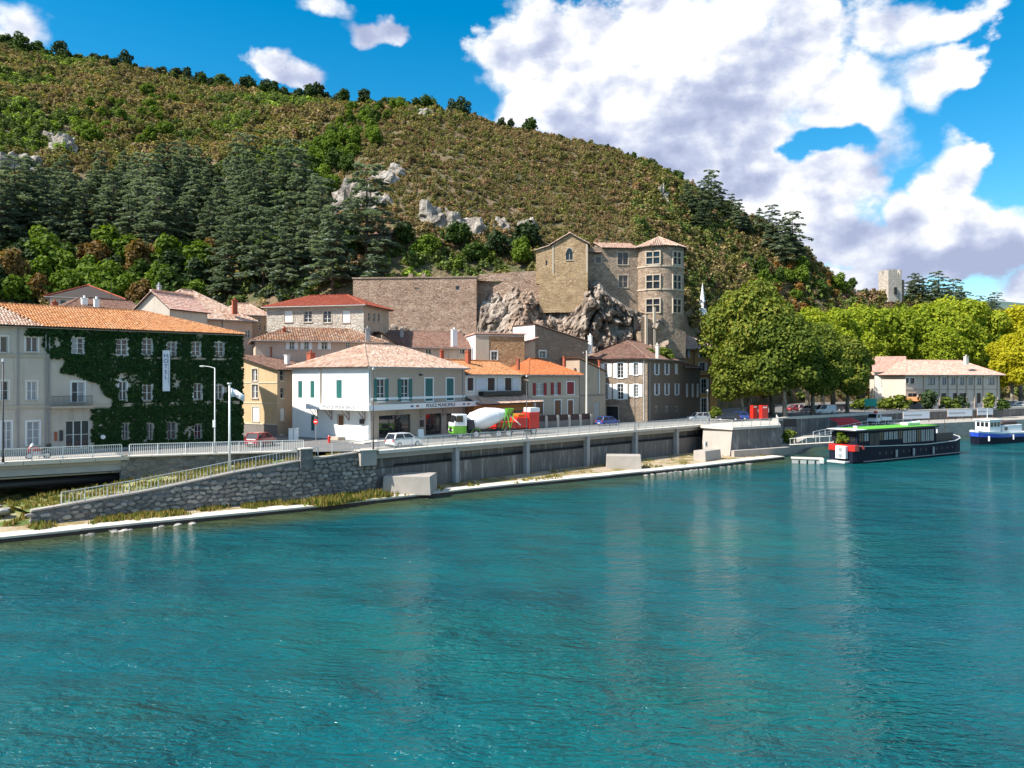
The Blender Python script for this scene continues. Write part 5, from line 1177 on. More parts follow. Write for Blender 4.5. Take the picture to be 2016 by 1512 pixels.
for k in range(110):   # along the crest
    px = k*12.5+rnd.uniform(-12, 12)-10
    if px > 1350: break
    ry, rY = table(RIDGE, px)
    if px > 930 and rnd.random() < .6: continue
    p = XY(px, rY-rnd.uniform(-3, 8)); placed.append((p.x, p.y)); c_, t_ = rnd.choice(VAR['leaf_dark' if rnd.random() < .65 else 'leaf_green'])
    place_tree('hill_tree', (p.x, p.y, hill_z(p.x, p.y)-.5), c_, t_, 'small dark tree on the crest of the hill against the sky', 'trees on the crest', rnd.choice((.4, .55, .7, .85, 1.1))*rnd.uniform(.85, 1.1)*(1 if px < 950 else .75))
for k in range(160): hill_tree(rnd.uniform(-20, 440), rnd.uniform(515, 612), rnd.choice(('leaf_green', 'leaf_lime', 'leaf_lime', 'leaf_ochre', 'leaf_dark')), 'broadleaved tree at the hill foot behind the hotel roofs', 'trees at the hill foot', rnd.uniform(.6, 1.1), 4.2)
for k in range(45): hill_tree(rnd.uniform(440, 1060), rnd.uniform(488, 545), rnd.choice(('leaf_green', 'leaf_green', 'leaf_dark', 'leaf_lime')), 'tree growing behind the castle rampart', 'trees behind the rampart', rnd.uniform(.55, .9), 4, 166)
for k in range(120):
    u, v = rnd.uniform(0, 1), rnd.uniform(-1, 1); px, py = lerp(760, 570, u)+v*45, lerp(205, 420, u)+rnd.uniform(-20, 20)
    hill_tree(px, py, 'leaf_lime' if rnd.random() < .6 else 'leaf_green', 'fresh green tree in the gully running down the hill', 'green trees in the gully', rnd.uniform(.45, .85), 3.4)
for k in range(26): hill_tree(rnd.uniform(165, 340), rnd.uniform(185, 300), 'leaf_lime', 'lime-green tree in the bright patch high on the hill', 'lime trees high on the hill', rnd.uniform(.5, .85), 4)
for k in range(26): hill_tree(rnd.uniform(1500, 1680), rnd.uniform(545, 600), rnd.choice(('leaf_green', 'leaf_lime')), 'green tree on the lower slope left of the ruined tower', 'trees on the lower right slope', rnd.uniform(.6, 1.), 4, 200)

# --- scrub: instanced bushes, uncountable
def scrub():
    pro = bpy.data.collections.new('bush_shapes'); rr = random.Random(5)
    for k in range(7):
        W = rr.uniform(1.6, 2.4); H = rr.uniform(1.3, 2.4); lb = lobeset(W*1.25, H, 0, 70+k, 5); me = crown(lb, 110, .42, 80+k, shell=.35).mesh('bush'); me.materials.append(M['leaf_scrub']); o = bpy.data.objects.new('bush', me); pro.objects.link(o)
    pts, sc, rot, idx, tint = [], [], [], [], []
    olive, green, brown, red, lime, blue = (.165, .155, .05), (.105, .14, .035), (.23, .175, .085), (.25, .155, .09), (.19, .26, .035), (.085, .115, .075)
    N = 0
    while N < 26000:
        y = 150+rr.random()**.8*290; x = rr.uniform(-.78, .70)*y*1.02; px = CX_+F_*x/y; ry, rY = table(RIDGE, px); fY, fz = table(FOOT, px)
        N += 1
        if y > rY+6 or y < fY-4: continue
        z = hill_z(x, y); py = HY_-F_*(z-CZ_)/y
        if z < RZ: continue
        v = noise.fractal(Vector((x*.02, y*.02, 7)), 1, 2, 4); d = noise.fractal(Vector((x*.05, y*.05, 17)), 1, 2, 4)
        mid = 620 < px < 1250 and 240 < py < 500
        if mid and d > .16 and rr.random() < .45: continue
        r = rr.random()
        if px < 720 and py > table(ced_top, min(max(px, 0), 860))[0]-10: c = green if r < .5 else blue if r < .8 else brown
        elif mid: c = olive if v < .12 and r < .6 else brown if r < .82 else red
        elif px > 1250: c = olive if r < .5 else green if v > 0 and r < .85 else brown if r < .9 else red
        elif v > .26: c = green if r < .75 else lime
        elif v < -.1: c = brown if r < .6 else red if r < .72 else olive
        else: c = olive if r < .55 else brown if r < .86 else green
        if 1480 < px < 1700 and py > 520 and r < .25: c = (.24, .12, .03)
        k = rr.uniform(.7, 1.35); s = rr.uniform(.55, 1.25)*(1.2 if not mid else .72)*(1+.3*(y > 260))
        pts.append((x, y, z-.25)); sc.append(s); rot.append(rr.uniform(0, 6.28)); idx.append(rr.randrange(7)); tint.append((c[0]*k*1.3, c[1]*k*1.3, c[2]*k*1.3, 1))
    N = 0
    while N < 22000:    # low heath between the bushes of the open slope
        N += 1; px, f = rr.uniform(600, 1420), rr.random(); ry, rY = table(RIDGE, px); fY, fz = table(FOOT, px); y = lerp(fY+4, rY, f); x = (px-CX_)/F_*y; z = hill_z(x, y)
        d = noise.fractal(Vector((x*.06, y*.06, 27)), 1, 2, 4)
        if d > .22 and rr.random() < .6: continue
        c = (brown, olive, olive, red, (.13, .12, .045), (.19, .15, .08))[rr.randrange(6)]; k = rr.uniform(.65, 1.3)
        pts.append((x, y, z-.2)); sc.append(rr.uniform(.28, .62)); rot.append(rr.uniform(0, 6.28)); idx.append(rr.randrange(7)); tint.append((c[0]*k*1.3, c[1]*k*1.3, c[2]*k*1.3, 1))
    me = bpy.data.meshes.new('scrub'); me.from_pydata(pts, [], [])
    for nm, ty, dat in (('sc', 'FLOAT', sc), ('rotz', 'FLOAT', rot), ('idx', 'INT', idx)):
        a = me.attributes.new(nm, ty, 'POINT'); a.data.foreach_set('value', dat)
    a = me.attributes.new('tint', 'FLOAT_COLOR', 'POINT'); a.data.foreach_set('color', [c for q in tint for c in q])
    ob = link_mesh('scrub', me, 'leaf_scrub', kind='stuff'); tag(ob, 'olive and rust-brown scrub covering the open hillside', 'scrub')
    ng = bpy.data.node_groups.new('scatter', 'GeometryNodeTree'); ng.interface.new_socket('Geometry', in_out='INPUT', socket_type='NodeSocketGeometry'); ng.interface.new_socket('Geometry', in_out='OUTPUT', socket_type='NodeSocketGeometry')
    N_, L = ng.nodes, ng.links; gi, go = N_.new('NodeGroupInput'), N_.new('NodeGroupOutput'); ip = N_.new('GeometryNodeInstanceOnPoints'); ci = N_.new('GeometryNodeCollectionInfo')
    ci.inputs[0].default_value = pro; ci.inputs['Separate Children'].default_value = True; ci.inputs['Reset Children'].default_value = True
    def attr(nm, ty):
        n = N_.new('GeometryNodeInputNamedAttribute'); n.data_type = ty; n.inputs[0].default_value = nm; return n.outputs[0]
    cx = N_.new('ShaderNodeCombineXYZ'); L.new(attr('rotz', 'FLOAT'), cx.inputs[2]); L.new(gi.outputs[0], ip.inputs['Points']); L.new(ci.outputs[0], ip.inputs['Instance']); ip.inputs['Pick Instance'].default_value = True
    L.new(attr('idx', 'INT'), ip.inputs['Instance Index']); L.new(cx.outputs[0], ip.inputs['Rotation']); L.new(attr('sc', 'FLOAT'), ip.inputs['Scale']); L.new(ip.outputs[0], go.inputs[0])
    md = ob.modifiers.new('scatter', 'NODES'); md.node_group = ng
scrub()

# --- ivy on the hotel
def ivy():
    r = random.Random(4); mb = MB(); hs = hotel.holes['F']; N = 0
    q_ivy = hotel.at('F', 92, 700)[0]; q_full = hotel.at('F', 222, 800)[0]; top = hotel.h-.35
    while N < 21000:
        q, w = r.uniform(q_ivy-2.5, hotel.L+.45), r.uniform(.05, top); N += 1
        lim = q_ivy+.9*noise.noise(Vector((w*.5, 3, 0)))+(1.2 if w < 9.4 else -.6*(w > 11.6)*3)
        if w < 7.9: lim = lerp(q_ivy+1.5, q_full, min(1, (7.9-w)/2.6)**.6)+.8*noise.noise(Vector((w*.8, 9, 0)))
        if w < 4.2: lim = hotel.at('F', 180, 850)[0]+.5*noise.noise(Vector((w, 1, 0)))
        if q < lim: continue
        if any(a-.12 < q < b-(-.12) and c-.05 < w < d+.1 for a, b, c, d in hs): continue
        dens = noise.noise(Vector((q*.35, w*.35, 5)))
        if dens < -.42 and r.random() < .75: continue
        dp = .06+.30*max(0, .4+noise.noise(Vector((q*.9, w*.9, 2))))+(.3 if w > top-.6 else 0)*r.random()
        leaf_quad(mb, Vector((q, -dp*r.uniform(.5, 1.), w)), Vector((r.uniform(-.7, .7), -1, r.uniform(-.2, .9))), r.uniform(.2, .38), r, 1.2)
    for _ in range(4200):   # round the corner
        v, w = r.uniform(0, 2.2), r.uniform(.05, top)
        if v < 2.0+.6*noise.noise(Vector((w*.7, 0, 8))): leaf_quad(mb, Vector((hotel.L+.05+.25*r.random(), v, w)), Vector((1, r.uniform(-.7, .7), r.uniform(-.2, .9))), r.uniform(.2, .38), r, 1.2)
    iv = mb.build('ivy', 'leaf_ivy'); iv.location = hotel.root.location; iv.rotation_euler = hotel.root.rotation_euler; tag(iv, 'thick dark green ivy covering the hotel facade', 'ivy')
ivy()
# --- grass and weeds along the quay, ramp and bank
def tufts(name, spots, label, mat='grass_blades', hgt=(.10, .38), n=8):
    r = random.Random(len(spots)); mb = MB()
    for (x, y, z, k) in spots:
        for _ in range(n):
            a = r.uniform(0, 6.28); h = r.uniform(*hgt)*k; w = r.uniform(.05, .11)*k; ox, oy = r.uniform(-.3, .3)*k, r.uniform(-.3, .3)*k; lx, ly = r.uniform(-.25, .25)*h, r.uniform(-.25, .25)*h
            b = len(mb.v); mb.v += [(x+ox-math.cos(a)*w, y+oy-math.sin(a)*w, z-.05), (x+ox+math.cos(a)*w, y+oy+math.sin(a)*w, z-.05), (x+ox+lx, y+oy+ly, z+h)]; mb.f.append((b, b+1, b+2))
    o = mb.build(name, mat, kind='stuff'); tag(o, label, 'grass')
sp = []; bl2 = [Vector(p[:2]) for p in RAMP]+[W1]
for k in range(900):
    f = rnd.random(); i = min(3, int(f*4)); p = Vector(RAMP[i][:2]).lerp(Vector(RAMP[i+1][:2]), f*4-i); d = (Vector(RAMP[i+1][:2])-Vector(RAMP[i][:2])).normalized(); n_ = Vector((d.y, -d.x))
    u = rnd.random()**2*1.7+.15; q = p+n_*u
    if noise.noise(Vector((q.x*.35, q.y*.35, 1))) > .0: sp.append((q.x, q.y, .5, rnd.uniform(.7, 1.6)))
tufts('quay_grass', sp, 'dry yellow and green grass along the foot of the ramp wall')
sp = []
for k in range(700):
    f = rnd.random(); p = W0.lerp(W1, f); q = p+wn*(rnd.random()**1.5*2.5*(1+f*3)+.5)
    if noise.noise(Vector((q.x*.3, q.y*.3, 4))) > .12: sp.append((q.x, q.y, .5, rnd.uniform(.5, 1.2)))
tufts('path_grass', sp, 'patches of dry grass on the earth strip under the river wall')
sp = []
for k in range(260):
    q = Vector((-16.5, 75.8))+Vector((.66, .75))*rnd.uniform(-3.5, 5)+wn*rnd.uniform(-1.2, 1.6); sp.append((q.x, q.y, .5, rnd.uniform(.8, 2.2)))
tufts('weeds', sp, 'tall yellow-green weeds in front of the concrete block')
sp = []
for k in range(1500):
    i = rnd.randrange(40); a, d = ramp_at(i/40+rnd.random()/40); q = Vector((a.x, a.y)).lerp(inner[i], rnd.uniform(.12, .95))
    if noise.noise(Vector((q.x*.5, q.y*.5, 6))) > -.15: sp.append((q.x, q.y, min(a.z, RZ)-.1, rnd.uniform(.5, 1.1)))
tufts('ramp_weeds', sp, 'green grass growing over the ramp behind its railing')
sp = []
for k in range(1300):
    f, g_ = rnd.random(), rnd.random(); i = int(f*22.99); p = L_[i].lerp(U_[i], g_*.75); sp.append((p.x, p.y, .45+1.15*math.sin(g_*.75*1.5)+.35*fbm(p.x*.5, p.y*.5), rnd.uniform(.6, 1.5)))
tufts('bank_grass', sp, 'bright green grass on the stream bank beside the ramp')
# --- shrubs
SH = [crown(lobeset(2.2, 2.2, 0, 90+k, 6), 420, .26, 95+k, shell=.4).mesh('foliage') for k in range(3)]
for q in SH: q.materials.append(M['leaf_shrub'])
def shrub(px, py, Y, w, hgt, label, mat=None, z=None, group=None):
    p = P(px, py, Y); me = rnd.choice(SH); me = with_mat(me, mat) if mat else me
    e = empty('shrub', (p.x, p.y, p.z if z is None else z), rnd.uniform(0, 6), label, 'shrub', group); o = bpy.data.objects.new('foliage', me); COL.objects.link(o); o.parent = e; o.scale = (w/2.2, w/2.2, hgt/2.4)
    MB().tube([(0, 0, -.15), (0, 0, hgt*.5)], [.07, .03], 5).build('stem', 'bark_dark', e); return e
shrub(1280, 684, 141, 3.4, 2.6, 'bright green shrub on the terrace behind the stone house roof', z=15.3); shrub(1310, 684, 142, 3.4, 2.8, 'yellow-green shrub beside the small chimneys behind the stone house', z=15.3)
for px, w, hgt, lb in ((1828, 5, 5.5, 'dark creeper bush against the cream port building'), (1868, 5, 3.4, 'round yellow-green bush in front of the port building'), (1892, 3.4, 3.8, 'dark green bush before the tall port building windows'), (1948, 3, 4.5, 'climbing bush on the right end of the port building'), (1975, 3.5, 3, 'bright green bush at the corner of the port building'), (1770, 6, 4, 'olive bush between port wing and awning'), (1745, 5, 3.2, 'spreading green bush behind the white tipper truck'), (1695, 5, 3, 'yellowish hedge bush behind the square wall')):
    Yq = 184 if px > 1780 else 178; shrub(px, 800, Yq+ (6 if px < 1780 else 0), w, hgt, lb, 'leaf_dark' if 'dark' in lb else 'leaf_green' if 'green bush at' in lb else None, z=RZ)
shrub(1410, 806, 142, 3.0, 2.6, 'low yellow-green shrub at the foot of the tallest plane tree', z=RZ)
# ------------------------------------------------------------------ railings, poles, vehicles, boats
def paint(name, c, rough=.3):
    m, t, b = pmat(name); n = t.noise(coords(t), 1.5, 4); t.l.new(t.mix(n, mul(c, .88), mul(c, 1.08)), b.inputs['Base Color']); b.inputs['Roughness'].default_value = rough; b.inputs['Coat Weight'].default_value = .35 if rough < .4 else .0; return m
paint('car_white', (.78, .79, .80)); paint('car_red', (.36, .02, .03)); paint('car_blue', (.03, .07, .30)); paint('car_black', (.02, .022, .03)); paint('car_silver', (.42, .44, .46)); paint('truck_white', (.80, .80, .80)); paint('truck_green', (.16, .46, .035)); paint('truck_red', (.62, .03, .02))
paint('drum_white', (.80, .80, .82), .45); paint('hull_navy', (.010, .013, .026), .6); M['hull_navy'].node_tree.nodes['Principled BSDF'].inputs['Specular IOR Level'].default_value = .15; paint('boat_red', (.62, .025, .02)); paint('boat_blue', (.03, .09, .55)); paint('kiosk_red', (.66, .03, .02)); paint('lamp_red', (.5, .02, .02)); paint('lamp_white', (.8, .78, .7)); paint('rim', (.5, .5, .52))
plain('turf_green', (.10, .38, .03), .9, var=.2); plain('awning_red', (.55, .03, .04), .8); plain('orange_plastic', (.7, .16, .02), .5); plain('teal_sheet', (.02, .38, .28), .6)

def railing(name, line, label, post=2.2, h=1.05, bars=.16, mat='pale_metal', z=None, inset=.25, group=None, panel=True):
    """line: list of 3D points at footway level"""
    L = [Vector(p) for p in line]; e = empty(name, L[0], 0, label, 'railing', group); o = L[0]; br = MB()
    for a, c in zip(L, L[1:]):
        n = max(1, round((c-a).length/post))
        for k in range(n+(1 if c is L[-1] else 0)):
            p = a.lerp(c, k/n)-o; MB().bar(p, p+Vector((0, 0, h)), .07).build('post', mat, e)
        for k in range(n):
            p, q = a.lerp(c, k/n)-o, a.lerp(c, (k+1)/n)-o; MB().bar(p+Vector((0, 0, h+.03)), q+Vector((0, 0, h+.03)), .075, .06).build('top_rail', mat, e)
            br.bar(p+Vector((0, 0, .12)), q+Vector((0, 0, .12)), .04)
            if panel:
                m_ = max(2, int((q-p).length/bars))
                for j in range(1, m_): r_ = p.lerp(q, j/m_); br.bar(r_+Vector((0, 0, .12)), r_+Vector((0, 0, h)), .032)
            else: br.bar(p+Vector((0, 0, h*.5)), q+Vector((0, 0, h*.5)), .04)
    br.build('balusters', mat, e, kind='stuff'); return e
zr = 4.86
i0 = W0+wn*.38; i1 = W1+wn*.38
railing('railing', [(*i0, zr), (*i0.lerp(i1, .33), zr), (*i0.lerp(i1, .66), zr), (*i1, zr)], 'pale metal railing along the footway on the long river wall')
dk = offs(DECK, -.15)
railing('railing', [(dk[1].x, dk[1].y, 4.92), (dk[2].x, dk[2].y, 4.92), (dk[3].x, dk[3].y, 4.92)], 'white baluster railing on the edge of the stream bridge', post=2.4, bars=.17, mat='white_paint')
railing('railing', [(dk[3].x+.6, dk[3].y+.3, 4.91), (dk[4].x, dk[4].y, 4.91), (dk[5].x, dk[5].y, 4.91)], 'white baluster railing in front of the ivy above the abutment', post=2.4, bars=.17, mat='white_paint')
rp2 = []
for f in (.06, .2, .35, .5, .65, .8):
    a, d = ramp_at(f); n_ = Vector((-d.y, d.x)); rp2.append((a.x+n_.x*.35, a.y+n_.y*.35, a.z+.1))
railing('railing', rp2, 'sloping pale handrail along the top of the ramp wall', post=2.0, bars=.28, h=.98)
a, d = ramp_at(.84); c, d2 = ramp_at(.995); railing('railing', [(a.x, a.y+.3, a.z+.1), (c.x-.3, c.y+.3, c.z+.06)], 'short railing between the stone pier and the river wall', bars=.3, panel=False)
railing('railing', [(BAST[0].x-2.4, BAST[0].y+3.6, 4.84), (BAST[0].x, BAST[0].y, 4.84), (BAST[1].x, BAST[1].y, 4.84), (46, 137, 4.84)], 'pale railing round the top of the bastion', bars=.2)
# poles
def lamp_post(px, Y, z0, ytop, label, arm=0., mat='dark_metal', group=None, r=.075):
    p = XY(px, Y); H = CZ_+(HY_-ytop)/F_*Y-z0; e = empty('street_lamp', (p.x, p.y, z0), 0, label, 'lamp post', group)
    MB().tube([(0, 0, 0), (0, 0, .9), (0, 0, H)], [r*1.7, r*1.05, r*.7], 8).build('pole', mat, e, smooth=True); MB().box(-.2, .2, -.2, .2, 0, .12).build('base_plate', 'grey_metal', e)
    if arm:
        MB().tube([(0, 0, H-.05), (arm*.5, 0, H+.1), (arm, 0, H+.16)], [r*.7, r*.6, r*.5], 6).build('arm', mat, e); MB().box(min(arm, arm*1.45), max(arm, arm*1.45), -.14, .14, H+.08, H+.22).build('lamp_head', 'pale_metal', e, bevel=.03)
    else: MB().tube([(0, 0, H), (0, 0, H+.25)], [.12, .09], 8).build('lamp_head', 'pale_metal', e)
    return e
lp = lamp_post(423, 77.2, 4.82, 724, 'tall pale street lamp with one arm in front of the ivy', -1.0, 'pale_metal')
MB().box(-.12, .12, -.28, -.1, 2.6, 3.3).build('sign_plate', 'white_paint', lp)
lamp_post(6, 67.4, 4.9, 712, 'thin dark pole on the stream bridge by the grey facade', 0, 'dark_metal')
for px, yt, lb in ((735, 728, 'dark pole rising from the river wall before the police station corner'), (1037, 742, 'dark pole on the river wall beside the cement mixer'), (1250, 722, 'dark pole on the river wall before the stone house'), (1393, 770, 'dark pole at the bastion end of the river wall')):
    X = (px-CX_)/F_; s = (X*W0.y-W0.x)/(wd.x-X*wd.y); p = W0+wd*s+wn*.4; lamp_post(px, p.y, 4.85, yt, lb, -.6 if px == 1250 else 0, 'dark_metal', r=.06)
# concrete brackets carrying the first pole, stone pier of the ramp wall
a, d = ramp_at(.965); st_p = empty('stone_pier', (a.x, a.y, 3.4), math.atan2(d.y, d.x), 'pale concrete pier under the dark pole where ramp and river wall meet', 'pier'); MB().box(-.9, .9, -.55, .5, 0, 1.5).build('block', 'concrete', st_p, bevel=.03); MB().box(-1.1, 1.1, -.65, .55, 1.5, 1.62).build('cap', 'slab', st_p)
a, d = ramp_at(.755); st_p = empty('stone_pier', (a.x, a.y, a.z-1.0), math.atan2(d.y, d.x), 'square stone pier standing up from the ramp wall', 'pier'); MB().box(-.62, .62, -.15, .85, 0, 2.05).build('block', 'st_quay', st_p); MB().box(-.7, .7, -.22, .92, 2.05, 2.17).build('cap', 'slab', st_p)
# flagpole
fp = XY(452, 73.2); fz = 3.5; e = empty('flagpole', (fp.x, fp.y, fz), 0, 'white flagpole on the ramp in front of the ivy', 'flagpole'); H = CZ_+(HY_-756)/F_*73.2-fz
MB().tube([(0, 0, 0), (0, 0, H)], [.11, .085], 10).build('pole', 'white_paint', e, smooth=True); MB().tube([(0, 0, H), (0, 0, H+.12)], [.2, .2], 10).build('finial', 'white_paint', e)
mb = MB(); n = 12
for i in range(n+1):
    f = i/n; x = .12+1.25*f; drop = .5*f**1.3; w = .07*math.sin(f*7)
    mb.v += [(x, w, H-.35-drop*1.35), (x, w+.03, H-1.25-drop*.5+.12*math.sin(f*5))]
for i in range(n): mb.f.append((2*i, 2*i+2, 2*i+3, 2*i+1))
fl = mb.build('flag', 'banner', smooth=True); fl.location = (fp.x, fp.y, fz); tag(fl, 'white flag hanging from the flagpole before the ivy', 'flag'); sm = fl.modifiers.new('thick', 'SOLIDIFY'); sm.thickness = .015
MB().box(.45, .95, -.06, -.045, H-1.15, H-1.05).build('print', 'blue_print', fl)
# overhead line pole
p = XY(1155, 124); e = empty('utility_pole', (p.x, p.y, RZ), 0, 'pale concrete utility pole between the red-shuttered house and the tan wall', 'pole'); H = CZ_+(HY_-690)/F_*124-RZ; MB().tube([(0, 0, 0), (0, 0, H)], [.2, .11], 8).build('shaft', 'chimney', e); MB().bar((-.7, 0, H-.5), (.7, 0, H-.5), .1).build('crossarm', 'dark_wood', e)
for k in (-.55, .55): MB().tube([(k, 0, H-.45), (k, 0, H-.2)], .05, 6).build('insulator', 'white_paint', e)
# yard wall of the red-shuttered house
a, c = XY(1050, 116.5), XY(1166, 124); e = empty('yard_wall', (a.x, a.y, RZ), math.atan2(c.y-a.y, c.x-a.x), 'low grey yard wall with dark panels before the red-shuttered house', 'wall'); L = (c-a).length
MB().box(0, L, 0, .22, 0, .95).build('wall', 'pl_greybase', e)
for k in range(6): MB().box(k*(L-.4)/5-.02, k*(L-.4)/5+.42, -.06, .28, 0, 1.75).build('pier', 'pl_pale', e)
for k in range(5): x0 = k*(L-.4)/5; MB().box(x0+.45, x0+(L-.4)/5-.05, .06, .14, .97, 1.9).build('panel', 'dark_brown', e)

# --- cars
def wheel(parent, x, y, r=.31, w=.2):
    t_ = MB().tube([(x, y-w/2, r), (x, y-w*.42, r), (x, y+w*.42, r), (x, y+w/2, r)], [r*.92, r, r, r*.92], 16).build('wheel', 'tyre', parent, smooth=False); s = 1 if y > 0 else -1
    MB().tube([(x, y+s*w*.45, r), (x, y+s*(w*.5+.015), r)], [r*.62, r*.58], 10).build('rim', 'rim', t_)
def car(loc, heading, col, label, L=3.9, W=1.66, H=1.45, kind='hatch', group=None, cat='car', name='car'):
    e = empty(name, loc, heading, label, cat, group); hw = W/2
    if kind == 'van': st_ = [(-.5, 1.05, .93), (-.49, 1.1, 1), (.2, 1.1, 1), (.3, 1.08, .99), (.45, .92, .95), (.5, .62, .82)]; gb, gr, ga = (-.495, .32), (-.49, .17), 1.1
    else: st_ = [(-.5, .80, .84), (-.485, .9, .95), (-.3, .93, 1), (.15, .93, 1), (.22, .92, 1), (.42, .78, .96), (.49, .64, .84), (.5, .5, .8)]; gb, gr, ga = (-.475, .27), (-.40, .08), .92
    mb = MB(); n = len(st_)
    for (f, z, w) in st_: mb.v += [(f*L, -hw*w*.92, .22), (f*L, -hw*w, .5), (f*L, -hw*w*.96, z), (f*L, hw*w*.96, z), (f*L, hw*w, .5), (f*L, hw*w*.92, .22)]
    for i in range(n-1):
        for k in range(6): mb.f.append((i*6+k, i*6+(k+1) % 6, (i+1)*6+(k+1) % 6, (i+1)*6+k))
    mb.f += [tuple(range(5, -1, -1)), tuple((n-1)*6+k for k in range(6))]; mb.build('body', col, e, bevel=.03)
    b0, b1, r0, r1 = gb[0]*L, gb[1]*L, gr[0]*L, gr[1]*L; wb0, wr = hw*.93, hw*.76; zt = H-.05
    B = [Vector((b0, -wb0, ga)), Vector((b1, -wb0, ga)), Vector((b1, wb0, ga)), Vector((b0, wb0, ga))]; T = [Vector((r0, -wr, zt)), Vector((r1, -wr, zt)), Vector((r1, wr, zt)), Vector((r0, wr, zt))]
    for i, nm in enumerate(('side_window', 'windscreen', 'side_window', 'rear_window')):
        j = (i+1) % 4; mm = 'glass'
        if kind == 'van' and i in (0, 2):
            k = .62; m0, m1 = B[i].lerp(B[j], k if i == 0 else 1-k), T[i].lerp(T[j], k if i == 0 else 1-k)
            if i == 0: MB().poly(B[0], m0, m1, T[0]).build('panel', col, e); MB().poly(m0, B[1], T[1], m1).build(nm, mm, e)
            else: MB().poly(m0, B[3], T[3], m1).build('panel', col, e); MB().poly(B[2], m0, m1, T[2]).build(nm, mm, e)
        elif kind == 'van' and i == 3: MB().poly(B[i], B[j], T[j], T[i]).build('panel', col, e)
        else: MB().poly(B[i], B[j], T[j], T[i]).build(nm, mm, e)
    pl_ = MB()
    for i in range(4): pl_.bar(B[i], T[i], .09)
    if kind != 'van':
        for s in (0, 2): pl_.bar(B[s].lerp(B[(s+1) % 4], .5 if s == 0 else .5), T[s].lerp(T[(s+1) % 4], .5), .07)
    pl_.build('pillars', col, e); MB().prism([T[0]+Vector((-.05, -.03, 0)), T[1]+Vector((.05, -.03, 0)), T[2]+Vector((.05, .03, 0)), T[3]+Vector((-.05, .03, 0))], (0, 0, .07)).build('roof', col, e, bevel=.025)
    for x in (-.31*L, .31*L):
        for y in (-hw+.09, hw-.09): wheel(e, x, y)
    for s in (-1, 1):
        MB().box(L*.455, L*.487, s*hw*.68-.14, s*hw*.68+.14, .58, .72).build('headlight', 'lamp_white', e); MB().box(-L*.505, -L*.47, s*hw*.78-.1, s*hw*.78+.1, .62, .9).build('tail_light', 'lamp_red', e)
        MB().box(.14*L, .14*L+.12, s*(hw+.12)-.09, s*(hw+.12)+.09, .92, 1.04).build('mirror', col, e)
    MB().box(-L*.51, -L*.49, -.26, .26, .42, .53).build('number_plate', 'lamp_white', e); MB().box(-L*.508, L*.505, -hw*.8, hw*.8, .2, .36).build('bumper', 'dark_metal', e); return e
rh = wang
def gpos(px, py, z=RZ): p = G(px, py, z); return (p.x, p.y, z+.005)
car(gpos(795, 879.5), wang+.02, 'car_white', 'small white hatchback driving past the police station', 3.95, 1.66, 1.5)
car(gpos(514, 878), R(75), 'car_red', 'red hatchback parked against the ochre house', 3.9, 1.66, 1.5)
car(gpos(1197, 838), wang-.15, 'car_blue', 'blue hatchback beside the dark arched gateway', 3.9, 1.66, 1.45)
car(gpos(1375, 829), wang+2.6, 'car_silver', 'silver car by the corner of the dark brown wing', 3.9, 1.66, 1.45)
van_p = P(1622, 811, 160); car((XY(1622, 163).x, 163, RZ), R(190), 'car_white', 'white van parked at the edge of the square', 4.6, 1.8, 1.95, 'van', cat='van', name='van')
for px, Y, hd, col, lb in ((1432, 137, 170, 'car_black', 'black car parked beside the apricot house'), (1450, 139, 175, 'car_blue', 'dark blue car next to the tallest plane tree'), (1592, 172, 120, 'car_silver', 'silver car in the shade behind the white van'), (1640, 178, 160, 'car_black', 'dark car under the trees behind the white van'), (1565, 176, 200, 'car_red', 'dark red car under the plane trees behind the kiosks'), (1985, 205, 150, 'car_black', 'dark car parked under the golden plane trees'), (2008, 200, 160, 'car_silver', 'silver car parked under the golden plane trees')):
    p = XY(px, Y); car((p.x, p.y, RZ+.005), R(hd), col, lb, 4.1, 1.7, 1.5)
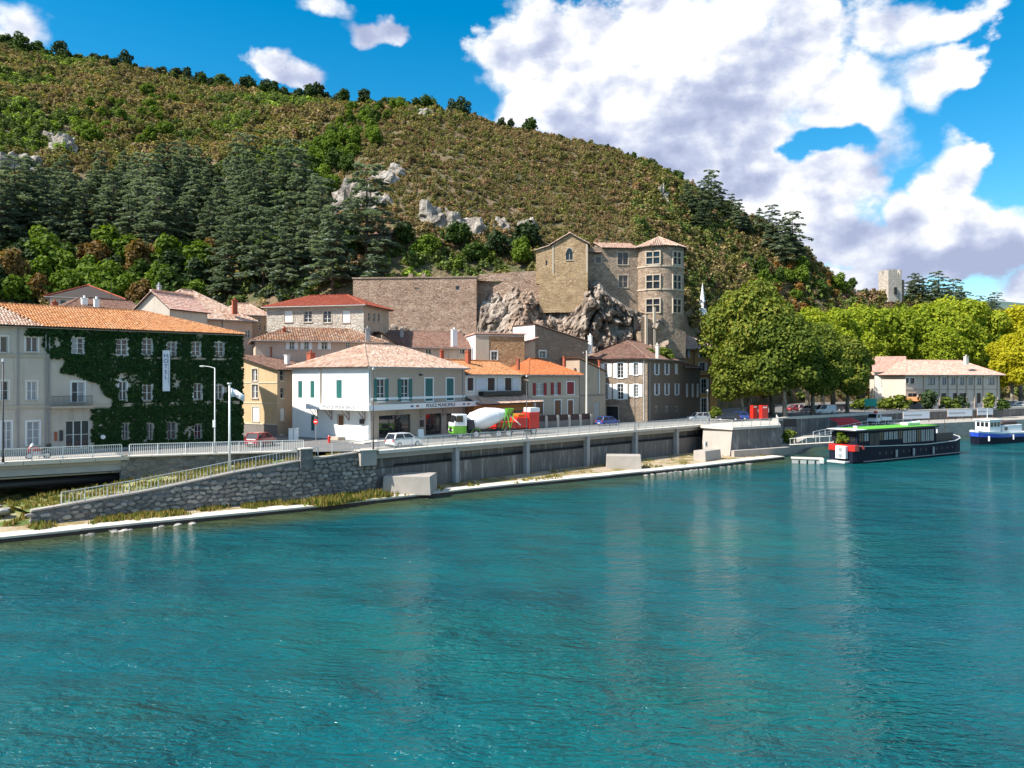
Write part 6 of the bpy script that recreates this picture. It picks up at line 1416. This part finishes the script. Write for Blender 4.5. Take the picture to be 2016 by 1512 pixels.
# --- cement mixer
def mixer(loc, hd):
    e = empty('cement_mixer', loc, hd, 'cement mixer truck with white drum and green and white cab', 'truck')
    MB().box(-4.6, 3.6, -.45, .45, .75, 1.05).build('chassis', 'dark_metal', e)
    cb = MB().add([(2.5, -1.2, 1.55), (4.3, -1.2, 1.55), (4.3, 1.2, 1.55), (2.5, 1.2, 1.55), (2.5, -1.15, 3.0), (3.95, -1.15, 3.0), (3.95, 1.15, 3.0), (2.5, 1.15, 3.0)], [(0, 3, 2, 1), (4, 5, 6, 7), (0, 1, 5, 4), (1, 2, 6, 5), (2, 3, 7, 6), (3, 0, 4, 7)]).build('cab', 'truck_white', e, bevel=.06)
    MB().box(2.55, 4.36, -1.21, 1.21, .62, 1.52).build('cab_base', 'truck_green', e, bevel=.05)
    MB().poly((4.27, -1.02, 2.02), (4.27, 1.02, 2.02), (4.03, .98, 2.86), (4.03, -.98, 2.86)).build('windscreen', 'glass', cb); MB().box(4.12, 4.40, -1.0, 1.0, 1.52, 1.98).build('bonnet', 'truck_white', cb)
    for s in (-1, 1):
        MB().prism([(3.05, s*1.215, 2.05), (4.0, s*1.215, 2.05), (3.9, s*1.19, 2.8), (3.05, s*1.19, 2.8)], (0, s*.01, 0)).build('side_window', 'glass', cb); MB().box(4.35, 4.42, s*.85-.2, s*.85+.2, .95, 1.2).build('headlight', 'lamp_white', cb)
        MB().box(4.05, 4.25, s*1.42-.08, s*1.42+.08, 2.2, 2.8).build('mirror', 'black', cb)
    MB().box(4.36, 4.42, -.55, .55, .85, 1.35).build('grille', 'black', cb)
    prof = [(2.25, .35), (2.1, .75), (1.4, 1.12), (.2, 1.32), (-.6, 1.3), (-2.0, .95), (-3.0, .6), (-3.25, .55)]; tl = R(13); pts = [(x*math.cos(tl), 0, 2.35-x*math.sin(tl)*.9) for x, r_ in prof]
    d_ = MB().tube(pts, [r_ for x, r_ in prof], 24).build('drum', 'drum_white', e, smooth=True)
    for k in (2, 5): 
        p = Vector(pts[k]); q = p+Vector((math.cos(tl), 0, -math.sin(tl)))*.12; MB().tube([p, q], [prof[k][1]+.03]*2, 24).build('drum_ring', 'drum_white', d_)
    mb = MB()
    for s in (-1, 1): mb.bar((-3.6, s*.85, 1.0), (-3.1, s*.75, 3.2), .14); mb.bar((-2.5, s*.8, 1.0), (-3.1, s*.75, 3.2), .12); mb.bar((-3.6, s*.85, 1.0), (-4.2, s*.7, 3.0), .1)
    mb.bar((-3.1, -.8, 3.2), (-3.1, .8, 3.2), .14); mb.build('rear_frame', 'truck_green', e)
    MB().add([(-3.3, -.6, 3.6), (-4.3, -.6, 3.6), (-4.3, .6, 3.6), (-3.3, .6, 3.6), (-3.5, -.25, 2.9), (-3.9, -.25, 2.9), (-3.9, .25, 2.9), (-3.5, .25, 2.9)], [(0, 1, 5, 4), (1, 2, 6, 5), (2, 3, 7, 6), (3, 0, 4, 7)]).build('hopper', 'truck_green', e); MB().bar((-3.9, 0, 2.7), (-5.2, .5, 1.5), .45, .12).build('chute', 'pale_metal', e)
    MB().box(1.4, 2.3, -1.1, 1.1, 1.1, 2.3).build('water_tank', 'dark_metal', e)
    for x in (3.4, 1.2, -1.9, -3.3):
        for y in (-1.0, 1.0): wheel(e, x, y, .52, .32)
    for x in (3.4, 1.2, -1.9, -3.3):
        for y in (-1.0, 1.0): MB().tube([(x+.66*math.cos(a_), y, .55+.66*math.sin(a_)) for a_ in [k*math.pi/6 for k in range(7)]], .06, 4).build('mudguard', 'truck_green' if x > 1 else 'black', e)
    return e
tp = XY(950, 98.5); mixer((tp.x, tp.y, RZ+.005), R(200)).scale = (.94, .94, 1.0)
p = XY(1012, 104); e = empty('loader_truck', (p.x, p.y, RZ+.005), R(205), 'red works lorry with an orange machine behind the cement mixer', 'truck')
MB().box(-3, 3, -.45, .45, .6, .85).build('chassis', 'dark_metal', e); MB().box(.2, 3.1, -1.1, 1.1, .85, 1.75).build('side_board', 'truck_red', e, bevel=.04); MB().box(.5, 2.8, -1.13, -1.105, 1.2, 1.5).build('stripe', 'white_paint', e); MB().box(-1.6, .15, -1.05, 1.05, .85, 2.3).build('machine_body', 'kiosk_red', e, bevel=.12); MB().box(-1.3, -.2, -.8, .8, 2.3, 2.75).build('hood', 'orange_plastic', e, bevel=.1)
cbn = MB().box(-3.2, -1.65, -1.1, 1.1, .75, 2.9).build('cab', 'truck_red', e, bevel=.06); MB().box(-3.0, -2.0, -1.12, -1.105, 1.8, 2.6).build('side_window', 'glass', cbn); MB().box(-3.22, -3.19, -.9, .9, 1.75, 2.65).build('windscreen', 'glass', cbn); MB().box(-3.3, -1.9, -1.0, 1.0, 2.95, 3.5).build('roof_box', 'white_paint', cbn)
for x in (-2.4, 1.2, 2.3):
    for y in (-.95, .95): wheel(e, x, y, .45, .3)
# --- white tipper truck at the port
p = XY(1730, 156.5); e = empty('tipper_truck', (p.x, p.y, 3.01), R(215), 'small white tipper truck standing on the port quay', 'truck'); MB().box(-2.6, 2.4, -.4, .4, .5, .75).build('chassis', 'dark_metal', e)
cbn = MB().add([(.9, -1, .7), (2.6, -1, .7), (2.6, 1, .7), (.9, 1, .7), (.9, -.95, 2.3), (2.0, -.95, 2.3), (2.0, .95, 2.3), (.9, .95, 2.3)], [(0, 3, 2, 1), (4, 5, 6, 7), (0, 1, 5, 4), (1, 2, 6, 5), (2, 3, 7, 6), (3, 0, 4, 7)]).build('cab', 'truck_white', e, bevel=.05); MB().poly((2.49, -.85, 1.45), (2.49, .85, 1.45), (2.12, .8, 2.2), (2.12, -.8, 2.2)).build('windscreen', 'glass', cbn)
for s in (-1, 1): MB().prism([(1.2, s*1.0, 1.45), (2.2, s*1.0, 1.45), (1.95, s*.98, 2.15), (1.2, s*.98, 2.15)], (0, s*.012, 0)).build('side_window', 'glass', cbn)
tb = MB(); tb.box(-2.9, .75, -1.05, -.98, .95, 1.5); tb.box(-2.9, .75, .98, 1.05, .95, 1.5); tb.box(-2.9, -2.83, -.98, .98, .95, 1.5); tb.box(.68, .75, -.98, .98, .95, 1.9); tb.box(-2.9, .75, -1.05, 1.05, .85, .949); tb.build('tipper_bed', 'truck_white', e); MB().box(.75, .95, -.5, .2, 1.5, 2.7).build('crane', 'kiosk_red', e)
for x in (1.7, -1.7):
    for y in (-.85, .85): wheel(e, x, y, .4, .26)
# --- motorbike on the bridge
p = XY(75, 72.5); e = empty('motorbike', (p.x, p.y, 4.8), R(205), 'red motorbike with a black top box parked on the stream bridge', 'motorbike')
for x in (.72, -.72):
    w = MB().tube([(x+.27*math.cos(k*math.pi/8), 0, .3+.27*math.sin(k*math.pi/8)) for k in range(17)], .055, 8).build('wheel', 'tyre', e); MB().tube([(x, -.04, .3), (x, .04, .3)], .2, 12).build('rim', 'rim', w)
MB().tube([(.72, 0, .3), (.5, 0, .85), (.42, 0, 1.05)], .05, 8).build('fork', 'grey_metal', e); MB().tube([(.55, 0, .7), (.25, 0, .95), (-.1, 0, .82), (-.3, 0, .7)], [.10, .2, .18, .1], 10).build('tank', 'car_red', e, smooth=True); MB().tube([(.75, 0, .62), (.62, 0, .95), (.5, 0, 1.15)], [.08, .2, .08], 8).build('fairing', 'car_red', e, smooth=True)
MB().tube([(-.05, 0, .86), (-.45, 0, .88), (-.75, 0, .98)], [.13, .15, .08], 8).build('seat', 'black', e, smooth=True); MB().box(-.2, .35, -.2, .2, .28, .68).build('engine', 'grey_metal', e, bevel=.04); MB().bar((.4, -.38, 1.08), (.4, .38, 1.08), .04).build('handlebar', 'black', e); MB().box(-1.05, -.62, -.24, .24, 1.0, 1.38).build('top_box', 'black', e, bevel=.08); MB().tube([(.55, 0, 1.12), (.42, 0, 1.4)], [.14, .1], 8).build('screen', 'white_paint', e); MB().bar((.1, .2, .3), (-.9, .2, .42), .1).build('exhaust', 'pale_metal', e); MB().bar((-.1, -.2, .3), (-.05, -.35, 0), .03).build('kick_stand', 'dark_metal', e)

# --- concrete blocks on the quay
def block(px, py, w, d_, hgt, label, ang=None):
    p = G(px, py, .5); e = MB().add([(-w/2, 0, 0), (w/2, 0, 0), (w/2+.05, d_, 0), (-w/2, d_, 0), (-w/2+.12, .12, hgt), (w/2-.1, .12, hgt), (w/2, d_, hgt), (-w/2+.1, d_, hgt)], [(0, 3, 2, 1), (4, 5, 6, 7), (0, 1, 5, 4), (1, 2, 6, 5), (2, 3, 7, 6), (3, 0, 4, 7)]).build('concrete_block', 'concrete', bevel=.04); e.location = (p.x, p.y, .35); e.rotation_euler = (0, 0, ang if ang is not None else wang); tag(e, label, 'block')
block(800, 972, 5.0, 3.6, 1.9, 'big pale concrete block on the quay among the weeds', R(-4)); block(1228, 922, 4.6, 3.0, 1.75, 'smaller pale concrete block under the river wall', R(-6)); block(1405, 905, 4.5, 2.0, 1.5, 'low concrete block at the foot of the bastion', wang)
# rocks at the waterline
RK = []
for k in range(5):
    r = random.Random(k); mb = MB(); bm = bmesh.new(); bmesh.ops.create_icosphere(bm, subdivisions=2, radius=.5)
    for v in bm.verts: v.co *= 1+.45*noise.noise(v.co*2.2+Vector((k*7, 0, 0))); v.co.z *= .65
    me = bpy.data.meshes.new('rock'); bm.to_mesh(me); bm.free(); me.materials.append(M[('stone_b', 'stone_a', 'stone_c')[k % 3]]); RK.append(me)
def rocks(f0, f1, n, off0, off1, smin, smax, label, group):
    pl_ = resample(EDGE, 200)
    for k in range(n):
        f = rnd.uniform(f0, f1); i = int(f*198); a, c = pl_[i], pl_[i+1]; d = (c-a).normalized(); q = a+Vector((d.y, -d.x))*rnd.uniform(off0, off1)
        o = bpy.data.objects.new('rock', rnd.choice(RK)); COL.objects.link(o); s = rnd.uniform(smin, smax); o.location = (q.x, q.y, -.06+rnd.uniform(-.08, .06)); o.scale = (s*1.3, s, s*.75); o.rotation_euler = (0, 0, rnd.uniform(0, 6)); tag(o, label, 'rock', group)
rocks(.74, .93, 52, -.05, .75, .2, .7, 'small pale rock in the shallows at the foot of the quay before the bastion', 'rocks at the quay foot'); rocks(.195, .275, 30, -.05, .7, .2, .7, 'rock in the shallows below the stream mouth', 'rocks below the stream mouth')
for k in range(40):
    i = rnd.randrange(10, 23); p = L_[i].lerp(U_[i], rnd.uniform(.02, .8)); o = bpy.data.objects.new('rock', rnd.choice(RK)); COL.objects.link(o); s = rnd.uniform(.4, 1.2); o.location = (p.x, p.y, .55+1.0*math.sin(.4)+rnd.uniform(-.2, .3)); o.scale = (s*1.2, s, s*.8); o.rotation_euler = (0, 0, rnd.uniform(0, 6)); tag(o, 'rough boulder on the stream bank under the bridge', 'rock', 'boulders on the stream bank')

# --- street things
p = P(578, 872, 92); e = empty('cabinet', (XY(578, 93).x, 93, RZ), R(10), 'white utility cabinet in the street beside the ochre house', 'cabinet'); MB().box(-.55, .55, -.25, .25, 0, 1.45).build('body', 'white_paint', e, bevel=.03); MB().box(-.6, .6, -.3, .3, 1.45, 1.53).build('lid', 'pale_metal', e); MB().box(-.02, .02, -.27, -.25, .1, 1.4).build('door_gap', 'dark_metal', e)
p = XY(622, 90); e = empty('road_sign', (p.x, p.y, RZ), R(-25), 'round red road sign on a post before the white police wall', 'sign'); MB().tube([(0, 0, 0), (0, 0, 2.6)], .035, 6).build('post', 'grey_metal', e); MB().tube([(0, -.05, 2.45), (0, -.07, 2.45)], .32, 16).build('disc', 'kiosk_red', e); MB().box(-.2, .2, -.085, -.071, 2.4, 2.5).build('bar', 'white_paint', e)
p = XY(648, 90.5); e = empty('hydrant', (p.x, p.y, RZ), 0, 'small red fire hydrant before the white police wall', 'hydrant'); MB().tube([(0, 0, 0), (0, 0, .75), (0, 0, .9)], [.16, .14, .06], 10).build('body', 'kiosk_red', e); MB().tube([(-.22, 0, .6), (.22, 0, .6)], .06, 8).build('outlet', 'kiosk_red', e)
p = XY(828, 97); e = empty('pavement_board', (p.x, p.y, RZ), R(30), 'white A-board standing outside the police station door', 'board')
for s in (-1, 1): MB().add([(-.4, s*.3, 0), (.4, s*.3, 0), (.35, s*.03, 1.15), (-.35, s*.03, 1.15), (-.4, s*.33, 0), (.4, s*.33, 0), (.35, s*.06, 1.15), (-.35, s*.06, 1.15)], [(0, 1, 2, 3), (7, 6, 5, 4), (0, 4, 5, 1), (1, 5, 6, 2), (2, 6, 7, 3), (3, 7, 4, 0)]).build('panel', 'white_paint', e)
for px, Y, w, hgt, lb in ((1503, 141, 1.35, 2.6, 'larger red vending kiosk under the plane trees'), (1484, 143, 1.0, 2.5, 'narrow red vending kiosk under the plane trees')):
    p = XY(px, Y); e = empty('kiosk', (p.x, p.y, RZ), R(20), lb, 'kiosk'); MB().box(-w/2, w/2, -.45, .45, .12, hgt).build('body', 'kiosk_red', e, bevel=.04); MB().box(-w*.32, w*.32, -.47, -.451, .9, 1.9).build('front_panel', 'truck_red', e); MB().box(-w/2, w/2, -.4, .4, 0, .12).build('plinth', 'dark_metal', e); MB().box(-w*.3, w*.3, -.48, -.455, 2.1, 2.35).build('sign', 'lamp_white', e)
p = XY(1555, 128.5); e = empty('info_board', (p.x, p.y, 1.7), R(10), 'black information board on two posts above the gangway', 'board'); MB().box(-1.15, 1.15, -.06, .06, 2.6, 3.9).build('panel', 'black', e)
for s in (-1, 1): MB().box(s*1.05-.07, s*1.05+.07, -.05, .05, 0, 2.6).build('post', 'dark_metal', e)
for px, py, z in ((1452, 864, 2.6), (1388, 874, 2.2)):
    p = G(px, py, z); e = empty('marker_plate', (p.x, p.y-.75, z), R(35), 'small white river marker plate on the bastion front' if px > 1400 else 'small white river marker plate at the end of the river wall', 'sign'); MB().box(-.33, .33, -.04, .04, -.45, .45).build('plate', 'white_paint', e); MB().box(-.1, .1, -.055, -.041, -.2, .2).build('mark', 'black', e)
p = XY(1383, 196); zt = CZ_+(HY_-556)/F_*196; e = empty('church_spire', (p.x, p.y, RZ), R(20), 'slender white church spire rising behind the tallest plane tree', 'spire'); MB().box(-1.8, 1.8, -1.8, 1.8, 0, zt-RZ-8).build('tower', 'pl_offwhite', e)
sp_ = MB(); n = 8; zb = zt-RZ-8; sp_.v = [(math.cos(k*math.pi/4)*1.15, math.sin(k*math.pi/4)*1.15, zb) for k in range(n)]+[(0, 0, zt-RZ)]; sp_.f = [(k, (k+1) % n, n) for k in range(n)]; sp_.build('spire', 'pl_white', e); MB().box(-.2, .2, -1.2, -.8, zb+1.5, zb+3).build('louvre', 'black', e)
p = XY(1714, 170); e = empty('sheeted_frame', (p.x, p.y, RZ), 0, 'turquoise sheet on a frame beside the port wing', 'sheet'); MB().box(-1.3, 1.3, -.05, .05, 1.4, 3.0).build('sheet', 'teal_sheet', e)
for s in (-1, 1): MB().box(s*1.2-.05, s*1.2+.05, .06, .14, 0, 3.0).build('post', 'grey_metal', e)
# white banners on the port edge
for k, (x0, x1, Y, lb) in enumerate(((1778, 1830, 163, 'long white banner on the port railing behind the green roof'), (1866, 1914, 173, 'long white banner on the port railing beneath the port building'), (1924, 1955, 180, 'short white banner on the port railing beside the blue boat'))):
    a, c = XY(x0, Y), XY(x1, Y+3); e = empty('banner', (a.x, a.y, 3.0), math.atan2(c.y-a.y, c.x-a.x), lb, 'banner', None); L = (c-a).length; MB().box(0, L, -.03, .03, .8, 2.3).build('sheet', 'banner', e)
    for q in range(4): MB().box(q*(L-.1)/3, q*(L-.1)/3+.1, .04, .12, 0, 2.4).build('post', 'brown_wood', e)
    MB().box(.2, L*.7, -.045, -.031, 1.45, 1.65).build('print', 'lead', e)
railing('railing', [(53, 138.5, 1.72), (61, 145.4, 2.38), (68, 150.6, 3.0), (79, 155.6, 3.02)], 'white railing along the port quay behind the moored barge', mat='white_paint', panel=False)
a = XY(1650, 146); e = empty('awning', (a.x, a.y, 1.7), R(30), 'red awning on posts behind the barge wheelhouse', 'awning'); MB().add([(0, 0, 2.3), (6.5, 0, 2.3), (6.5, 2.2, 3.0), (0, 2.2, 3.0), (0, 0, 2.25), (6.5, 0, 2.25), (6.5, 2.2, 2.95), (0, 2.2, 2.95)], [(0, 1, 2, 3), (7, 6, 5, 4), (0, 4, 5, 1), (1, 5, 6, 2), (2, 6, 7, 3), (3, 7, 4, 0)]).build('canvas', 'awning_red', e); MB().box(0, 6.5, -.03, .0, 1.8, 2.25).build('valance', 'awning_red', e)
for x in (.1, 6.4):
    for y in (.05, 2.1): MB().tube([(x, y, 0), (x, y, 2.26 if y < 1 else 2.9)], .04, 6).build('post', 'white_paint', e)

# --- barge
S0, S1 = G(1683, 914, 0).xy, G(1904, 892.5, 0).xy; bd = (S1-S0); BL = bd.length; bang = math.atan2(bd.y, bd.x)
e = empty('barge', (S0.x, S0.y, 0), bang, 'long dark navy barge with a green roof moored at the port', 'boat'); BW = 4.5
stn = [(0, .35, 1.9, .15), (.02, .12, 2.5, .0), (.12, 0, 2.35, -.3), (.6, 0, 2.0, -.6), (.88, 0, 2.2, -.6), (.95, .35, 2.5, -.5), (.985, 1.2, 2.75, -.3), (1., 2.2, 2.9, -.1)]
mb = MB(); n = len(stn)
for f, ins, zt, zb in stn: mb.v += [(f*BL, ins+.25, -.7), (f*BL, ins, .3), (f*BL, ins, zt), (f*BL, BW-ins, zt), (f*BL, BW-ins, .3), (f*BL, BW-ins-.25, -.7)]
for i in range(n-1):
    for k in range(6): mb.f.append((i*6+k, i*6+(k+1) % 6, (i+1)*6+(k+1) % 6, (i+1)*6+k))
mb.f += [tuple(range(5, -1, -1)), tuple((n-1)*6+k for k in range(6))]; hl_ = mb.build('hull', 'hull_navy', e)
for i in range(n-1): a, c = stn[i], stn[i+1]; MB().bar((a[0]*BL, a[1]-.04, a[2]+.03), (c[0]*BL, c[1]-.04, c[2]+.03), .16, .1).build('rubbing_strake', 'pale_metal', hl_)
MB().bar((2, -.05, .25), (BL*.92, -.05, .3), .1, .12).build('rubbing_strake', 'lead', hl_)
for k in range(15): x = BL*(.20+.05*k); MB().tube([(x, .03, 1.25), (x, -.03, 1.25)], .23, 12).build('porthole', 'black', hl_)
for x in (.33, .48, .66): MB().tube([(BL*x, -.18, 1.6), (BL*x, -.18, .5)], [.17, .17], 8).build('fender', 'grey_metal', hl_)
x0, x1 = BL*.035, BL*.71; zd, zr_ = 2.1, 4.6
sp_h = House.__new__(House); cabw = MB()
cb_ = MB().box(x0, x1, .35, BW-.35, zd-.3, zr_).build('cabin', 'hull_navy', e)
MB().box(x0-.9, x1+.6, -.05, BW+.05, zr_, zr_+.18).build('roof_edge', 'dark_metal', cb_); MB().box(x0+1.8, x1+.4, .05, BW-.05, zr_+.181, zr_+.27).build('roof', 'turf_green', cb_); MB().box(x0-.95, x0+1.75, -.1, BW+.1, zr_+.181, zr_+.25).build('front_roof', 'white_paint', cb_)
for k in range(16):
    f0 = k/16; a_ = lerp(x0+.5, x1-.3, f0); b_ = a_+(x1-x0-.8)/16-.28; tall = k >= 9
    if 2 <= k <= 3: MB().box(a_, b_+.2, .30, .348, zd-.1, zr_-.4).build('door', 'black', cb_); continue
    fr_ = MB().box(a_, b_, .31, .348, zd+(.35 if tall else 1.0), zr_-.3).build('window', 'glass_curtain' if k % 4 else 'glass', cb_); mb = MB(); mb.bar((a_, .29, zd+(.35 if tall else 1.)), (b_, .29, zd+(.35 if tall else 1.)), .05); mb.bar((a_, .29, zr_-.3), (b_, .29, zr_-.3), .05); mb.bar(((a_+b_)/2, .295, zd+.4 if tall else zd+1), ((a_+b_)/2, .295, zr_-.3), .05); mb.build('frame', 'black', fr_)
for k in range(4): y = .6+k*1.0; MB().box(x0-.05, x0-.003, y, y+.85, zd+.9, zr_-.3).build('window', 'glass', cb_)
MB().box(x1+1.0, x1+6.0, .8, BW-.8, zd-.2, zd+1.4).build('fore_cabin', 'black', e, bevel=.05); MB().tube([(x1+2, 1.2, zd+1.4), (x1+2, 1.2, zd+2.0)], .12, 8).build('vent', 'white_paint', e); MB().tube([(x0+.4, .9, zr_+.25), (x0+.4, .9, zr_+.75)], [.25, .3], 12).build('searchlight', 'white_paint', e)
MB().box(-.1, BL*.035-.05, -.06, BW-.3, 1.75, 2.65).build('stern_bulwark', 'boat_red', e, bevel=.08); MB().box(-1.2, .0, .8, BW-.8, .05, .35).build('swim_platform', 'pale_metal', e, bevel=.05)
ac = MB().box(-.75, -.13, 1.0, 2.6, .7, 2.5).build('air_conditioner', 'white_paint', e, bevel=.03)
for z in (1.15, 2.0): MB().tube([(-.76, 1.8, z), (-.79, 1.8, z)], .33, 14).build('fan', 'grey_metal', ac)
MB().tube([(BL*.06, -.1, 2.25), (BL*.06, -.16, 2.25)], .3, 14).build('lifebuoy', 'kiosk_red', e)
MB().tube([(BL*.93, 2.5, 2.2), (BL*.93, 2.5, 5.6)], [.07, .04], 6).build('mast', 'dark_wood', e)
bm_ = Matrix.Translation(e.location) @ Matrix.Rotation(bang, 4, 'Z')
q = bm_ @ Vector((1.2, 2.6, 2.55)); shrub(1640, 850, 112, 2.6, 2.5, 'bushy potted plant on the stern of the barge', 'leaf_lime', z=q.z).location = q
# small flat boat on the barge roof, rear dinghy
q = bm_ @ Vector((BL*.60, 2.4, zr_+.3)); dg = MB().add([(-1.8, -.55, 0), (1.5, -.55, 0), (2.1, 0, .1), (1.5, .55, 0), (-1.8, .55, 0), (-1.9, -.7, .42), (1.6, -.7, .45), (2.5, 0, .6), (1.6, .7, .45), (-1.9, .7, .42)], [(0, 1, 2, 3, 4), (0, 5, 6, 1), (1, 6, 7, 2), (2, 7, 8, 3), (3, 8, 9, 4), (4, 9, 5, 0)]).build('dinghy', 'white_paint'); dg.location = q; dg.rotation_euler = (0, 0, bang); tag(dg, 'small white dinghy lying on the green roof of the barge', 'dinghy')
# --- pontoon and gangway
p0, p1 = G(1558, 912, 0), G(1622, 914, 0); an = math.atan2(p1.y-p0.y, p1.x-p0.x); e = empty('pontoon', (p0.x, p0.y, 0), an, 'low floating pontoon with grey floats at the end of the quay', 'pontoon'); L = (p1-p0).length
MB().box(0, L, 0, 2.2, .62, .74).build('deck', 'slab', e)
for k in range(4): MB().box(k*L/4+.12, (k+1)*L/4-.12, .1, 2.0, -.3, .6).build('float', 'concrete_blue', e, bevel=.06)
MB().box(L-.6, L, -.05, 2.25, .1, .61).build('bumper', 'pale_metal', e)
g0, g1 = Vector((44.2, 124.6, 1.75)), bm_ @ Vector((3.5, 3.8, 2.85)); gw = empty('gangway', g0, 0, 'white gangway leading from the bastion foot to the barge', 'gangway'); MB().bar((0, 0, 0), g1-g0, 1.1, .12).build('deck', 'slab', gw)
dv = (g1-g0); sd_ = Vector((-dv.y, dv.x, 0)).normalized()
for s in (-.52, .52): MB().bar(sd_*s+Vector((0, 0, .95)), dv+sd_*s+Vector((0, 0, .95)), .05).build('handrail', 'white_paint', gw); [MB().bar(sd_*s+dv*f, sd_*s+dv*f+Vector((0, 0, .95)), .04).build('post', 'white_paint', gw) for f in (0.02, .25, .5, .75, .98)]
pt = G(1553, 872, 1.7); e = shrub(1553, 872, 130, 2.6, 2.6, 'yellow and green flowering shrub at the head of the gangway', None, z=1.7); e.location = (XY(1553, 126.8).x, 126.8, 1.7)
# --- blue and white boat
c0, c1 = Vector((86.5, 144.0)), Vector((101.5, 152.5)); bd2 = c1-c0; L = bd2.length; a2 = math.atan2(bd2.y, bd2.x); e = empty('motor_boat', (c0.x, c0.y, 0), a2, 'blue and white motor boat moored at the right of the port', 'boat')
stn = [(0, 1.75, 2.7), (.03, 1.1, 2.55), (.12, .4, 2.35), (.3, .05, 2.1), (.8, 0, 1.9), (1, .2, 1.9)]; W_ = 3.9
def hullm(z0s, z1s, grow):
    mb = MB(); n = len(stn)
    for i, (f, ins, zt) in enumerate(stn): z0, z1 = z0s(zt), z1s(zt); mb.v += [(f*L-(.25*z1 if i < 2 else 0), ins-grow+.12, z0), (f*L-(.25*z1 if i < 2 else 0), ins-grow, z1), (f*L-(.25*z1 if i < 2 else 0), W_-ins+grow, z1), (f*L-(.25*z1 if i < 2 else 0), W_-ins+grow-.12, z0)]
    for i in range(n-1):
        for k in range(4): mb.f.append((i*4+k, i*4+(k+1) % 4, (i+1)*4+(k+1) % 4, (i+1)*4+k))
    mb.f += [(3, 2, 1, 0), tuple((n-1)*4+k for k in range(4))]; return mb
hullm(lambda z: -.6, lambda z: z*.55, .0).build('hull', 'hull_navy', e); hullm(lambda z: z*.55+.002, lambda z: z*.86, .03).build('blue_band', 'boat_blue', e); hullm(lambda z: z*.86+.002, lambda z: z, .06).build('gunwale', 'white_paint', e)
wh = MB().box(2.6, 6.2, .6, W_-.6, 2.0, 4.4).build('wheelhouse', 'white_paint', e, bevel=.06); MB().box(2.3, 6.6, .4, W_-.4, 4.4, 4.52).build('roof', 'white_paint', wh)
for k in range(3): MB().box(2.9+k*1.1, 3.7+k*1.1, .57, .598, 3.2, 4.05).build('window', 'glass', wh); MB().box(2.57, 2.598, .85+k*.78, 1.45+k*.78, 3.2, 4.05).build('window', 'glass', wh)
MB().box(7.0, 13.5, .6, W_-.6, 1.9, 3.4).build('cabin', 'white_paint', e, bevel=.08); [MB().box(7.5+k*1.5, 8.5+k*1.5, .57, .598, 2.4, 3.0).build('window', 'glass', e.children[-1]) for k in range(1)]
MB().tube([(4.2, W_/2, 4.5), (4.2, W_/2, 6.6)], [.06, .03], 6).build('mast', 'white_paint', e); MB().box(7.5, 12.5, .9, W_-.9, 3.42, 4.0).build('canvas_cover', 'dark_brown', e, bevel=.15)
for k in range(2): MB().tube([(1.2+k*8, -.08, 1.6), (1.2+k*8, -.08, .7)], .16, 8).build('fender', 'white_paint', e)
e = empty('landing_stage', (80, 147.5, 0), R(35), 'dark wooden landing stage between barge and blue boat', 'jetty'); [MB().box(k*.55, k*.55+.5, 0, 2.2, .9, 1.0).build('plank', 'dark_wood', e) for k in range(14)]; [MB().tube([(x, y, -3), (x, y, 1.6)], .12, 6).build('pile', 'dark_wood', e) for x in (.3, 3.8, 7.3) for y in (.2, 2.0)]

# --- pavements
o = MB().box(0, wL, 1.42, 2.7, 4.6, 4.92).build('pavement', 'paving', kind='structure', bevel=.02); o.location = (W0.x, W0.y, 0); o.rotation_euler = (0, 0, wang)
o = MB().box(-3.2, po.L+14.0, -2.6, -.08, -.2, .13).build('pavement', 'slab', kind='structure', bevel=.02); o.location = po.root.location; o.rotation_euler = po.root.rotation_euler
o = MB().box(.2, hotel.L+.4, -1.9, -.08, -.2, .13).build('pavement', 'paving', kind='structure', bevel=.02); o.location = hotel.root.location; o.rotation_euler = hotel.root.rotation_euler
